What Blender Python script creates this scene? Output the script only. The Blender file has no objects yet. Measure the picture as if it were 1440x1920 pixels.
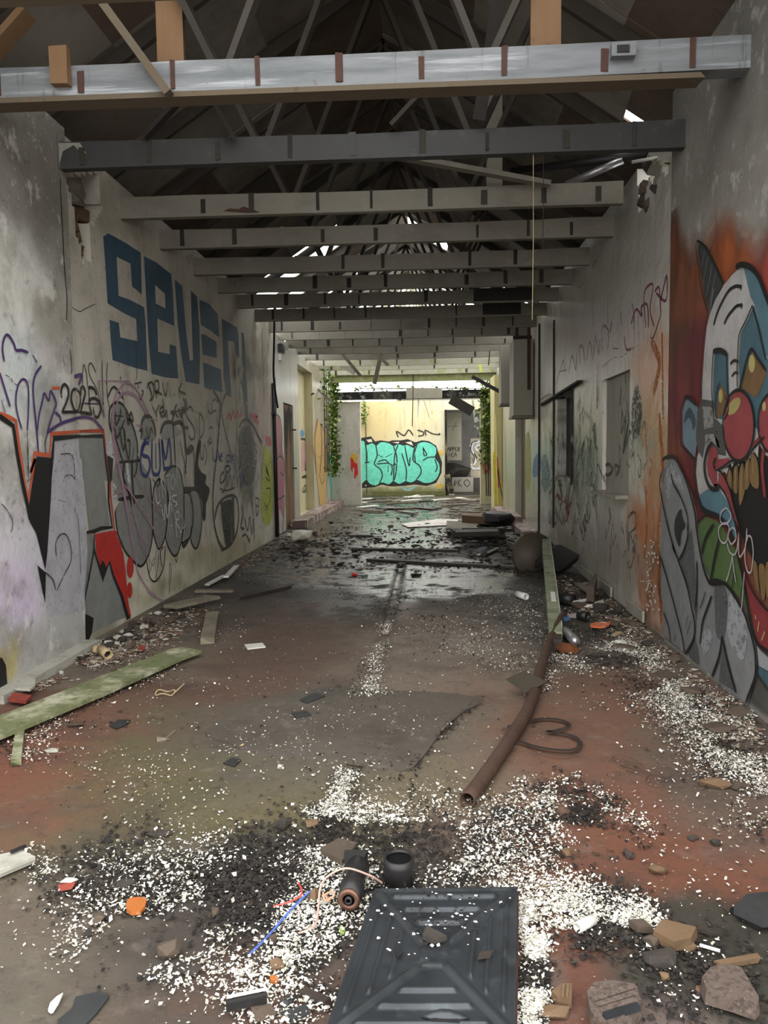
import bpy, bmesh, math, random
import numpy as np
from mathutils import Vector, Matrix
from mathutils.geometry import tessellate_polygon
random.seed(7); RNG = np.random.default_rng(11)
S = bpy.context.scene
COL = S.collection

# ---------------------------------------------------------------- camera
F = 1442.0; CX, CY = 720.0, 960.0; EYE = np.array([0.0, 0.0, 1.5])
def _basis(vx, vy, roll):
    d = np.array([(vx-CX)/F, -(vy-CY)/F, -1.0]); d /= np.linalg.norm(d)
    up = np.array([math.sin(roll), math.cos(roll), 0.0]); up -= d*up.dot(d); up /= np.linalg.norm(up)
    return np.array([np.cross(d, up), d, up])
RM = _basis(803, 848, -0.008)
cam_d = bpy.data.cameras.new('camera'); cam_d.sensor_fit = 'HORIZONTAL'; cam_d.sensor_width = 36.0
cam_d.lens = F/1440*36.0; cam_d.clip_start = 0.05; cam_d.clip_end = 300
cam = bpy.data.objects.new('camera', cam_d); COL.objects.link(cam)
mw = Matrix.Identity(4)
for i in range(3):
    for j in range(3): mw[i][j] = RM[i][j]
    mw[i][3] = EYE[i]
cam.matrix_world = mw
S.camera = cam

# ---------------------------------------------------------------- sky and exposure
w = bpy.data.worlds.new('overcast_sky'); S.world = w; w.use_nodes = True
bg = w.node_tree.nodes['Background']
bg.inputs[0].default_value = (1.0, 0.998, 0.975, 1); bg.inputs[1].default_value = 2.3
S.view_settings.view_transform = 'Standard'; S.view_settings.look = 'None'
S.view_settings.gamma = 1.0; S.view_settings.use_curve_mapping = False
S.view_settings.exposure = 1.05

# ---------------------------------------------------------------- helpers
def ray(px, py): return RM @ np.array([(px-CX)/F, -(py-CY)/F, -1.0])
def project(P):
    q = (np.asarray(P, float)-EYE) @ RM
    z = np.minimum(q[..., 2], -0.3)
    return CX-F*q[..., 0]/z, CY+F*q[..., 1]/z, q[..., 2]
class Plane:
    """a flat surface square to one world axis; hit() is where a line of sight meets it"""
    def __init__(s, axis, val, sgn): s.a, s.v, s.s = axis, val, sgn; s.k = [i for i in range(3) if i != axis]
    def hit(s, px, py):
        r = ray(px, py); return EYE + r*((s.v-EYE[s.a])/r[s.a])
    def uv(s, px, py): h = s.hit(px, py); return h[s.k[0]], h[s.k[1]]
    def W(s, u, v, off=0.0):
        p = [0, 0, 0]; p[s.a] = s.v+s.s*off; p[s.k[0]] = u; p[s.k[1]] = v; return p
XL, XR = -2.76, 1.87
PL1 = Plane(0, XL+.04, 1); PL2 = Plane(0, XL, 1); PL3 = Plane(0, XL-.05, 1)
PR1 = Plane(0, XR-.03, -1); PR2 = Plane(0, XR, -1)
PF = Plane(2, 0.0, 1); PB = Plane(1, 27.0, -1); PP = Plane(1, 22.3, -1)
def fl(px, py, z=0.0):
    r = ray(px, py); return EYE + r*((z-EYE[2])/r[2])
def at(px, py, y):
    r = ray(px, py); return EYE + r*(y/r[1])
def tr(x0, y0, s, pts): return [(x0+a/s, y0+b/s) for a, b in pts]

_lat = RNG.random((64, 64))
def vnoise(x, y):
    xi = np.floor(x).astype(int); yi = np.floor(y).astype(int); fx = x-xi; fy = y-yi
    fx = fx*fx*(3-2*fx); fy = fy*fy*(3-2*fy); g = lambda i, j: _lat[i & 63, j & 63]
    return (g(xi, yi)*(1-fx)+g(xi+1, yi)*fx)*(1-fy)+(g(xi, yi+1)*(1-fx)+g(xi+1, yi+1)*fx)*fy
def fbm(x, y, o=4):
    r = 0; a = .5
    for i in range(o): r = r+a*vnoise(x*2**i+17*i, y*2**i+5*i); a *= .5
    return r/(1-.5**o)
def lin(c):
    return tuple(((v/255)/12.92 if v/255 <= .04045 else ((v/255+.055)/1.055)**2.4) for v in c)

# ---- materials
def mat(name, base, rough=.8, layers=(), bump=(), metal=0.0, wear=None, attr=None, wet=False, spec=.4):
    m = bpy.data.materials.new(name); m.use_nodes = True; nt = m.node_tree; nd = nt.nodes; ln = nt.links.new
    b = nd['Principled BSDF']; b.inputs['Metallic'].default_value = metal
    b.inputs['Roughness'].default_value = rough; b.inputs['Specular IOR Level'].default_value = spec
    tc = nd.new('ShaderNodeTexCoord')
    def noise(sc, st=(1, 1, 1), det=5, ro=.6, seed=0):
        mp = nd.new('ShaderNodeMapping'); mp.inputs['Scale'].default_value = st
        mp.inputs['Location'].default_value = (seed*3.1, seed*1.7, seed*.9)
        ln(tc.outputs['Object'], mp.inputs['Vector'])
        n = nd.new('ShaderNodeTexNoise'); n.inputs['Scale'].default_value = sc
        n.inputs['Detail'].default_value = det; n.inputs['Roughness'].default_value = ro
        ln(mp.outputs[0], n.inputs['Vector']); return n.outputs['Fac']
    def rng(fac, lo, hi, t0=0.0, t1=1.0):
        r = nd.new('ShaderNodeMapRange'); r.inputs[1].default_value = lo; r.inputs[2].default_value = hi
        r.inputs[3].default_value = t0; r.inputs[4].default_value = t1; ln(fac, r.inputs[0]); return r.outputs[0]
    if attr:
        at_ = nd.new('ShaderNodeAttribute'); at_.attribute_name = attr; c = at_.outputs['Color']; al = at_.outputs['Alpha']
    else:
        rg = nd.new('ShaderNodeRGB'); rg.outputs[0].default_value = (*lin(base), 1); c = rg.outputs[0]; al = None
    for i, L in enumerate(layers):
        L = dict(zip(('c', 's', 'lo', 'hi', 'w', 'st', 'mode', 'det'), L))
        f = rng(noise(L['s'], L.get('st', (1, 1, 1)), L.get('det', 6), .62, i+1), L['lo'], L['hi'], 0, L.get('w', 1.0))
        x = nd.new('ShaderNodeMix'); x.data_type = 'RGBA'; x.blend_type = L.get('mode', 'MIX')
        ln(f, x.inputs[0]); ln(c, x.inputs[6]); x.inputs[7].default_value = (*lin(L['c']), 1); c = x.outputs[2]
    if wet:
        wa = nd.new('ShaderNodeAttribute'); wa.attribute_name = 'wet'
        wn = rng(noise(4, det=7, seed=9), .34, .54)
        mu = nd.new('ShaderNodeMath'); mu.operation = 'MULTIPLY'; ln(wa.outputs['Fac'], mu.inputs[0]); ln(wn, mu.inputs[1])
        ln(rng(mu.outputs[0], 0, .8, rough, .07), b.inputs['Roughness'])
    ln(c, b.inputs['Base Color'])
    if wear is not None:
        f = rng(noise(wear[0], wear[3] if len(wear) > 3 else (1, 1, 1), 8, .7, 3), wear[1], wear[1]+.12, wear[2], 1)
        if al is not None:
            mu = nd.new('ShaderNodeMath'); mu.operation = 'MULTIPLY'; ln(al, mu.inputs[0]); ln(f, mu.inputs[1]); f = mu.outputs[0]
        ln(f, b.inputs['Alpha'])
    nrm = None
    for i, (sc, st, ds) in enumerate(bump):
        bp = nd.new('ShaderNodeBump'); bp.inputs['Strength'].default_value = st; bp.inputs['Distance'].default_value = ds
        ln(noise(sc, det=6, seed=5+i), bp.inputs['Height'])
        if nrm is not None: ln(nrm, bp.inputs['Normal'])
        nrm = bp.outputs[0]
    if nrm is not None: ln(nrm, b.inputs['Normal'])
    return m
_pm = {}
def paint(c, rough=.55, wear=.30):
    k = (c, rough, wear)
    if k not in _pm:
        d = tuple(int(v*.72) for v in c)
        _pm[k] = mat('spray_paint', c, rough, [(d, 7, .42, .75, .55), (tuple(min(255, int(v*1.15+8)) for v in c), 24, .5, .8, .35, (1, 1, .35))],
                     bump=[(90, .15, .004)], wear=(26, wear, .0))
    return _pm[k]

# ---- objects
def put(o, parent=None, label=None, cat=None, group=None, kind=None):
    COL.objects.link(o)
    if parent is not None: o.parent = parent
    if label: o['label'] = label
    if cat: o['category'] = cat
    if group: o['group'] = group
    if kind: o['kind'] = kind
    return o
def mesh_obj(name, V, Fc, m, parent=None, smooth=False, **k):
    me = bpy.data.meshes.new(name); me.from_pydata([tuple(map(float, v)) for v in V], [], Fc); me.update()
    if m: me.materials.append(m)
    if smooth: me.polygons.foreach_set('use_smooth', [True]*len(me.polygons))
    return put(bpy.data.objects.new(name, me), parent, **k)
def empty(name, loc, label, cat, rz=0.0, group=None, kind=None):
    o = bpy.data.objects.new(name, None); o.location = [float(v) for v in loc]; o.rotation_euler = (0, 0, rz); o.empty_display_size = .1
    return put(o, None, label, cat, group, kind)
class MB:
    def __init__(s): s.v = []; s.f = []
    def add(s, V, Fc):
        n = len(s.v); s.v += [tuple(map(float, q)) for q in V]; s.f += [tuple(i+n for i in q) for q in Fc]; return s
    def box(s, lo, hi, jit=0.0):
        V = [[(lo, hi)[(i >> k) & 1][k]+random.uniform(-jit, jit) for k in range(3)] for i in range(8)]
        return s.add(V, [(0, 2, 3, 1), (4, 5, 7, 6), (0, 1, 5, 4), (2, 6, 7, 3), (0, 4, 6, 2), (1, 3, 7, 5)])
    def bar(s, a, b, wd, th, up=(0, 0, 1), jit=0.0):
        a = Vector(a); b = Vector(b); d = (b-a).normalized(); up = Vector(up)
        if abs(d.dot(up)) > .95: up = Vector((0, 1, 0))
        sd = d.cross(up).normalized()*wd/2; u = sd.cross(d).normalized()*th/2
        V = []
        for p in (a, b):
            for q in (-sd-u, sd-u, sd+u, -sd+u): V.append(p+q+d*random.uniform(-jit, jit))
        return s.add(V, [(0, 3, 2, 1), (4, 5, 6, 7), (0, 1, 5, 4), (1, 2, 6, 5), (2, 3, 7, 6), (3, 0, 4, 7)])
    def tube(s, pts, r, n=10, caps=True, inner=None):
        pts = [Vector(p) for p in pts]; rs = r if isinstance(r, (list, tuple)) else [r]*len(pts)
        ref = Vector((0, 0, 1)); rings = []
        for i, p in enumerate(pts):
            d = (pts[min(i+1, len(pts)-1)]-pts[max(i-1, 0)]).normalized()
            if abs(d.dot(ref)) > .93: ref = Vector((1, 0, 0))
            a = d.cross(ref).normalized(); b = a.cross(d)
            rings.append([p+(a*math.cos(2*math.pi*k/n)+b*math.sin(2*math.pi*k/n))*rs[i] for k in range(n)])
        if inner:
            def shr(i):
                return [pts[i]+(q-pts[i])*inner for q in rings[i]]
            full = [shr(0)]+rings+[shr(len(pts)-1)]
            dep = (pts[1]-pts[0]).normalized()*min((pts[1]-pts[0]).length*.6, rs[0]*5)
            full = [[q+dep for q in full[0]]]+full
            dep2 = (pts[-2]-pts[-1]).normalized()*min((pts[-2]-pts[-1]).length*.3, rs[-1]*3)
            full = full+[[q+dep2 for q in full[-1]]]
            rings = full
        V = [q for R_ in rings for q in R_]; Fc = []
        for i in range(len(rings)-1):
            for k in range(n): Fc.append((i*n+k, i*n+(k+1) % n, (i+1)*n+(k+1) % n, (i+1)*n+k))
        if caps and not inner:
            Fc.append(tuple(range(n-1, -1, -1))); Fc.append(tuple((len(rings)-1)*n+k for k in range(n)))
        return s.add(V, Fc)
    def slab(s, poly, z0, z1):
        n = len(poly); V = [(p[0], p[1], z0) for p in poly]+[(p[0], p[1], z1) for p in poly]
        if sum(poly[i][0]*poly[(i+1) % n][1]-poly[(i+1) % n][0]*poly[i][1] for i in range(n)) < 0:
            V = V[:n][::-1]+V[n:][::-1]
        return s.add(V, [tuple(range(n-1, -1, -1)), tuple(range(n, 2*n))]+[(i, (i+1) % n, n+(i+1) % n, n+i) for i in range(n)])
    def build(s, name, m, parent=None, smooth=False, **k): return mesh_obj(name, s.v, s.f, m, parent, smooth, **k)

# ---- flat paint on a surface
def smooth_pts(pts, closed, sub=5):
    P = [np.array(p, float) for p in pts]; n = len(P); out = []
    if n < 3 and not closed: return P
    for i in range(n if closed else n-1):
        p0, p1, p2, p3 = (P[(i-1) % n], P[i], P[(i+1) % n], P[(i+2) % n]) if closed else (P[max(i-1, 0)], P[i], P[i+1], P[min(i+2, n-1)])
        for k in range(sub):
            t = k/sub
            out.append(.5*((2*p1)+(-p0+p2)*t+(2*p0-5*p1+4*p2-p3)*t*t+(-p0+3*p1-3*p2+p3)*t**3))
    if not closed: out.append(P[-1])
    return out
class Deco:
    """collects painted shapes on one plane, one layer of paint above another"""
    def __init__(s, pl): s.pl = pl; s.v = []; s.f = []
    def _add(s, V, Fc):
        n = len(s.v); s.c = getattr(s, 'c', 0)+1; e = s.pl.s*.00005*s.c
        for p in V: p[s.pl.a] += e
        s.v += V; s.f += [tuple(i+n for i in q) for q in Fc]
    def fill(s, px, L, smooth=False, hole=None):
        if smooth: px = smooth_pts(px, True, 4)
        loops = [[s.pl.uv(*p) for p in px]]
        if hole: loops.append([s.pl.uv(*p) for p in hole])
        tri = tessellate_polygon([[Vector((a, b, 0)) for a, b in lp] for lp in loops])
        flat = [q for lp in loops for q in lp]
        s._add([s.pl.W(a, b, .0016*L) for a, b in flat], [tuple(t) for t in tri]); return s
    def ell(s, c, rx, ry, L, tilt=0):
        ct, st = math.cos(tilt), math.sin(tilt)
        return s.fill([(c[0]+rx*math.cos(t)*ct-ry*math.sin(t)*st, c[1]+rx*math.cos(t)*st+ry*math.sin(t)*ct) for t in [2*math.pi*i/28 for i in range(28)]], L)
    def line(s, px, wpx, L, smooth=True, closed=False):
        if smooth: px = smooth_pts(px, closed, 5)
        if closed: px = list(px)+[px[0]]
        P = []; H = []
        for p in px:
            h = s.pl.hit(*p); u, v = h[s.pl.k[0]], h[s.pl.k[1]]
            dep = -(((h-EYE) @ RM)[2])
            if P and math.hypot(u-P[-1][0], v-P[-1][1]) < 1e-5: continue
            P.append((u, v)); H.append(.5*wpx*dep/F*(1.42 if s.pl.a == 0 else 1.0))
        n = len(P)
        if n < 2: return s
        V = []; off = .0016*L
        for i in range(n):
            a = P[max(i-1, 0)]; b = P[min(i+1, n-1)]; du, dv = b[0]-a[0], b[1]-a[1]; l = math.hypot(du, dv) or 1
            ex = 0
            if i == 0: ex = -H[i]*.7
            if i == n-1: ex = H[i]*.7
            cu, cv = P[i][0]+du/l*ex, P[i][1]+dv/l*ex; hw = H[i]*(.55 if ex else 1)
            V.append(s.pl.W(cu-dv/l*hw, cv+du/l*hw, off)); V.append(s.pl.W(cu+dv/l*hw, cv-du/l*hw, off))
        s._add(V, [(2*i, 2*i+1, 2*i+3, 2*i+2) for i in range(n-1)]); return s
    def done(s, name, m, parent, **k): return mesh_obj(name, s.v, s.f, m, parent, **k)
def colours(P, base, blobs, warp=45.0, wsc=2.2):
    """paint and stain colours on a surface: soft patches over a base colour, ragged by noise"""
    P = np.asarray(P, float); x, y, d = project(P)
    k = [P[:, i] for i in range(3)]
    a, b = (k[1], k[2]) if np.ptp(P[:, 0]) < .6 else ((k[0], k[2]) if np.ptp(P[:, 1]) < .6 else (k[0], k[1]))
    sc = np.clip(6.0/np.maximum(-d, .5), .2, 2.5)
    x = x+(fbm(a*wsc, b*wsc)-.5)*2*warp*sc; y = y+(fbm(a*wsc+31, b*wsc+7)-.5)*2*warp*sc
    x = x+(fbm(a*9, b*9)-.5)*warp*sc; y = y+(fbm(a*9+3, b*9+41)-.5)*warp*.7*sc
    c = np.tile(np.array(lin(base)), (len(P), 1))
    for bx, by, rx, ry, rgb, wt in blobs:
        g = wt/(1+np.exp(6*((np.hypot((x-bx)/rx, (y-by)/ry))-1)))
        g = np.where(d < -.2, g, 0)[:, None]; c = c*(1-g)+np.array(lin(rgb))*g
    return c
def set_col(o, c, name='col', alpha=None):
    a = o.data.color_attributes.new(name, 'FLOAT_COLOR', 'POINT'); q = np.ones((len(c), 4), 'f'); q[:, :3] = c
    if alpha is not None: q[:, 3] = alpha
    a.data.foreach_set('color', q.ravel())
def cuts(lo, hi, st, extra=()):
    n = max(1, round((hi-lo)/st)); L = list(np.linspace(lo, hi, n+1))
    for e in extra:
        if lo < e < hi:
            i = int(np.argmin([abs(q-e) for q in L])); L[i] = e
    return sorted(set(L))
def inside(poly, x, y):
    r = False; n = len(poly)
    for i in range(n):
        (x1, y1), (x2, y2) = poly[i], poly[i-1]
        if (y1 > y) != (y2 > y) and x < (x2-x1)*(y-y1)/(y2-y1)+x1: r = not r
    return r
def grid_wall(name, pl, u0, u1, v0, v1, th, m, base, blobs, holes=(), polys=(), st=.07, label=None, ragged=None, warp=45):
    U = cuts(u0, u1, st, [q for h in holes for q in h[:2]]); V = cuts(v0, v1, st, [q for h in holes for q in h[2:]])
    nu, nv = len(U), len(V); pts = []
    for i, u in enumerate(U):
        for j, v in enumerate(V):
            du = 0
            if ragged and i == nu-1: du = ragged*(fbm(np.array([v*3.]), np.array([u]))[0]-.5)*2
            pts.append(pl.W(u+du, v))
    N = len(pts); keep = {}
    for i in range(nu-1):
        for j in range(nv-1):
            a, b = (U[i]+U[i+1])/2, (V[j]+V[j+1])/2
            if any(h[0] < a < h[1] and h[2] < b < h[3] for h in holes): continue
            if any(inside(p, a, b) for p in polys): continue
            keep[(i, j)] = 1
    back = [list(p) for p in pts]
    for p in back: p[pl.a] -= pl.s*th
    Fc = []; idx = lambda i, j: i*nv+j
    for (i, j) in keep:
        q = (idx(i, j), idx(i+1, j), idx(i+1, j+1), idx(i, j+1)); Fc.append(q); Fc.append(tuple(N+k for k in q[::-1]))
        for (di, dj, e) in ((0, -1, (q[0], q[1])), (1, 0, (q[1], q[2])), (0, 1, (q[2], q[3])), (-1, 0, (q[3], q[0]))):
            if (i+di, j+dj) not in keep: Fc.append((e[1], e[0], N+e[0], N+e[1]))
    o = mesh_obj(name, pts+back, Fc, m, kind='structure', label=label, cat='wall')
    set_col(o, np.vstack([colours(pts, base, blobs, warp)]*2)); return o

# ================================================================ SETTING
M_plast = mat('old_plaster', (160, 156, 148), .85, [((70, 68, 62), 2.6, .52, .78, .45), ((205, 203, 198), 5, .56, .72, .45),
              ((60, 57, 50), 14, .60, .75, .5), ((120, 112, 100), 3.0, .5, .75, .4, (1, 1, .18)), ((225, 224, 220), 32, .64, .74, .5)],
              bump=[(8, .35, .03), (60, .3, .008)], attr='col')
M_plast1 = mat('flaking_grey_plaster', (160, 156, 148), .85, [((92, 88, 80), 1.1, .46, .66, .6), ((112, 106, 96), 3.5, .5, .7, .55), ((224, 222, 216), 4.2, .56, .64, .6), ((70, 66, 58), 11, .60, .74, .55), ((230, 230, 226), 26, .62, .72, .5)], bump=[(5, .4, .03), (40, .4, .01)], attr='col')
M_gloss = mat('gloss_painted_wall', (160, 156, 148), .34, [((70, 66, 58), 3, .55, .8, .4), ((95, 88, 76), 3.2, .52, .78, .45, (1, 1, .14)),
              ((46, 43, 38), 22, .64, .74, .55), ((208, 205, 196), 6, .58, .75, .35)], bump=[(3.5, .4, .05), (30, .2, .01)], attr='col', spec=.5)
M_floor = mat('worn_concrete_floor', (120, 90, 80), .82, [((52, 47, 44), 2.2, .5, .74, .5), ((60, 54, 48), 9, .54, .72, .5), ((124, 112, 104), 6, .58, .74, .35), ((46, 42, 38), 24, .58, .70, .55),
              ((160, 128, 116), 40, .62, .76, .28), ((34, 31, 29), 55, .62, .70, .6)], bump=[(12, .25, .02), (90, .35, .006)], attr='col', wet=True, spec=.5)

# ---- floor
xs = cuts(XL-.4, XR+.4, .06, (-.42, -.405, -.335, -.32))
xs = sorted(set(xs+[-.42, -.405, -.335, -.32]))
ys = []; yy = -3.5
while yy < 32: ys.append(yy); yy += .25 if yy < 1.3 else (.05 if yy < 7 else .05+.012*(yy-7))
ys = sorted(set(ys+[2.55, 2.57, 3.62, 3.64, 4.83, 4.85, 10.5]))
XX, YY = np.meshgrid(xs, ys, indexing='ij')
inch = (XX > -.41) & (XX < -.33) & (((YY > 2.56) & (YY < 3.63)) | ((YY > 4.84) & (YY < 10.6)))
dz = (fbm(XX*1.3, YY*1.3)-.5)*.010
ZZ = dz-.004+np.where(inch, -.028, 0)
P = np.stack([XX, YY, ZZ], -1).reshape(-1, 3); nx, ny = len(xs), len(ys)
Fc = [(i*ny+j, (i+1)*ny+j, (i+1)*ny+j+1, i*ny+j+1) for i in range(nx-1) for j in range(ny-1)]
floor = mesh_obj('floor', P, Fc, M_floor, smooth=True, kind='structure', label='worn red painted concrete floor strewn with paint flakes and rubble', cat='floor')
FB = [(720, 1150, 900, 150, (66, 58, 49), .9), (600, 1080, 300, 60, (50, 46, 40), .9), (900, 1060, 400, 60, (47, 43, 37), .9), (760, 980, 500, 60, (57, 54, 46), 1),
      (260, 1270, 330, 90, (93, 64, 49), .9), (560, 1220, 200, 70, (95, 75, 64), .7), (120, 1450, 230, 110, (108, 70, 54), 1), (20, 1520, 130, 120, (111, 67, 51), .9),
      (880, 1240, 220, 90, (126, 113, 100), .85), (870, 1370, 140, 90, (131, 111, 97), .9), (800, 1480, 190, 60, (113, 101, 84), .8),
      (1130, 1370, 250, 140, (106, 75, 58), .95), (1250, 1560, 270, 130, (101, 62, 45), 1), (1180, 1680, 260, 110, (99, 59, 41), 1), (1010, 1640, 110, 70, (96, 63, 46), .8), (1090, 1860, 110, 120, (88, 53, 39), 1),
      (400, 1460, 240, 95, (86, 80, 53), 1), (700, 1500, 190, 80, (98, 89, 68), .8), (200, 1600, 190, 90, (90, 83, 58), .85), (60, 1680, 120, 90, (92, 83, 60), .7),
      (560, 1470, 110, 60, (93, 85, 57), .8), (330, 1720, 280, 190, (50, 46, 40), .95), (620, 1640, 220, 100, (56, 53, 46), .85), (110, 1800, 170, 130, (87, 77, 66), .85), (170, 1890, 160, 60, (82, 78, 66), .8),
      (430, 1880, 170, 70, (74, 57, 48), .85), (390, 1830, 60, 60, (76, 54, 43), .6), (560, 1830, 90, 60, (80, 54, 41), .7), (1340, 1820, 170, 120, (43, 42, 33), 1), (1420, 1740, 80, 70, (42, 39, 33), .9),
      (1350, 1440, 130, 120, (86, 78, 68), .7), (1150, 1210, 200, 70, (90, 82, 72), .8), (230, 1180, 160, 50, (110, 100, 85), .8), (180, 1240, 160, 40, (107, 98, 85), .8), (1060, 1150, 120, 50, (56, 53, 45), .8),
      (640, 1370, 260, 90, (86, 80, 70), .8)]
fc = colours(P, (90, 78, 72), FB, 70, 1.6); set_col(floor, fc)
fx, fy, fd = project(P); nz = fbm(P[:, 0]*.9, P[:, 1]*.9, 3)
wt = np.zeros(len(P))
for bx, by, rx, ry, q in [(840, 1090, 190, 40, 1), (620, 1070, 150, 35, .75), (720, 990, 220, 45, 1), (760, 950, 220, 22, .8), (660, 1015, 200, 22, .9), (880, 1200, 190, 55, .3), (1380, 1800, 120, 70, .35), (700, 1130, 160, 40, .35)]:
    wt = np.maximum(wt, q/(1+np.exp(7*(np.hypot((fx-bx)/rx, (fy-by)/ry)-1))))
wt = np.where(fd < -.2, wt*np.clip((nz-.22)*6, 0, 1), 0)
a = floor.data.attributes.new('wet', 'FLOAT', 'POINT'); a.data.foreach_set('value', wt.astype('f'))
M_patch = mat('grey_concrete_patch', (86, 79, 71), .85, [((54, 49, 44), 2.2, .48, .72, .6), ((128, 118, 108), 9, .56, .74, .4), ((44, 40, 36), 40, .6, .72, .5)], bump=[(50, .4, .006)])
pp = [fl(*q)[:2] for q in smooth_pts([(388, 1372), (470, 1325), (560, 1297), (640, 1290), (720, 1296), (900, 1310), (850, 1350), (772, 1442), (720, 1440), (640, 1428), (500, 1415), (430, 1398)], True, 3)]
pp = [(p[0]+random.uniform(-.012, .012), p[1]+random.uniform(-.012, .012)) for p in pp]
MB().slab(pp, -.01, .009).build('concrete_patch', M_patch, floor)
# painted marks on the floor
d = Deco(PF)
d.line(tr(960, 900, 3, [(110, 1375), (150, 1358), (220, 1357), (285, 1367), (320, 1390), (285, 1413), (235, 1424), (195, 1428), (260, 1436), (330, 1450), (380, 1482), (375, 1516), (330, 1534), (240, 1532), (140, 1515), (50, 1488)]), 10, 9)
d.line(tr(960, 900, 3, [(-60, 1420), (0, 1395), (60, 1385)]), 8, 9)
d.line(tr(960, 900, 3, [(40, 1480), (130, 1528), (220, 1560), (310, 1565), (390, 1545)]), 3, 9)
d.line(tr(960, 900, 3, [(900, 1680), (860, 1695), (800, 1675), (760, 1690), (765, 1715), (820, 1725), (865, 1705), (840, 1680)]), 2, 9)
d.line([(1145, 1430), (1165, 1420), (1205, 1440), (1170, 1432), (1215, 1455), (1160, 1440), (1195, 1452)], 1.6, 9)
d.done('spray_tag', paint((44, 38, 36), .7, .36), floor)

# ---- left wall, three sections
yA = PL1.uv(153, 1000)[0]; yB = PL2.uv(513, 850)[0]
B1 = [(40, 330, 160, 140, (125, 121, 112), .9), (60, 560, 130, 130, (207, 206, 199), .95), (120, 640, 60, 120, (140, 134, 118), .7), (110, 430, 40, 110, (107, 103, 92), .6), (30, 720, 130, 90, (215, 212, 210), .8),
      (70, 790, 60, 60, (216, 216, 207), .6), (30, 700, 40, 80, (190, 212, 216), .4), (60, 1100, 150, 190, (204, 202, 207), 1), (30, 1080, 50, 90, (201, 179, 216), .6), (10, 1020, 40, 70, (212, 207, 216), .5),
      (115, 1000, 40, 150, (196, 199, 204), .8), (60, 1230, 80, 60, (156, 154, 148), .7), (20, 1240, 22, 40, (196, 179, 78), .6), (130, 1180, 40, 80, (163, 163, 156), .7)]
wl1 = grid_wall('wall_left', PL1, 1.4, yA, -.02, 3.97, .42, M_plast1, (172, 169, 162), B1, st=.055, ragged=.02, label='nearest stretch of left wall with mottled grey plaster and silver lettering')
B2 = [(170, 420, 70, 110, (153, 146, 132), .6), (300, 520, 160, 180, (196, 189, 175), .8), (330, 760, 160, 90, (211, 206, 192), .7), (250, 1120, 90, 60, (228, 223, 199), .8), (400, 1060, 110, 60, (213, 206, 182), .8), (200, 1120, 40, 90, (180, 177, 172), .9),
      (185, 1180, 40, 40, (129, 129, 100), .7), (430, 1040, 100, 25, (158, 148, 110), .6), (330, 1110, 90, 22, (153, 148, 108), .6), (490, 640, 12, 120, (132, 120, 100), .6), (452, 720, 8, 60, (72, 64, 55), .7), (470, 690, 25, 22, (86, 79, 67), .5),
      (465, 850, 26, 90, (115, 117, 110), .8), (470, 910, 14, 30, (144, 132, 84), .5), (478, 900, 12, 24, (108, 120, 144), .5), (495, 800, 14, 120, (213, 192, 189), .5), (250, 380, 100, 50, (144, 136, 124), .6)]
hole = [PL2.uv(*q) for q in [(118, 322), (135, 328), (186, 322), (188, 370), (192, 392), (180, 418), (170, 425), (171, 452), (170, 488), (155, 490), (148, 455), (138, 420), (142, 402), (134, 380), (132, 362)]]
wl2 = grid_wall('wall_left', PL2, yA-.02, yB, -.02, 3.95, .4, M_plast, (206, 201, 188), B2, polys=[hole], st=.045, ragged=.05, label='cream left wall stretch covered with black, blue and silver graffiti')
M_brown = mat('exposed_rubble_stone', (96, 74, 58), .95, [((60, 48, 40), 6, .4, .7, .7), ((130, 108, 88), 20, .55, .75, .5)], bump=[(14, .8, .03)])
M_block = mat('bare_grey_block', (112, 108, 96), .95, [((80, 76, 66), 5, .45, .7, .6)], bump=[(30, .6, .01)])
hu = [q[0] for q in hole]; hv = [q[1] for q in hole]
MB().box((XL-.34, min(hu)-.1, min(hv)-.1), (XL-.16, max(hu)+.1, max(hv)+.05)).build('hole_backing', M_brown, wl2)
def rock_mesh(name, sx, sy, sz, seed, n=16, flat=.5):
    r = random.Random(seed); bm = bmesh.new()
    for i in range(n):
        t = r.uniform(0, 2*math.pi); z = r.uniform(-1, 1); q = math.sqrt(max(0, 1-z*z)); k = r.uniform(.8, 1.0)
        # squarish hull
        v = Vector((q*math.cos(t), q*math.sin(t), z)); mx = max(abs(v.x), abs(v.y), abs(v.z)); v = v.lerp(v/mx, .55)*k
        bm.verts.new((v.x*sx/2, v.y*sy/2, v.z*sz/2))
    g = bmesh.ops.convex_hull(bm, input=bm.verts)
    bmesh.ops.delete(bm, geom=[e for e in g['geom_interior'] if isinstance(e, bmesh.types.BMVert)], context='VERTS')
    zm = min(v.co.z for v in bm.verts)
    for v in bm.verts: v.co.z -= zm
    me = bpy.data.meshes.new(name); bm.to_mesh(me); bm.free(); return me
def rock(name, me, m, loc, rz=0, parent=None, tilt=(0, 0), **k):
    o = bpy.data.objects.new(name, me)
    if not me.materials: me.materials.append(m)
    o.location = [float(v) for v in loc]; o.rotation_euler = (tilt[0], tilt[1], rz); return put(o, parent, **k)
for i, (px, py, sy, sz, mm) in enumerate([(160, 345, .36, .22, M_block), (165, 372, .34, .16, M_block), (150, 395, .22, .15, M_brown), (172, 395, .22, .18, M_brown), (155, 420, .16, .14, M_brown), (160, 440, .18, .14, M_brown), (161, 462, .17, .13, M_brown), (163, 480, .13, .1, M_brown), (140, 362, .14, .2, M_block), (160, 410, .2, .12, M_brown)]):
    u, v = PL2.uv(px, py); me = rock_mesh('stone', .22, sy, sz, 50+i); rock('stone', me, mm, (XL-.13, u, v-sz/2), parent=wl2)
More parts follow.
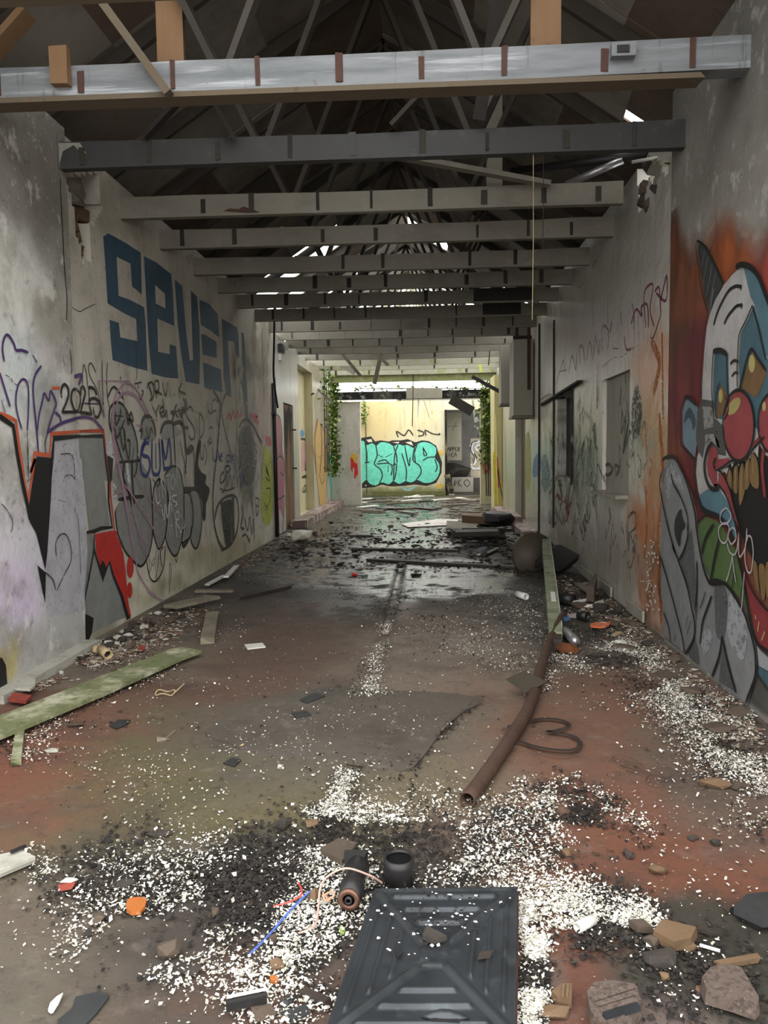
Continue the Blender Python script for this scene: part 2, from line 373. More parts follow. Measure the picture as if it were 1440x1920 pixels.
B3 = [(530, 700, 40, 120, (196, 194, 186), .9), (620, 720, 30, 120, (150, 142, 120), .8), (600, 950, 40, 30, (170, 164, 140), .6), (590, 700, 8, 160, (140, 128, 104), .6), (640, 850, 16, 120, (186, 184, 180), .7)]
yD0, yD1 = PL3.uv(531, 850)[0], PL3.uv(551, 850)[0]; yN0, yN1 = PL3.uv(561, 850)[0], PL3.uv(588, 850)[0]
zD = PL3.uv(540, 757)[1]; zN = PL3.uv(570, 690)[1]
wl3 = grid_wall('wall_left', PL3, yB-.02, 22.3, -.02, 3.72, .45, M_gloss, (178, 172, 156), B3, holes=[(yD0, yD1, -.02, zD), (yN0, yN1, .12, zN)], st=.12, label='far stretch of left wall with a doorway, a tall niche and ivy')
MB().box((PL3.v-.45, yD0, -.02), (PL3.v-.40, yD1, zD)).build('trim_1', M_plast, kind='structure', label='blank board closing the back of the left doorway', cat='trim')
M_cream = mat('cream_painted_board', (196, 188, 152), .7, [((160, 150, 110), 3, .5, .75, .5), ((110, 100, 76), 18, .62, .75, .5)], bump=[(20, .2, .01)])
MB().box((PL3.v-.26, yN0-.02, .1), (PL3.v-.20, yN1+.02, zN+.02)).build('niche_back', M_cream, wl3)
MB().box((PL3.v-.20, yN1-.012, .1), (PL3.v+.002, yN1+.01, zN)).build('niche_jamb', M_cream, wl3)
# ---- right wall
yE = PR1.uv(1251, 850)[0]; yF = PR2.uv(1010, 850)[0]
R1 = [(1330, 200, 140, 160, (107, 104, 99), .9), (1420, 60, 60, 140, (77, 74, 70), .7), (1300, 330, 60, 80, (129, 125, 118), .6), (1400, 330, 60, 60, (105, 101, 92), .5)]
wr1 = grid_wall('wall_right', PR1, 1.4, yE, -.02, 4.15, .4, M_plast, (124, 121, 114), R1, st=.06, label='nearest stretch of right wall with grey plaster above the clown mural')
R2 = [(1180, 500, 90, 110, (168, 164, 156), .8), (1230, 340, 30, 80, (190, 187, 179), .7), (1120, 640, 70, 60, (185, 168, 168), .5), (1225, 700, 26, 90, (188, 116, 69), .7), (1228, 860, 32, 120, (156, 107, 62), .9), (1215, 1040, 26, 130, (168, 98, 51), .95), (1230, 1100, 14, 90, (89, 53, 31), .8),
      (1195, 800, 16, 70, (100, 103, 98), .6), (1090, 850, 24, 60, (123, 129, 116), .7), (1062, 860, 16, 60, (98, 96, 87), .6), (1060, 960, 26, 60, (125, 118, 103), .8), (1020, 900, 14, 90, (168, 174, 168), .6), (1030, 840, 8, 90, (89, 94, 85), .7), (1150, 1000, 40, 60, (156, 143, 138), .6), (1130, 1010, 20, 60, (132, 132, 136), .5), (1160, 1060, 60, 50, (143, 136, 120), .7), (1060, 1040, 40, 40, (107, 100, 85), .6), (1150, 400, 60, 60, (147, 143, 134), .6)]
yW0, yW1 = PR2.uv(1180, 800)[0], PR2.uv(1130, 800)[0]; zW0, zW1 = PR2.uv(1155, 930)[1], PR2.uv(1155, 708)[1]
yV0, yV1 = PR2.uv(1072, 800)[0], PR2.uv(1045, 800)[0]; zV0, zV1 = PR2.uv(1060, 897)[1], PR2.uv(1060, 742)[1]
wr2 = grid_wall('wall_right', PR2, yE-.02, yF, -.02, 3.98, .35, M_gloss, (188, 184, 175), R2, holes=[(yW0, yW1, zW0, zW1), (yV0, yV1, zV0, zV1)], polys=[[PR2.uv(*q) for q in [(1196, 300), (1258, 296), (1250, 330), (1240, 318), (1228, 352), (1216, 330), (1208, 380), (1196, 400)]]], st=.05, label='middle stretch of right wall with two window openings and faded tags')
M_board = mat('grey_boarding', (150, 145, 134), .6, [((110, 104, 94), 2, .45, .7, .6, (1, 1, .3)), ((70, 66, 58), 14, .62, .75, .5)], bump=[(10, .2, .01)])
M_sill = mat('ribbed_sill_tile', (132, 126, 116), .5, [((80, 72, 64), 10, .45, .7, .6)], bump=[(40, .3, .006)])
w1 = empty('window_1', (XR, (yW0+yW1)/2, zW0), 'bricked up window opening on the right wall with a ribbed sill', 'window', kind='structure')
def sub(name, mb, m, par):
    o = mb.build(name, m, None); o.parent = par; o.matrix_parent_inverse = Matrix.Translation(par.location).inverted() if par.rotation_euler.z == 0 else (Matrix.Translation(par.location) @ Matrix.Rotation(par.rotation_euler.z, 4, 'Z')).inverted(); return o
sub('blocking_panel', MB().box((XR+.04, yW0-.0, zW0-.0), (XR+.2, yW1+.02, zW1+.02)), M_board, w1)
for i in range(9):
    y0 = yW0+(yW1-yW0)*i/9
    sub('sill_tile', MB().box((XR-.12, y0+.008, zW0-.005), (XR+.035, y0+(yW1-yW0)/9-.008, zW0+.03), .004), M_sill, w1)
M_dark = mat('dark_room_and_boards', (62, 58, 52), .8, [((40, 38, 34), 3, .4, .7, .7), ((92, 86, 76), 8, .6, .75, .5)])
w2 = empty('window_2', (XR, (yV0+yV1)/2, zV0), 'dark window opening further along the right wall with crumbling frame', 'window', kind='structure')
sub('dark_room_sheet', MB().box((XR+.13, yV0-.02, zV0-.02), (XR+.2, yV1+.02, zV1+.02)), M_dark, w2)  # dark sheet whose colour stands in for the unlit room behind the opening
sub('window_frame', MB().box((XR-.02, yV0-.09, zV0-.06), (XR+.1, yV0, zV1+.05), .008).box((XR-.02, yV0-.09, zV1), (XR+.1, yV1+.05, zV1+.07), .008), M_plast, w2)
for i in range(4):
    y0 = yV0+(yV1-yV0)*i/4
    sub('sill_tile', MB().box((XR-.05, y0+.012, zV0-.03), (XR+.2, y0+(yV1-yV0)/4-.012, zV0+.02), .006), M_sill, w2)
R3 = [(1000, 840, 12, 200, (176, 172, 160), .7), (990, 900, 12, 60, (170, 170, 110), .6), (1005, 860, 6, 50, (130, 150, 180), .6), (945, 850, 20, 120, (170, 166, 140), .8)]
yG0, yG1 = PR2.uv(985, 850)[0], PR2.uv(966, 850)[0]
wr3 = grid_wall('wall_right', PR2, yF, 22.3, -.02, 3.9, .35, M_gloss, (180, 175, 160), R3, holes=[(yG0, yG1, .05, 2.35)], st=.12, label='far stretch of right wall with a narrow doorway beyond the grey boxes')
M_wood = mat('weathered_timber', (88, 79, 65), .8, [((92, 70, 48), 4, .42, .7, .6, (6, 6, .6)), ((60, 48, 36), 12, .6, .75, .6)], bump=[(40, .3, .006)])
d1 = empty('door_1', (XR, yG0, 0), 'brown door edge standing in the narrow doorway of the right wall', 'door', kind='structure')
sub('door_panel', MB().box((XR+.14, yG0-.02, 0), (XR+.19, yG1+.02, 2.36)), M_wood, d1)
# cracks and dark stakes of lost panelling on the right wall
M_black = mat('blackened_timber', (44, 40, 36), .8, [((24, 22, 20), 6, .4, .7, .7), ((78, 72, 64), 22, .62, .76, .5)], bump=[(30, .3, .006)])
u0, v0 = PR2.uv(1040, 600); u1, v1 = PR2.uv(1016, 760); u2, v2 = PR2.uv(1092, 715)
MB().box((XR-.02, u0-.03, 0.35), (XR, u0+.03, v0)).build('panel_batten', M_black, wr2)
MB().bar((XR-.015, u1-.1, v1), (XR-.015, u2, v2), .03, .09, (1, 0, 0)).build('panel_batten', M_black, wr2)
u3, v3 = PR2.uv(1012, 850); MB().box((XR-.025, u3-.04, 0.1), (XR, u3+.04, 3.6)).build('panel_batten', M_black, wr2)
# ---- end partition, back wall and the room behind
M_pale = mat('pale_limewashed_wall', (196, 188, 154), .85, [((172, 162, 122), 1.6, .5, .75, .5), ((120, 106, 70), 5, .58, .75, .45), ((100, 92, 70), 3, .55, .8, .5, (3, 1, .25)), ((80, 84, 50), 9, .64, .76, .5)], bump=[(12, .3, .02)], attr='col')
BB = [(750, 770, 110, 50, (198, 184, 140), .6), (700, 790, 40, 60, (186, 160, 96), .5), (850, 790, 30, 60, (186, 184, 170), .6), (740, 922, 140, 10, (92, 98, 58), .9), (672, 740, 20, 20, (96, 84, 70), .5)]
dx0, dx1 = PB.uv(838, 850)[0], PB.uv(901, 850)[0]; dz = PB.uv(860, 768)[1]
wb = grid_wall('wall_back', PB, XL-.4, XR+.4, -.02, 3.3, .3, M_pale, (198, 192, 168), BB, holes=[(dx0, dx1, .0, dz)], st=.1, label='pale yellow back wall with turquoise lettering and an open doorway')
MB().box((dx0-2.6, 26.62, 0), (dx0-.06, 26.99, .17), .01).build('trim_2', mat('mossy_plinth', (98, 100, 62), .9, [((130, 122, 90), 6, .5, .75, .6)], bump=[(20, .5, .02)]), kind='structure', label='mossy green plinth along the foot of the back wall', cat='trim')
MB().box((dx0-.07, 26.93, 0), (dx0, 27.02, dz)).build('door_2', M_pale, kind='structure', label='pale post on the left edge of the back doorway', cat='door')
M_dim = mat('grey_back_room_plaster', (104, 102, 98), .9, [((76, 74, 70), 2, .45, .7, .6), ((128, 124, 116), 6, .58, .75, .5)], bump=[(20, .3, .01)])
PD = Plane(1, 31.0, -1)
wd = MB().box((-1.0, 31.0, 0), (4.2, 31.2, 3.4)).build('wall_back', M_dim, kind='structure', label='grey wall of the dark room seen through the back doorway', cat='wall')
MB().box((-1.0, 27.3, 3.3), (4.2, 31.0, 3.42)).build('ceiling', M_dim, kind='structure', label='low ceiling over the dark room behind the back doorway', cat='ceiling')
MB().box((-1.1, 27.3, 0), (-.95, 31.2, 3.4)).box((4.1, 27.3, 0), (4.25, 31.2, 3.4)).build('wall_left', M_dim, kind='structure', label='side wall of the dark room behind the back doorway', cat='wall')
for nm, pl in (('wall_left', Plane(0, XL, 1)), ('wall_right', Plane(0, XR, -1))):
    grid_wall(nm, pl, 22.3, 27.0, -.02, 3.3, .3, M_pale, (196, 188, 156), [], st=.2, label='%s side wall of the roofless bay before the back wall' % nm[5:])
xa, xb = PP.uv(646, 850)[0], PP.uv(676, 850)[0]; xc = PP.uv(901, 850)[0]
PS = [(660, 880, 12, 40, (176, 172, 160), .4)]
grid_wall('trim_3', PP, XL, xb, -.02, 2.98, .3, M_plast, (186, 182, 172), PS, st=.1, label='pale square pier on the left of the wide end opening')
grid_wall('trim_4', PP, xc, XR, -.02, 3.2, .3, M_pale, (176, 170, 140), [(912, 780, 16, 60, (110, 108, 66), .7), (914, 830, 14, 20, (78, 70, 40), .8)], st=.08, label='mossy pale pier on the right of the wide end opening')
zl0, zl1 = PP.uv(790, 747)[1], PP.uv(790, 733)[1]
lt = MB().box((XL, 22.2, zl0), (XR, 22.5, zl1), .01).build('trim_5', M_plast, kind='structure', label='long lintel beam spanning the wide end opening', cat='trim')
l0, l1 = PP.uv(762, 740)[0], PP.uv(829, 740)[0]
MB().box((l0, 22.15, zl0-.01), (l1, 22.2, zl1+.06)).build('grey_patch_board', M_board, lt)
# yellow pillar on the right
xp = at(926, 850, 19.6)[0]
pil = MB().box((xp, 19.6, 0), (XR, 20.6, 3.4), .02).build('trim_6', M_pale, kind='structure', label='square pillar on the right smeared with yellow and red paint', cat='trim')
set_col(pil, np.tile(np.array(lin((186, 178, 130))), (8, 1)))
# unseen ground behind the camera, added to bounce light into the hall
MB().box((-9, -12, -.12), (9, -3.4, -.02)).build('ground', mat('bounce_ground', (96, 90, 78), .95, [((70, 76, 48), 2, .5, .7, .6)]), kind='structure', label='unseen ground outside the near end of the building, added for bounce light', cat='ground')
# kerbs on the far floor
M_kerb = mat('red_and_white_kerb', (116, 92, 86), .6, [((190, 184, 178), 7, .5, .62, .9), ((90, 70, 62), 4, .55, .75, .5)], bump=[(30, .3, .008)])
yk0, yk1 = fl(575, 990)[1], 22.25; 
kl = MB()
for i in range(5):
    t0, t1 = yk0+(yk1-yk0)*i/5, yk0+(yk1-yk0)*(i+1)/5-.03
    kl.box((PL3.v, t0, 0), (PL3.v+.34, t1, .15), .012)
kl.build('baseboard_left', M_kerb, kind='structure', label='red and white tiled kerb along the foot of the far left wall', cat='kerb')
for (ya, yb, h) in ((13.3, 15.0, .12), (15.4, 16.4, .2), (17.2, 19.4, .12)):
    MB().box((XR-.26, ya, 0), (XR, yb, h), .012).build('baseboard_right', M_kerb, kind='structure', label={13.3: 'nearest broken length of tiled kerb along the far right wall', 15.4: 'taller red kerb block at the doorway of the far right wall', 17.2: 'furthest length of tiled kerb by the yellow pillar'}[ya], cat='kerb')
# skirting ledge at the near left wall foot and strips at the right wall foot
M_ledge = mat('chalky_ledge', (168, 166, 156), .9, [((110, 106, 92), 8, .5, .72, .6)], bump=[(30, .5, .01)])
a0, a1 = fl(-20, 1318), fl(152, 1216)
MB().bar((XL+.1, a0[1], .02), (XL+.1, yA, .025), .12, .06, jit=.02).build('baseboard_left', M_ledge, kind='structure', label='chalky white ledge at the foot of the nearest left wall', cat='baseboard')
for i, (p, q) in enumerate((((1085, 1075), (1142, 1122)), ((1176, 1145), (1204, 1170)))):
    A, B = fl(*p), fl(*q)
    MB().bar((XR-.03, A[1], .06), (XR-.03, B[1], .06), .02, .1).build('baseboard_right', M_board, kind='structure', label=('longer pale skirting strip at the foot of the right wall', 'shorter pale skirting strip near the orange wall edge')[i], cat='baseboard')

# ================================================================ ROOF
XC = -.42; ZE = 3.98; ZR = 5.75
def slope(x): return ZE+(ZR-ZE)*(1-abs(x-XC)/((XC-XL+.35) if x < XC else (XR+.35-XC)))
M_roof = [mat('stained_roof_lining', c, .9, [((52, 44, 36), 1.4, .45, .72, .6), ((120, 112, 100), 3, .55, .78, .4), ((30, 27, 24), 10, .62, .78, .6)], bump=[(8, .3, .02)]) for c in ((108, 100, 90), (132, 126, 116), (94, 80, 68))]
M_roofw = mat('white_roof_lining', (186, 184, 178), .8, [((120, 112, 100), 2, .5, .75, .5), ((110, 120, 70), 5, .62, .78, .5)], bump=[(8, .3, .02)])
ceil = empty('ceiling', (0, 0, ZE), 'pitched roof lining of stained sheets over the hall, broken open far away', 'ceiling', kind='structure')
TY = [3.57, 4.65, 5.76, 6.98, 8.0, 9.15, 10.2, 11.3, 12.4, 13.5, 14.6, 15.7, 16.8, 17.9, 19.0, 20.1, 21.2]
edges = TY+[22.3]
# (bay, side, row) sheets that have fallen
gone = {(8, -1, 0), (8, -1, 1), (9, 1, 2), (9, -1, 0), (10, 1, 0), (11, -1, 1), (11, 1, 0), (12, 1, 1), (12, -1, 0), (13, 1, 0), (13, 1, 1), (13, 1, 2), (13, -1, 0), (14, 1, 0), (14, 1, 1), (14, -1, 1), (14, 1, 2), (15, 1, 0), (15, 1, 1), (15, 1, 2), (15, -1, 0), (15, -1, 1), (15, -1, 2), (14, -1, 2), (13, -1, 1), (12, 1, 0)}
for b in range(len(edges)-1):
    y0, y1 = edges[b]-.02, edges[b+1]+.02
    for sd in (-1, 1):
        y0, y1 = edges[b]-.02, edges[b+1]+.02
        far = XL-.35 if sd < 0 else XR+.35
        for r in range(3):
            if b >= 16 or (b, sd, r) in gone: continue
            hole = (b, sd, r) == (2, 1, 0)
            x0, x1 = far+(XC-far)*r/3-.03*(XC-far), far+(XC-far)*(r+1)/3+.03*(XC-far)
            y1 = 6.8 if hole else edges[b+1]+.02
            z0, z1 = slope(x0)+.0, slope(x1)
            j = random.uniform(0, .015)
            V = [(x0, y0, z0+j), (x1, y0, z1+j), (x1, y1, z1+j), (x0, y1, z0+j)]; V += [(x, y, z+.02) for x, y, z in V]
            sub('roof_sheet', MB().add(V, [(0, 1, 2, 3), (7, 6, 5, 4), (0, 4, 5, 1), (1, 5, 6, 2), (2, 6, 7, 3), (3, 7, 4, 0)]), M_roofw if b > 9 and random.random() < .85 else random.choice(M_roof), ceil)
V = [(1.64, 6.4, slope(1.64)), (1.70, 7.0, slope(1.70)), (1.25, 7.0, slope(1.25)), (1.25, 6.4, slope(1.25))]; V += [(x, y, z+.02) for x, y, z in V]
sub('roof_sheet', MB().add(V, [(0, 1, 2, 3), (7, 6, 5, 4), (0, 4, 5, 1), (1, 5, 6, 2), (2, 6, 7, 3), (3, 7, 4, 0)]), M_roof[1], ceil)
# gable end wall above the end opening is gone; roof trusses follow
M_zinc = mat('grey_painted_beam', (116, 119, 122), .55, [((74, 78, 82), 3, .42, .66, .75, (.35, 1, 3)), ((178, 182, 186), 5, .56, .70, .6, (.25, 1, 5)), ((60, 56, 52), 7, .6, .72, .6, (2.5, 1, .4)), ((80, 56, 42), 14, .66, .76, .7)], bump=[(40, .2, .005)])
M_darkb = mat('sooty_beam', (58, 58, 58), .6, [((48, 48, 48), 2.4, .42, .68, .7), ((96, 98, 98), 6, .6, .78, .5)], bump=[(40, .2, .005)])
M_cremb = mat('cream_painted_beam', (122, 117, 106), .65, [((84, 79, 68), 3, .48, .74, .6, (.5, 1, 1)), ((70, 60, 46), 16, .65, .75, .7), ((150, 145, 134), 7, .58, .75, .4)], bump=[(40, .2, .005)])
M_mossb = mat('mossy_pale_beam', (150, 147, 132), .75, [((120, 130, 66), 4, .52, .68, .8), ((90, 80, 60), 12, .6, .75, .6)], bump=[(40, .3, .006)])
M_rust = mat('rusty_strap', (72, 48, 40), .85, [((50, 34, 28), 20, .45, .7, .7)])
M_tim = mat('orange_brown_timber', (112, 86, 60), .75, [((110, 76, 46), 3, .45, .7, .6, (8, 8, .7)), ((80, 54, 34), 14, .62, .75, .5)], bump=[(40, .2, .005)])
M_web = mat('dull_roof_timber', (56, 51, 45), .85, [((56, 50, 42), 4, .45, .7, .6), ((84, 78, 68), 10, .58, .76, .5)], bump=[(40, .3, .006)])
ordn = ['partly visible grey beam at the top of the frame', 'nearest full grey beam with rust straps', 'dark sooty beam second below the top', 'cream beam ending under the daylight hole at right',
        'fourth beam, cream with a dark wire along it', 'fifth beam, dull cream with dark gaps', 'sixth beam, shadowed grey', 'seventh beam with a black patch at its right', 'eighth beam, shadowed with a dark right end', 'ninth beam with a white right end',
        'tenth beam, plain pale face', 'eleventh beam, plain grey face', 'twelfth beam near the dangling laths', 'thirteenth beam, pale and half lit', 'fourteenth beam, pale with moss', 'fifteenth beam, pale and thin looking', 'last beam, green with moss, before the end opening']
bz0, bz1 = 3.65, 3.83
for k, y in enumerate(TY):
    t = empty('roof_truss', (0, y, bz0), 'roof truss, '+ordn[k], 'truss', group=None)
    mm = M_zinc if k < 2 else (M_darkb if k == 2 else (M_mossb if k >= 14 else M_cremb))
    if k in (7, 8): mm = M_cremb
    th = .12 if k < 2 else .06
    dz = {0: .02}.get(k, random.uniform(-.012, .012) if k > 3 else 0)
    x0, x1 = XL-.12, XR+(.06 if k < 3 else .02)
    if k in (0, 1): x0 = XL-.3
    if k == 3: x1 = XR-.16
    mb = MB(); nseg = 12; sag = .015
    V = []; 
    for i in range(nseg+1):
        x = x0+(x1-x0)*i/nseg; s = -sag*math.sin(math.pi*i/nseg)+random.uniform(-.004, .004)+dz
        V += [(x, y, bz0+s), (x, y+th, bz0+s), (x, y+th, bz1+s), (x, y, bz1+s)]
    Fq = []
    for i in range(nseg):
        a = 4*i
        Fq += [(a+q, a+(q+1) % 4, a+4+(q+1) % 4, a+4+q) for q in range(4)]
    Fq += [(3, 2, 1, 0), (4*nseg, 4*nseg+1, 4*nseg+2, 4*nseg+3)]
    sub('tie_beam', mb.add(V, Fq), mm, t)
    if k in (0, 1): sub('lower_batten', MB().bar((x0, y+.06, bz0-.015), (x1-.35, y+.06, bz0-.03), .13, .03, jit=.02), M_wood, t)
    elif k < 12: sub('lower_batten', MB().bar((x0+.1, y+.03, bz0-.008+dz), (x1, y+.03, bz0-.008+dz), .075, .014), mm, t)
    for i in range(9 if k < 12 else 5):
        x = XL+.25+i*(.50 if k < 12 else .9)+random.uniform(-.05, .05)
        if x > x1-.1: continue
        wv = random.uniform(.008, .022) if k < 2 else random.uniform(.01, .03)
        sub('batten_mark', MB().box((x-wv, y-.006, bz0+.01+dz), (x+wv, y-.0005, bz1-.005+dz-random.choice([0, 0, .04])), .003), M_rust if k in (1,) else random.choice([M_black, M_web, mm]), t)
    if k == 16: sub('mossy_plate', MB().box((XL, y+.08, 3.44), (XR, y+.16, 3.66), .012), mat('moss_green_beam', (120, 124, 82), .85, [((150, 148, 128), 5, .5, .7, .7), ((84, 90, 48), 8, .52, .7, .6)], bump=[(30, .4, .01)]), t)
    rm = M_web if k < 13 else M_mossb
    for sd in (-1, 1):
        fx = XL-.2 if sd < 0 else XR+.2
        sub('rafter', MB().bar((fx, y+.09, slope(fx)-.07), (XC, y+.09, ZR-.07), .05, .11), rm, t)
        m_ = (fx+XC)/2
        sub('web', MB().bar((m_+sd*.05, y+.09, slope(m_)-.1), (m_-sd*.45, y+.09, bz1-.05), .04, .09, (0, 1, 0)), M_black if (k+sd) % 3 == 0 and k > 0 else rm, t)
        sub('web', MB().bar((XC, y+.1, ZR-.12), (m_-sd*.5, y+.1, bz1-.05), .04, .09, (0, 1, 0)), rm, t)
    if k == 1:
        sub('queen_post', MB().box((at(293, 60, 4.78)[0], 4.78, bz0+.05), (at(343, 60, 4.78)[0], 4.82, 4.9)), M_tim, t)
        sub('queen_post', MB().box((at(995, 60, 4.78)[0], 4.78, bz0+.05), (at(1052, 60, 4.78)[0], 4.82, 5.0)), M_tim, t)
        A, B = at(188, 0, 4.55), at(318, 178, 4.61); A = A+(A-B)*.6
        sub('wood_brace', MB().bar(A, B, .045, .10, (0, 1, 0)), M_wood, t)
        a, b = at(95, 90, 4.62), at(131, 160, 4.62)
        sub('wood_block', MB().box((a[0], 4.59, b[2]), (b[0], 4.645, a[2]), .003), M_tim, t)
        a, b = at(1145, 84, 4.63), at(1190, 108, 4.63)
        sub('bracket_plate', MB().box((a[0], 4.6, b[2]), (b[0], 4.65, a[2])), M_zinc, t)
        a, b = at(1157, 85, 4.6), at(1180, 98, 4.6); sub('bracket_label', MB().box((a[0], 4.594, b[2]), (b[0], 4.6, a[2])), M_black, t)
        A, B = at(20, 60, 4.8), at(-60, 150, 4.8); sub('knee_brace', MB().bar(A+(A-B)*.4, B, .04, .14, (0, 1, 0)), M_tim, t)
    if k == 2:
        A, B = at(938, -20, 5.4), at(898, 225, 5.68); sub('steel_hanger', MB().bar(A, B, .09, .03, (0, 1, 0)), M_black, t)
        A, B = at(290, 0, 5.2), at(440, 260, 5.7); sub('steel_brace', MB().bar(A+(A-B)*.3, B, .03, .09, (0, 1, 0)), M_black, t)
        A, B = at(335, 190, 5.72), at(272, 258, 5.72); sub('steel_brace', MB().bar(A, B, .03, .07, (0, 1, 0)), M_black, t)
        A, B = at(925, 195, 5.9), at(925, 350, 5.9)
        A, B = at(800, 165, 5.6), at(735, 235, 5.7); sub('steel_brace', MB().bar(A, B, .03, .08, (0, 1, 0)), M_web, t)
        D = Deco(Plane(1, 5.757, -1)).fill([(100, 268), (150, 268), (162, 288), (148, 282), (138, 272), (118, 284), (112, 306), (100, 310)], 1)
        sub('flaking_paint', MB().add(D.v, D.f), paint((150, 148, 140), .7, .2), t)
    if k == 3:
        A, B = at(905, 322, 6.8), at(1030, 345, 6.9); sub('white_offcut', MB().bar(A+(A-B)*1.2, B, .04, .09, (0, 1, 0)), M_cremb, t)
        a, b = at(912, 295, 7.05), at(942, 352, 7.05); sub('white_post', MB().box((a[0], 7.05, bz1-.05), (b[0], 7.1, slope(a[0])-.1)), M_cremb, t)
        D = Deco(Plane(1, 6.975, -1)).fill([(418, 396), (430, 391), (448, 392), (456, 387), (466, 390), (488, 398), (470, 400)], 1)
        sub('rust_stain', MB().add(D.v, D.f), M_rust, t)
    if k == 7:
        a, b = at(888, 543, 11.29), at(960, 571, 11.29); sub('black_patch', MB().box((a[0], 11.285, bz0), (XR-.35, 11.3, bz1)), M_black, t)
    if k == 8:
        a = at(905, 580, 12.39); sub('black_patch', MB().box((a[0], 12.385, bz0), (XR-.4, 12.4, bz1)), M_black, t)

# ================================================================ PAINT ON THE WALLS
BLK = (30, 29, 30)
def A(x0, y0, s): return lambda *p: tr(x0, y0, s, p)
# ---- SEVEN! in blue, each letter its own shape
c = A(160, 400, 4.235); mB = paint((58, 88, 108), .6, .27)
for pts, ho in [
    (c((140, 185), (180, 158), (320, 235), (370, 268), (440, 312), (447, 645), (370, 580), (357, 400), (247, 345), (255, 500), (262, 655), (350, 685), (465, 745), (478, 880), (492, 1250), (395, 1228), (215, 1165), (200, 1000), (190, 845), (265, 870), (277, 985), (412, 1015), (402, 840), (300, 790), (175, 715), (160, 450)), None),
    (c((463, 338), (560, 388), (680, 482), (695, 640), (705, 895), (570, 835), (578, 1100), (668, 1120), (668, 1040), (720, 1055), (738, 1312), (640, 1305), (525, 1275), (500, 1000), (480, 640)), c((553, 568), (630, 640), (635, 757), (558, 715))),
    (c((708, 525), (768, 575), (785, 780), (800, 950), (830, 1170), (855, 1165), (848, 1000), (836, 612), (885, 660), (905, 900), (910, 1150), (905, 1358), (795, 1335), (755, 1080), (735, 900)), None),
    (c((905, 685), (985, 720), (1050, 800), (1062, 988), (1000, 935), (915, 885)), None), (c((918, 960), (945, 960), (1040, 1020), (1043, 1150), (930, 1120)), None), (c((932, 1180), (1075, 1240), (1088, 1420), (1000, 1400), (945, 1385)), None),
    (c((1082, 835), (1200, 905), (1215, 970), (1222, 1140), (1195, 1130), (1180, 1020), (1130, 1010), (1145, 1250), (1160, 1460), (1120, 1440), (1097, 1300), (1090, 1000)), None),
    (c((1238, 945), (1258, 950), (1277, 1230), (1248, 1220)), None), (c((1253, 1295), (1280, 1300), (1288, 1495), (1258, 1480)), None)]:
    Deco(PL2).fill(pts, 1, hole=ho).done('painted_letter', mB, wl2)
# ---- silver throw-up with black outlines, middle of the left wall
c4 = A(200, 860, 6.545); c2 = A(160, 680, 6.857); c3 = A(340, 680, 5.333); c5 = A(0, 600, 6.4); c6 = A(0, 860, 5.054)
mS = paint((140, 140, 138), .4, .30); mK = paint(BLK, .5, .33)
shapes = [c4((150, 520), (95, 640), (100, 780), (125, 900), (180, 1050), (250, 1180), (330, 1270), (400, 1320), (490, 1220), (540, 1050), (560, 800), (555, 520), (530, 250), (420, 40), (330, -120), (200, -100), (120, 0), (70, 250), (100, 480)),
          c4((560, 420), (560, 850), (600, 1040), (640, 1105), (710, 960), (740, 700), (745, 430), (640, 250)),
          c4((700, 240), (760, 130), (840, 95), (910, 200), (945, 500), (930, 900), (880, 1130), (830, 1195), (770, 1130), (715, 960), (745, 700), (735, 420)),
          c4((945, 430), (1020, 450), (1055, 650), (1030, 930), (960, 1010), (915, 1010), (945, 700)),
          c4((1020, 420), (1075, 385), (1130, 450), (1165, 700), (1140, 980), (1085, 1105), (1020, 960), (1060, 700))]
D = Deco(PL2)
for s in shapes: D.fill(s, 2, True)
D.fill(c2((330, 640), (400, 520), (490, 580), (560, 720), (640, 900), (665, 1100), (640, 1400), (500, 1500), (400, 1100), (330, 850)), 2, True); D.fill(c2((760, 700), (850, 720), (890, 860), (880, 1000), (740, 1000), (720, 850)), 2, True)
D.fill(c2((1000, 800), (1130, 790), (1230, 900), (1120, 980), (980, 960)), 2, True)
D.done('silver_letter', mS, wl2)
D = Deco(PL2)
for s in shapes[1:]: D.line(s, 3.2, 4, closed=True)
for p, w_ in [(c4((95, 640), (125, 900), (180, 1050), (250, 1180), (400, 1320), (490, 1220), (540, 1050), (560, 800), (530, 250)), 3.6), (c2((470, 1260), (380, 980), (310, 830), (300, 640), (340, 540), (420, 510), (500, 580), (590, 780), (650, 970), (665, 1150), (650, 1380), (620, 1460)), 4),
              (c2((715, 880), (715, 780), (760, 690), (830, 700), (880, 800), (895, 930)), 5), (c2((960, 900), (1010, 780), (1110, 775), (1130, 900), (1150, 1300)), 5), (c2((1120, 790), (1220, 770), (1270, 900), (1290, 1150), (1370, 1110)), 6), (c2((1215, 1030), (1290, 1420)), 4),
              (c2((490, 1270), (480, 1480), (540, 1640), (590, 1820)), 6), (c2((590, 1270), (600, 1560), (620, 1800)), 6), (c2((430, 1280), (600, 1270), (690, 1255)), 4), (c2((420, 1760), (590, 1730), (740, 1720)), 5),
              (c4((560, 210), (600, 190), (635, 200), (630, 340), (555, 250)), 2), (c4((470, 1180), (520, 1450), (600, 1500), (690, 1330), (710, 1080)), 2.4), (c4((510, 1180), (515, 1450)), 2), (c4((600, 1470), (640, 1120)), 2), (c4((520, 1400), (570, 1220)), 2), (c4((600, 1480), (580, 1220)), 2), (c4((670, 1330), (650, 1150), (690, 1080)), 2.4),
              (c4((760, 1640), (760, 1320), (775, 1300), (785, 1400), (770, 1560)), 1.4), (c4((830, 1220), (850, 1270), (860, 1200)), 1.8), (c4((920, 1040), (940, 1075), (1000, 990)), 6)]: D.line(p, w_, 4)
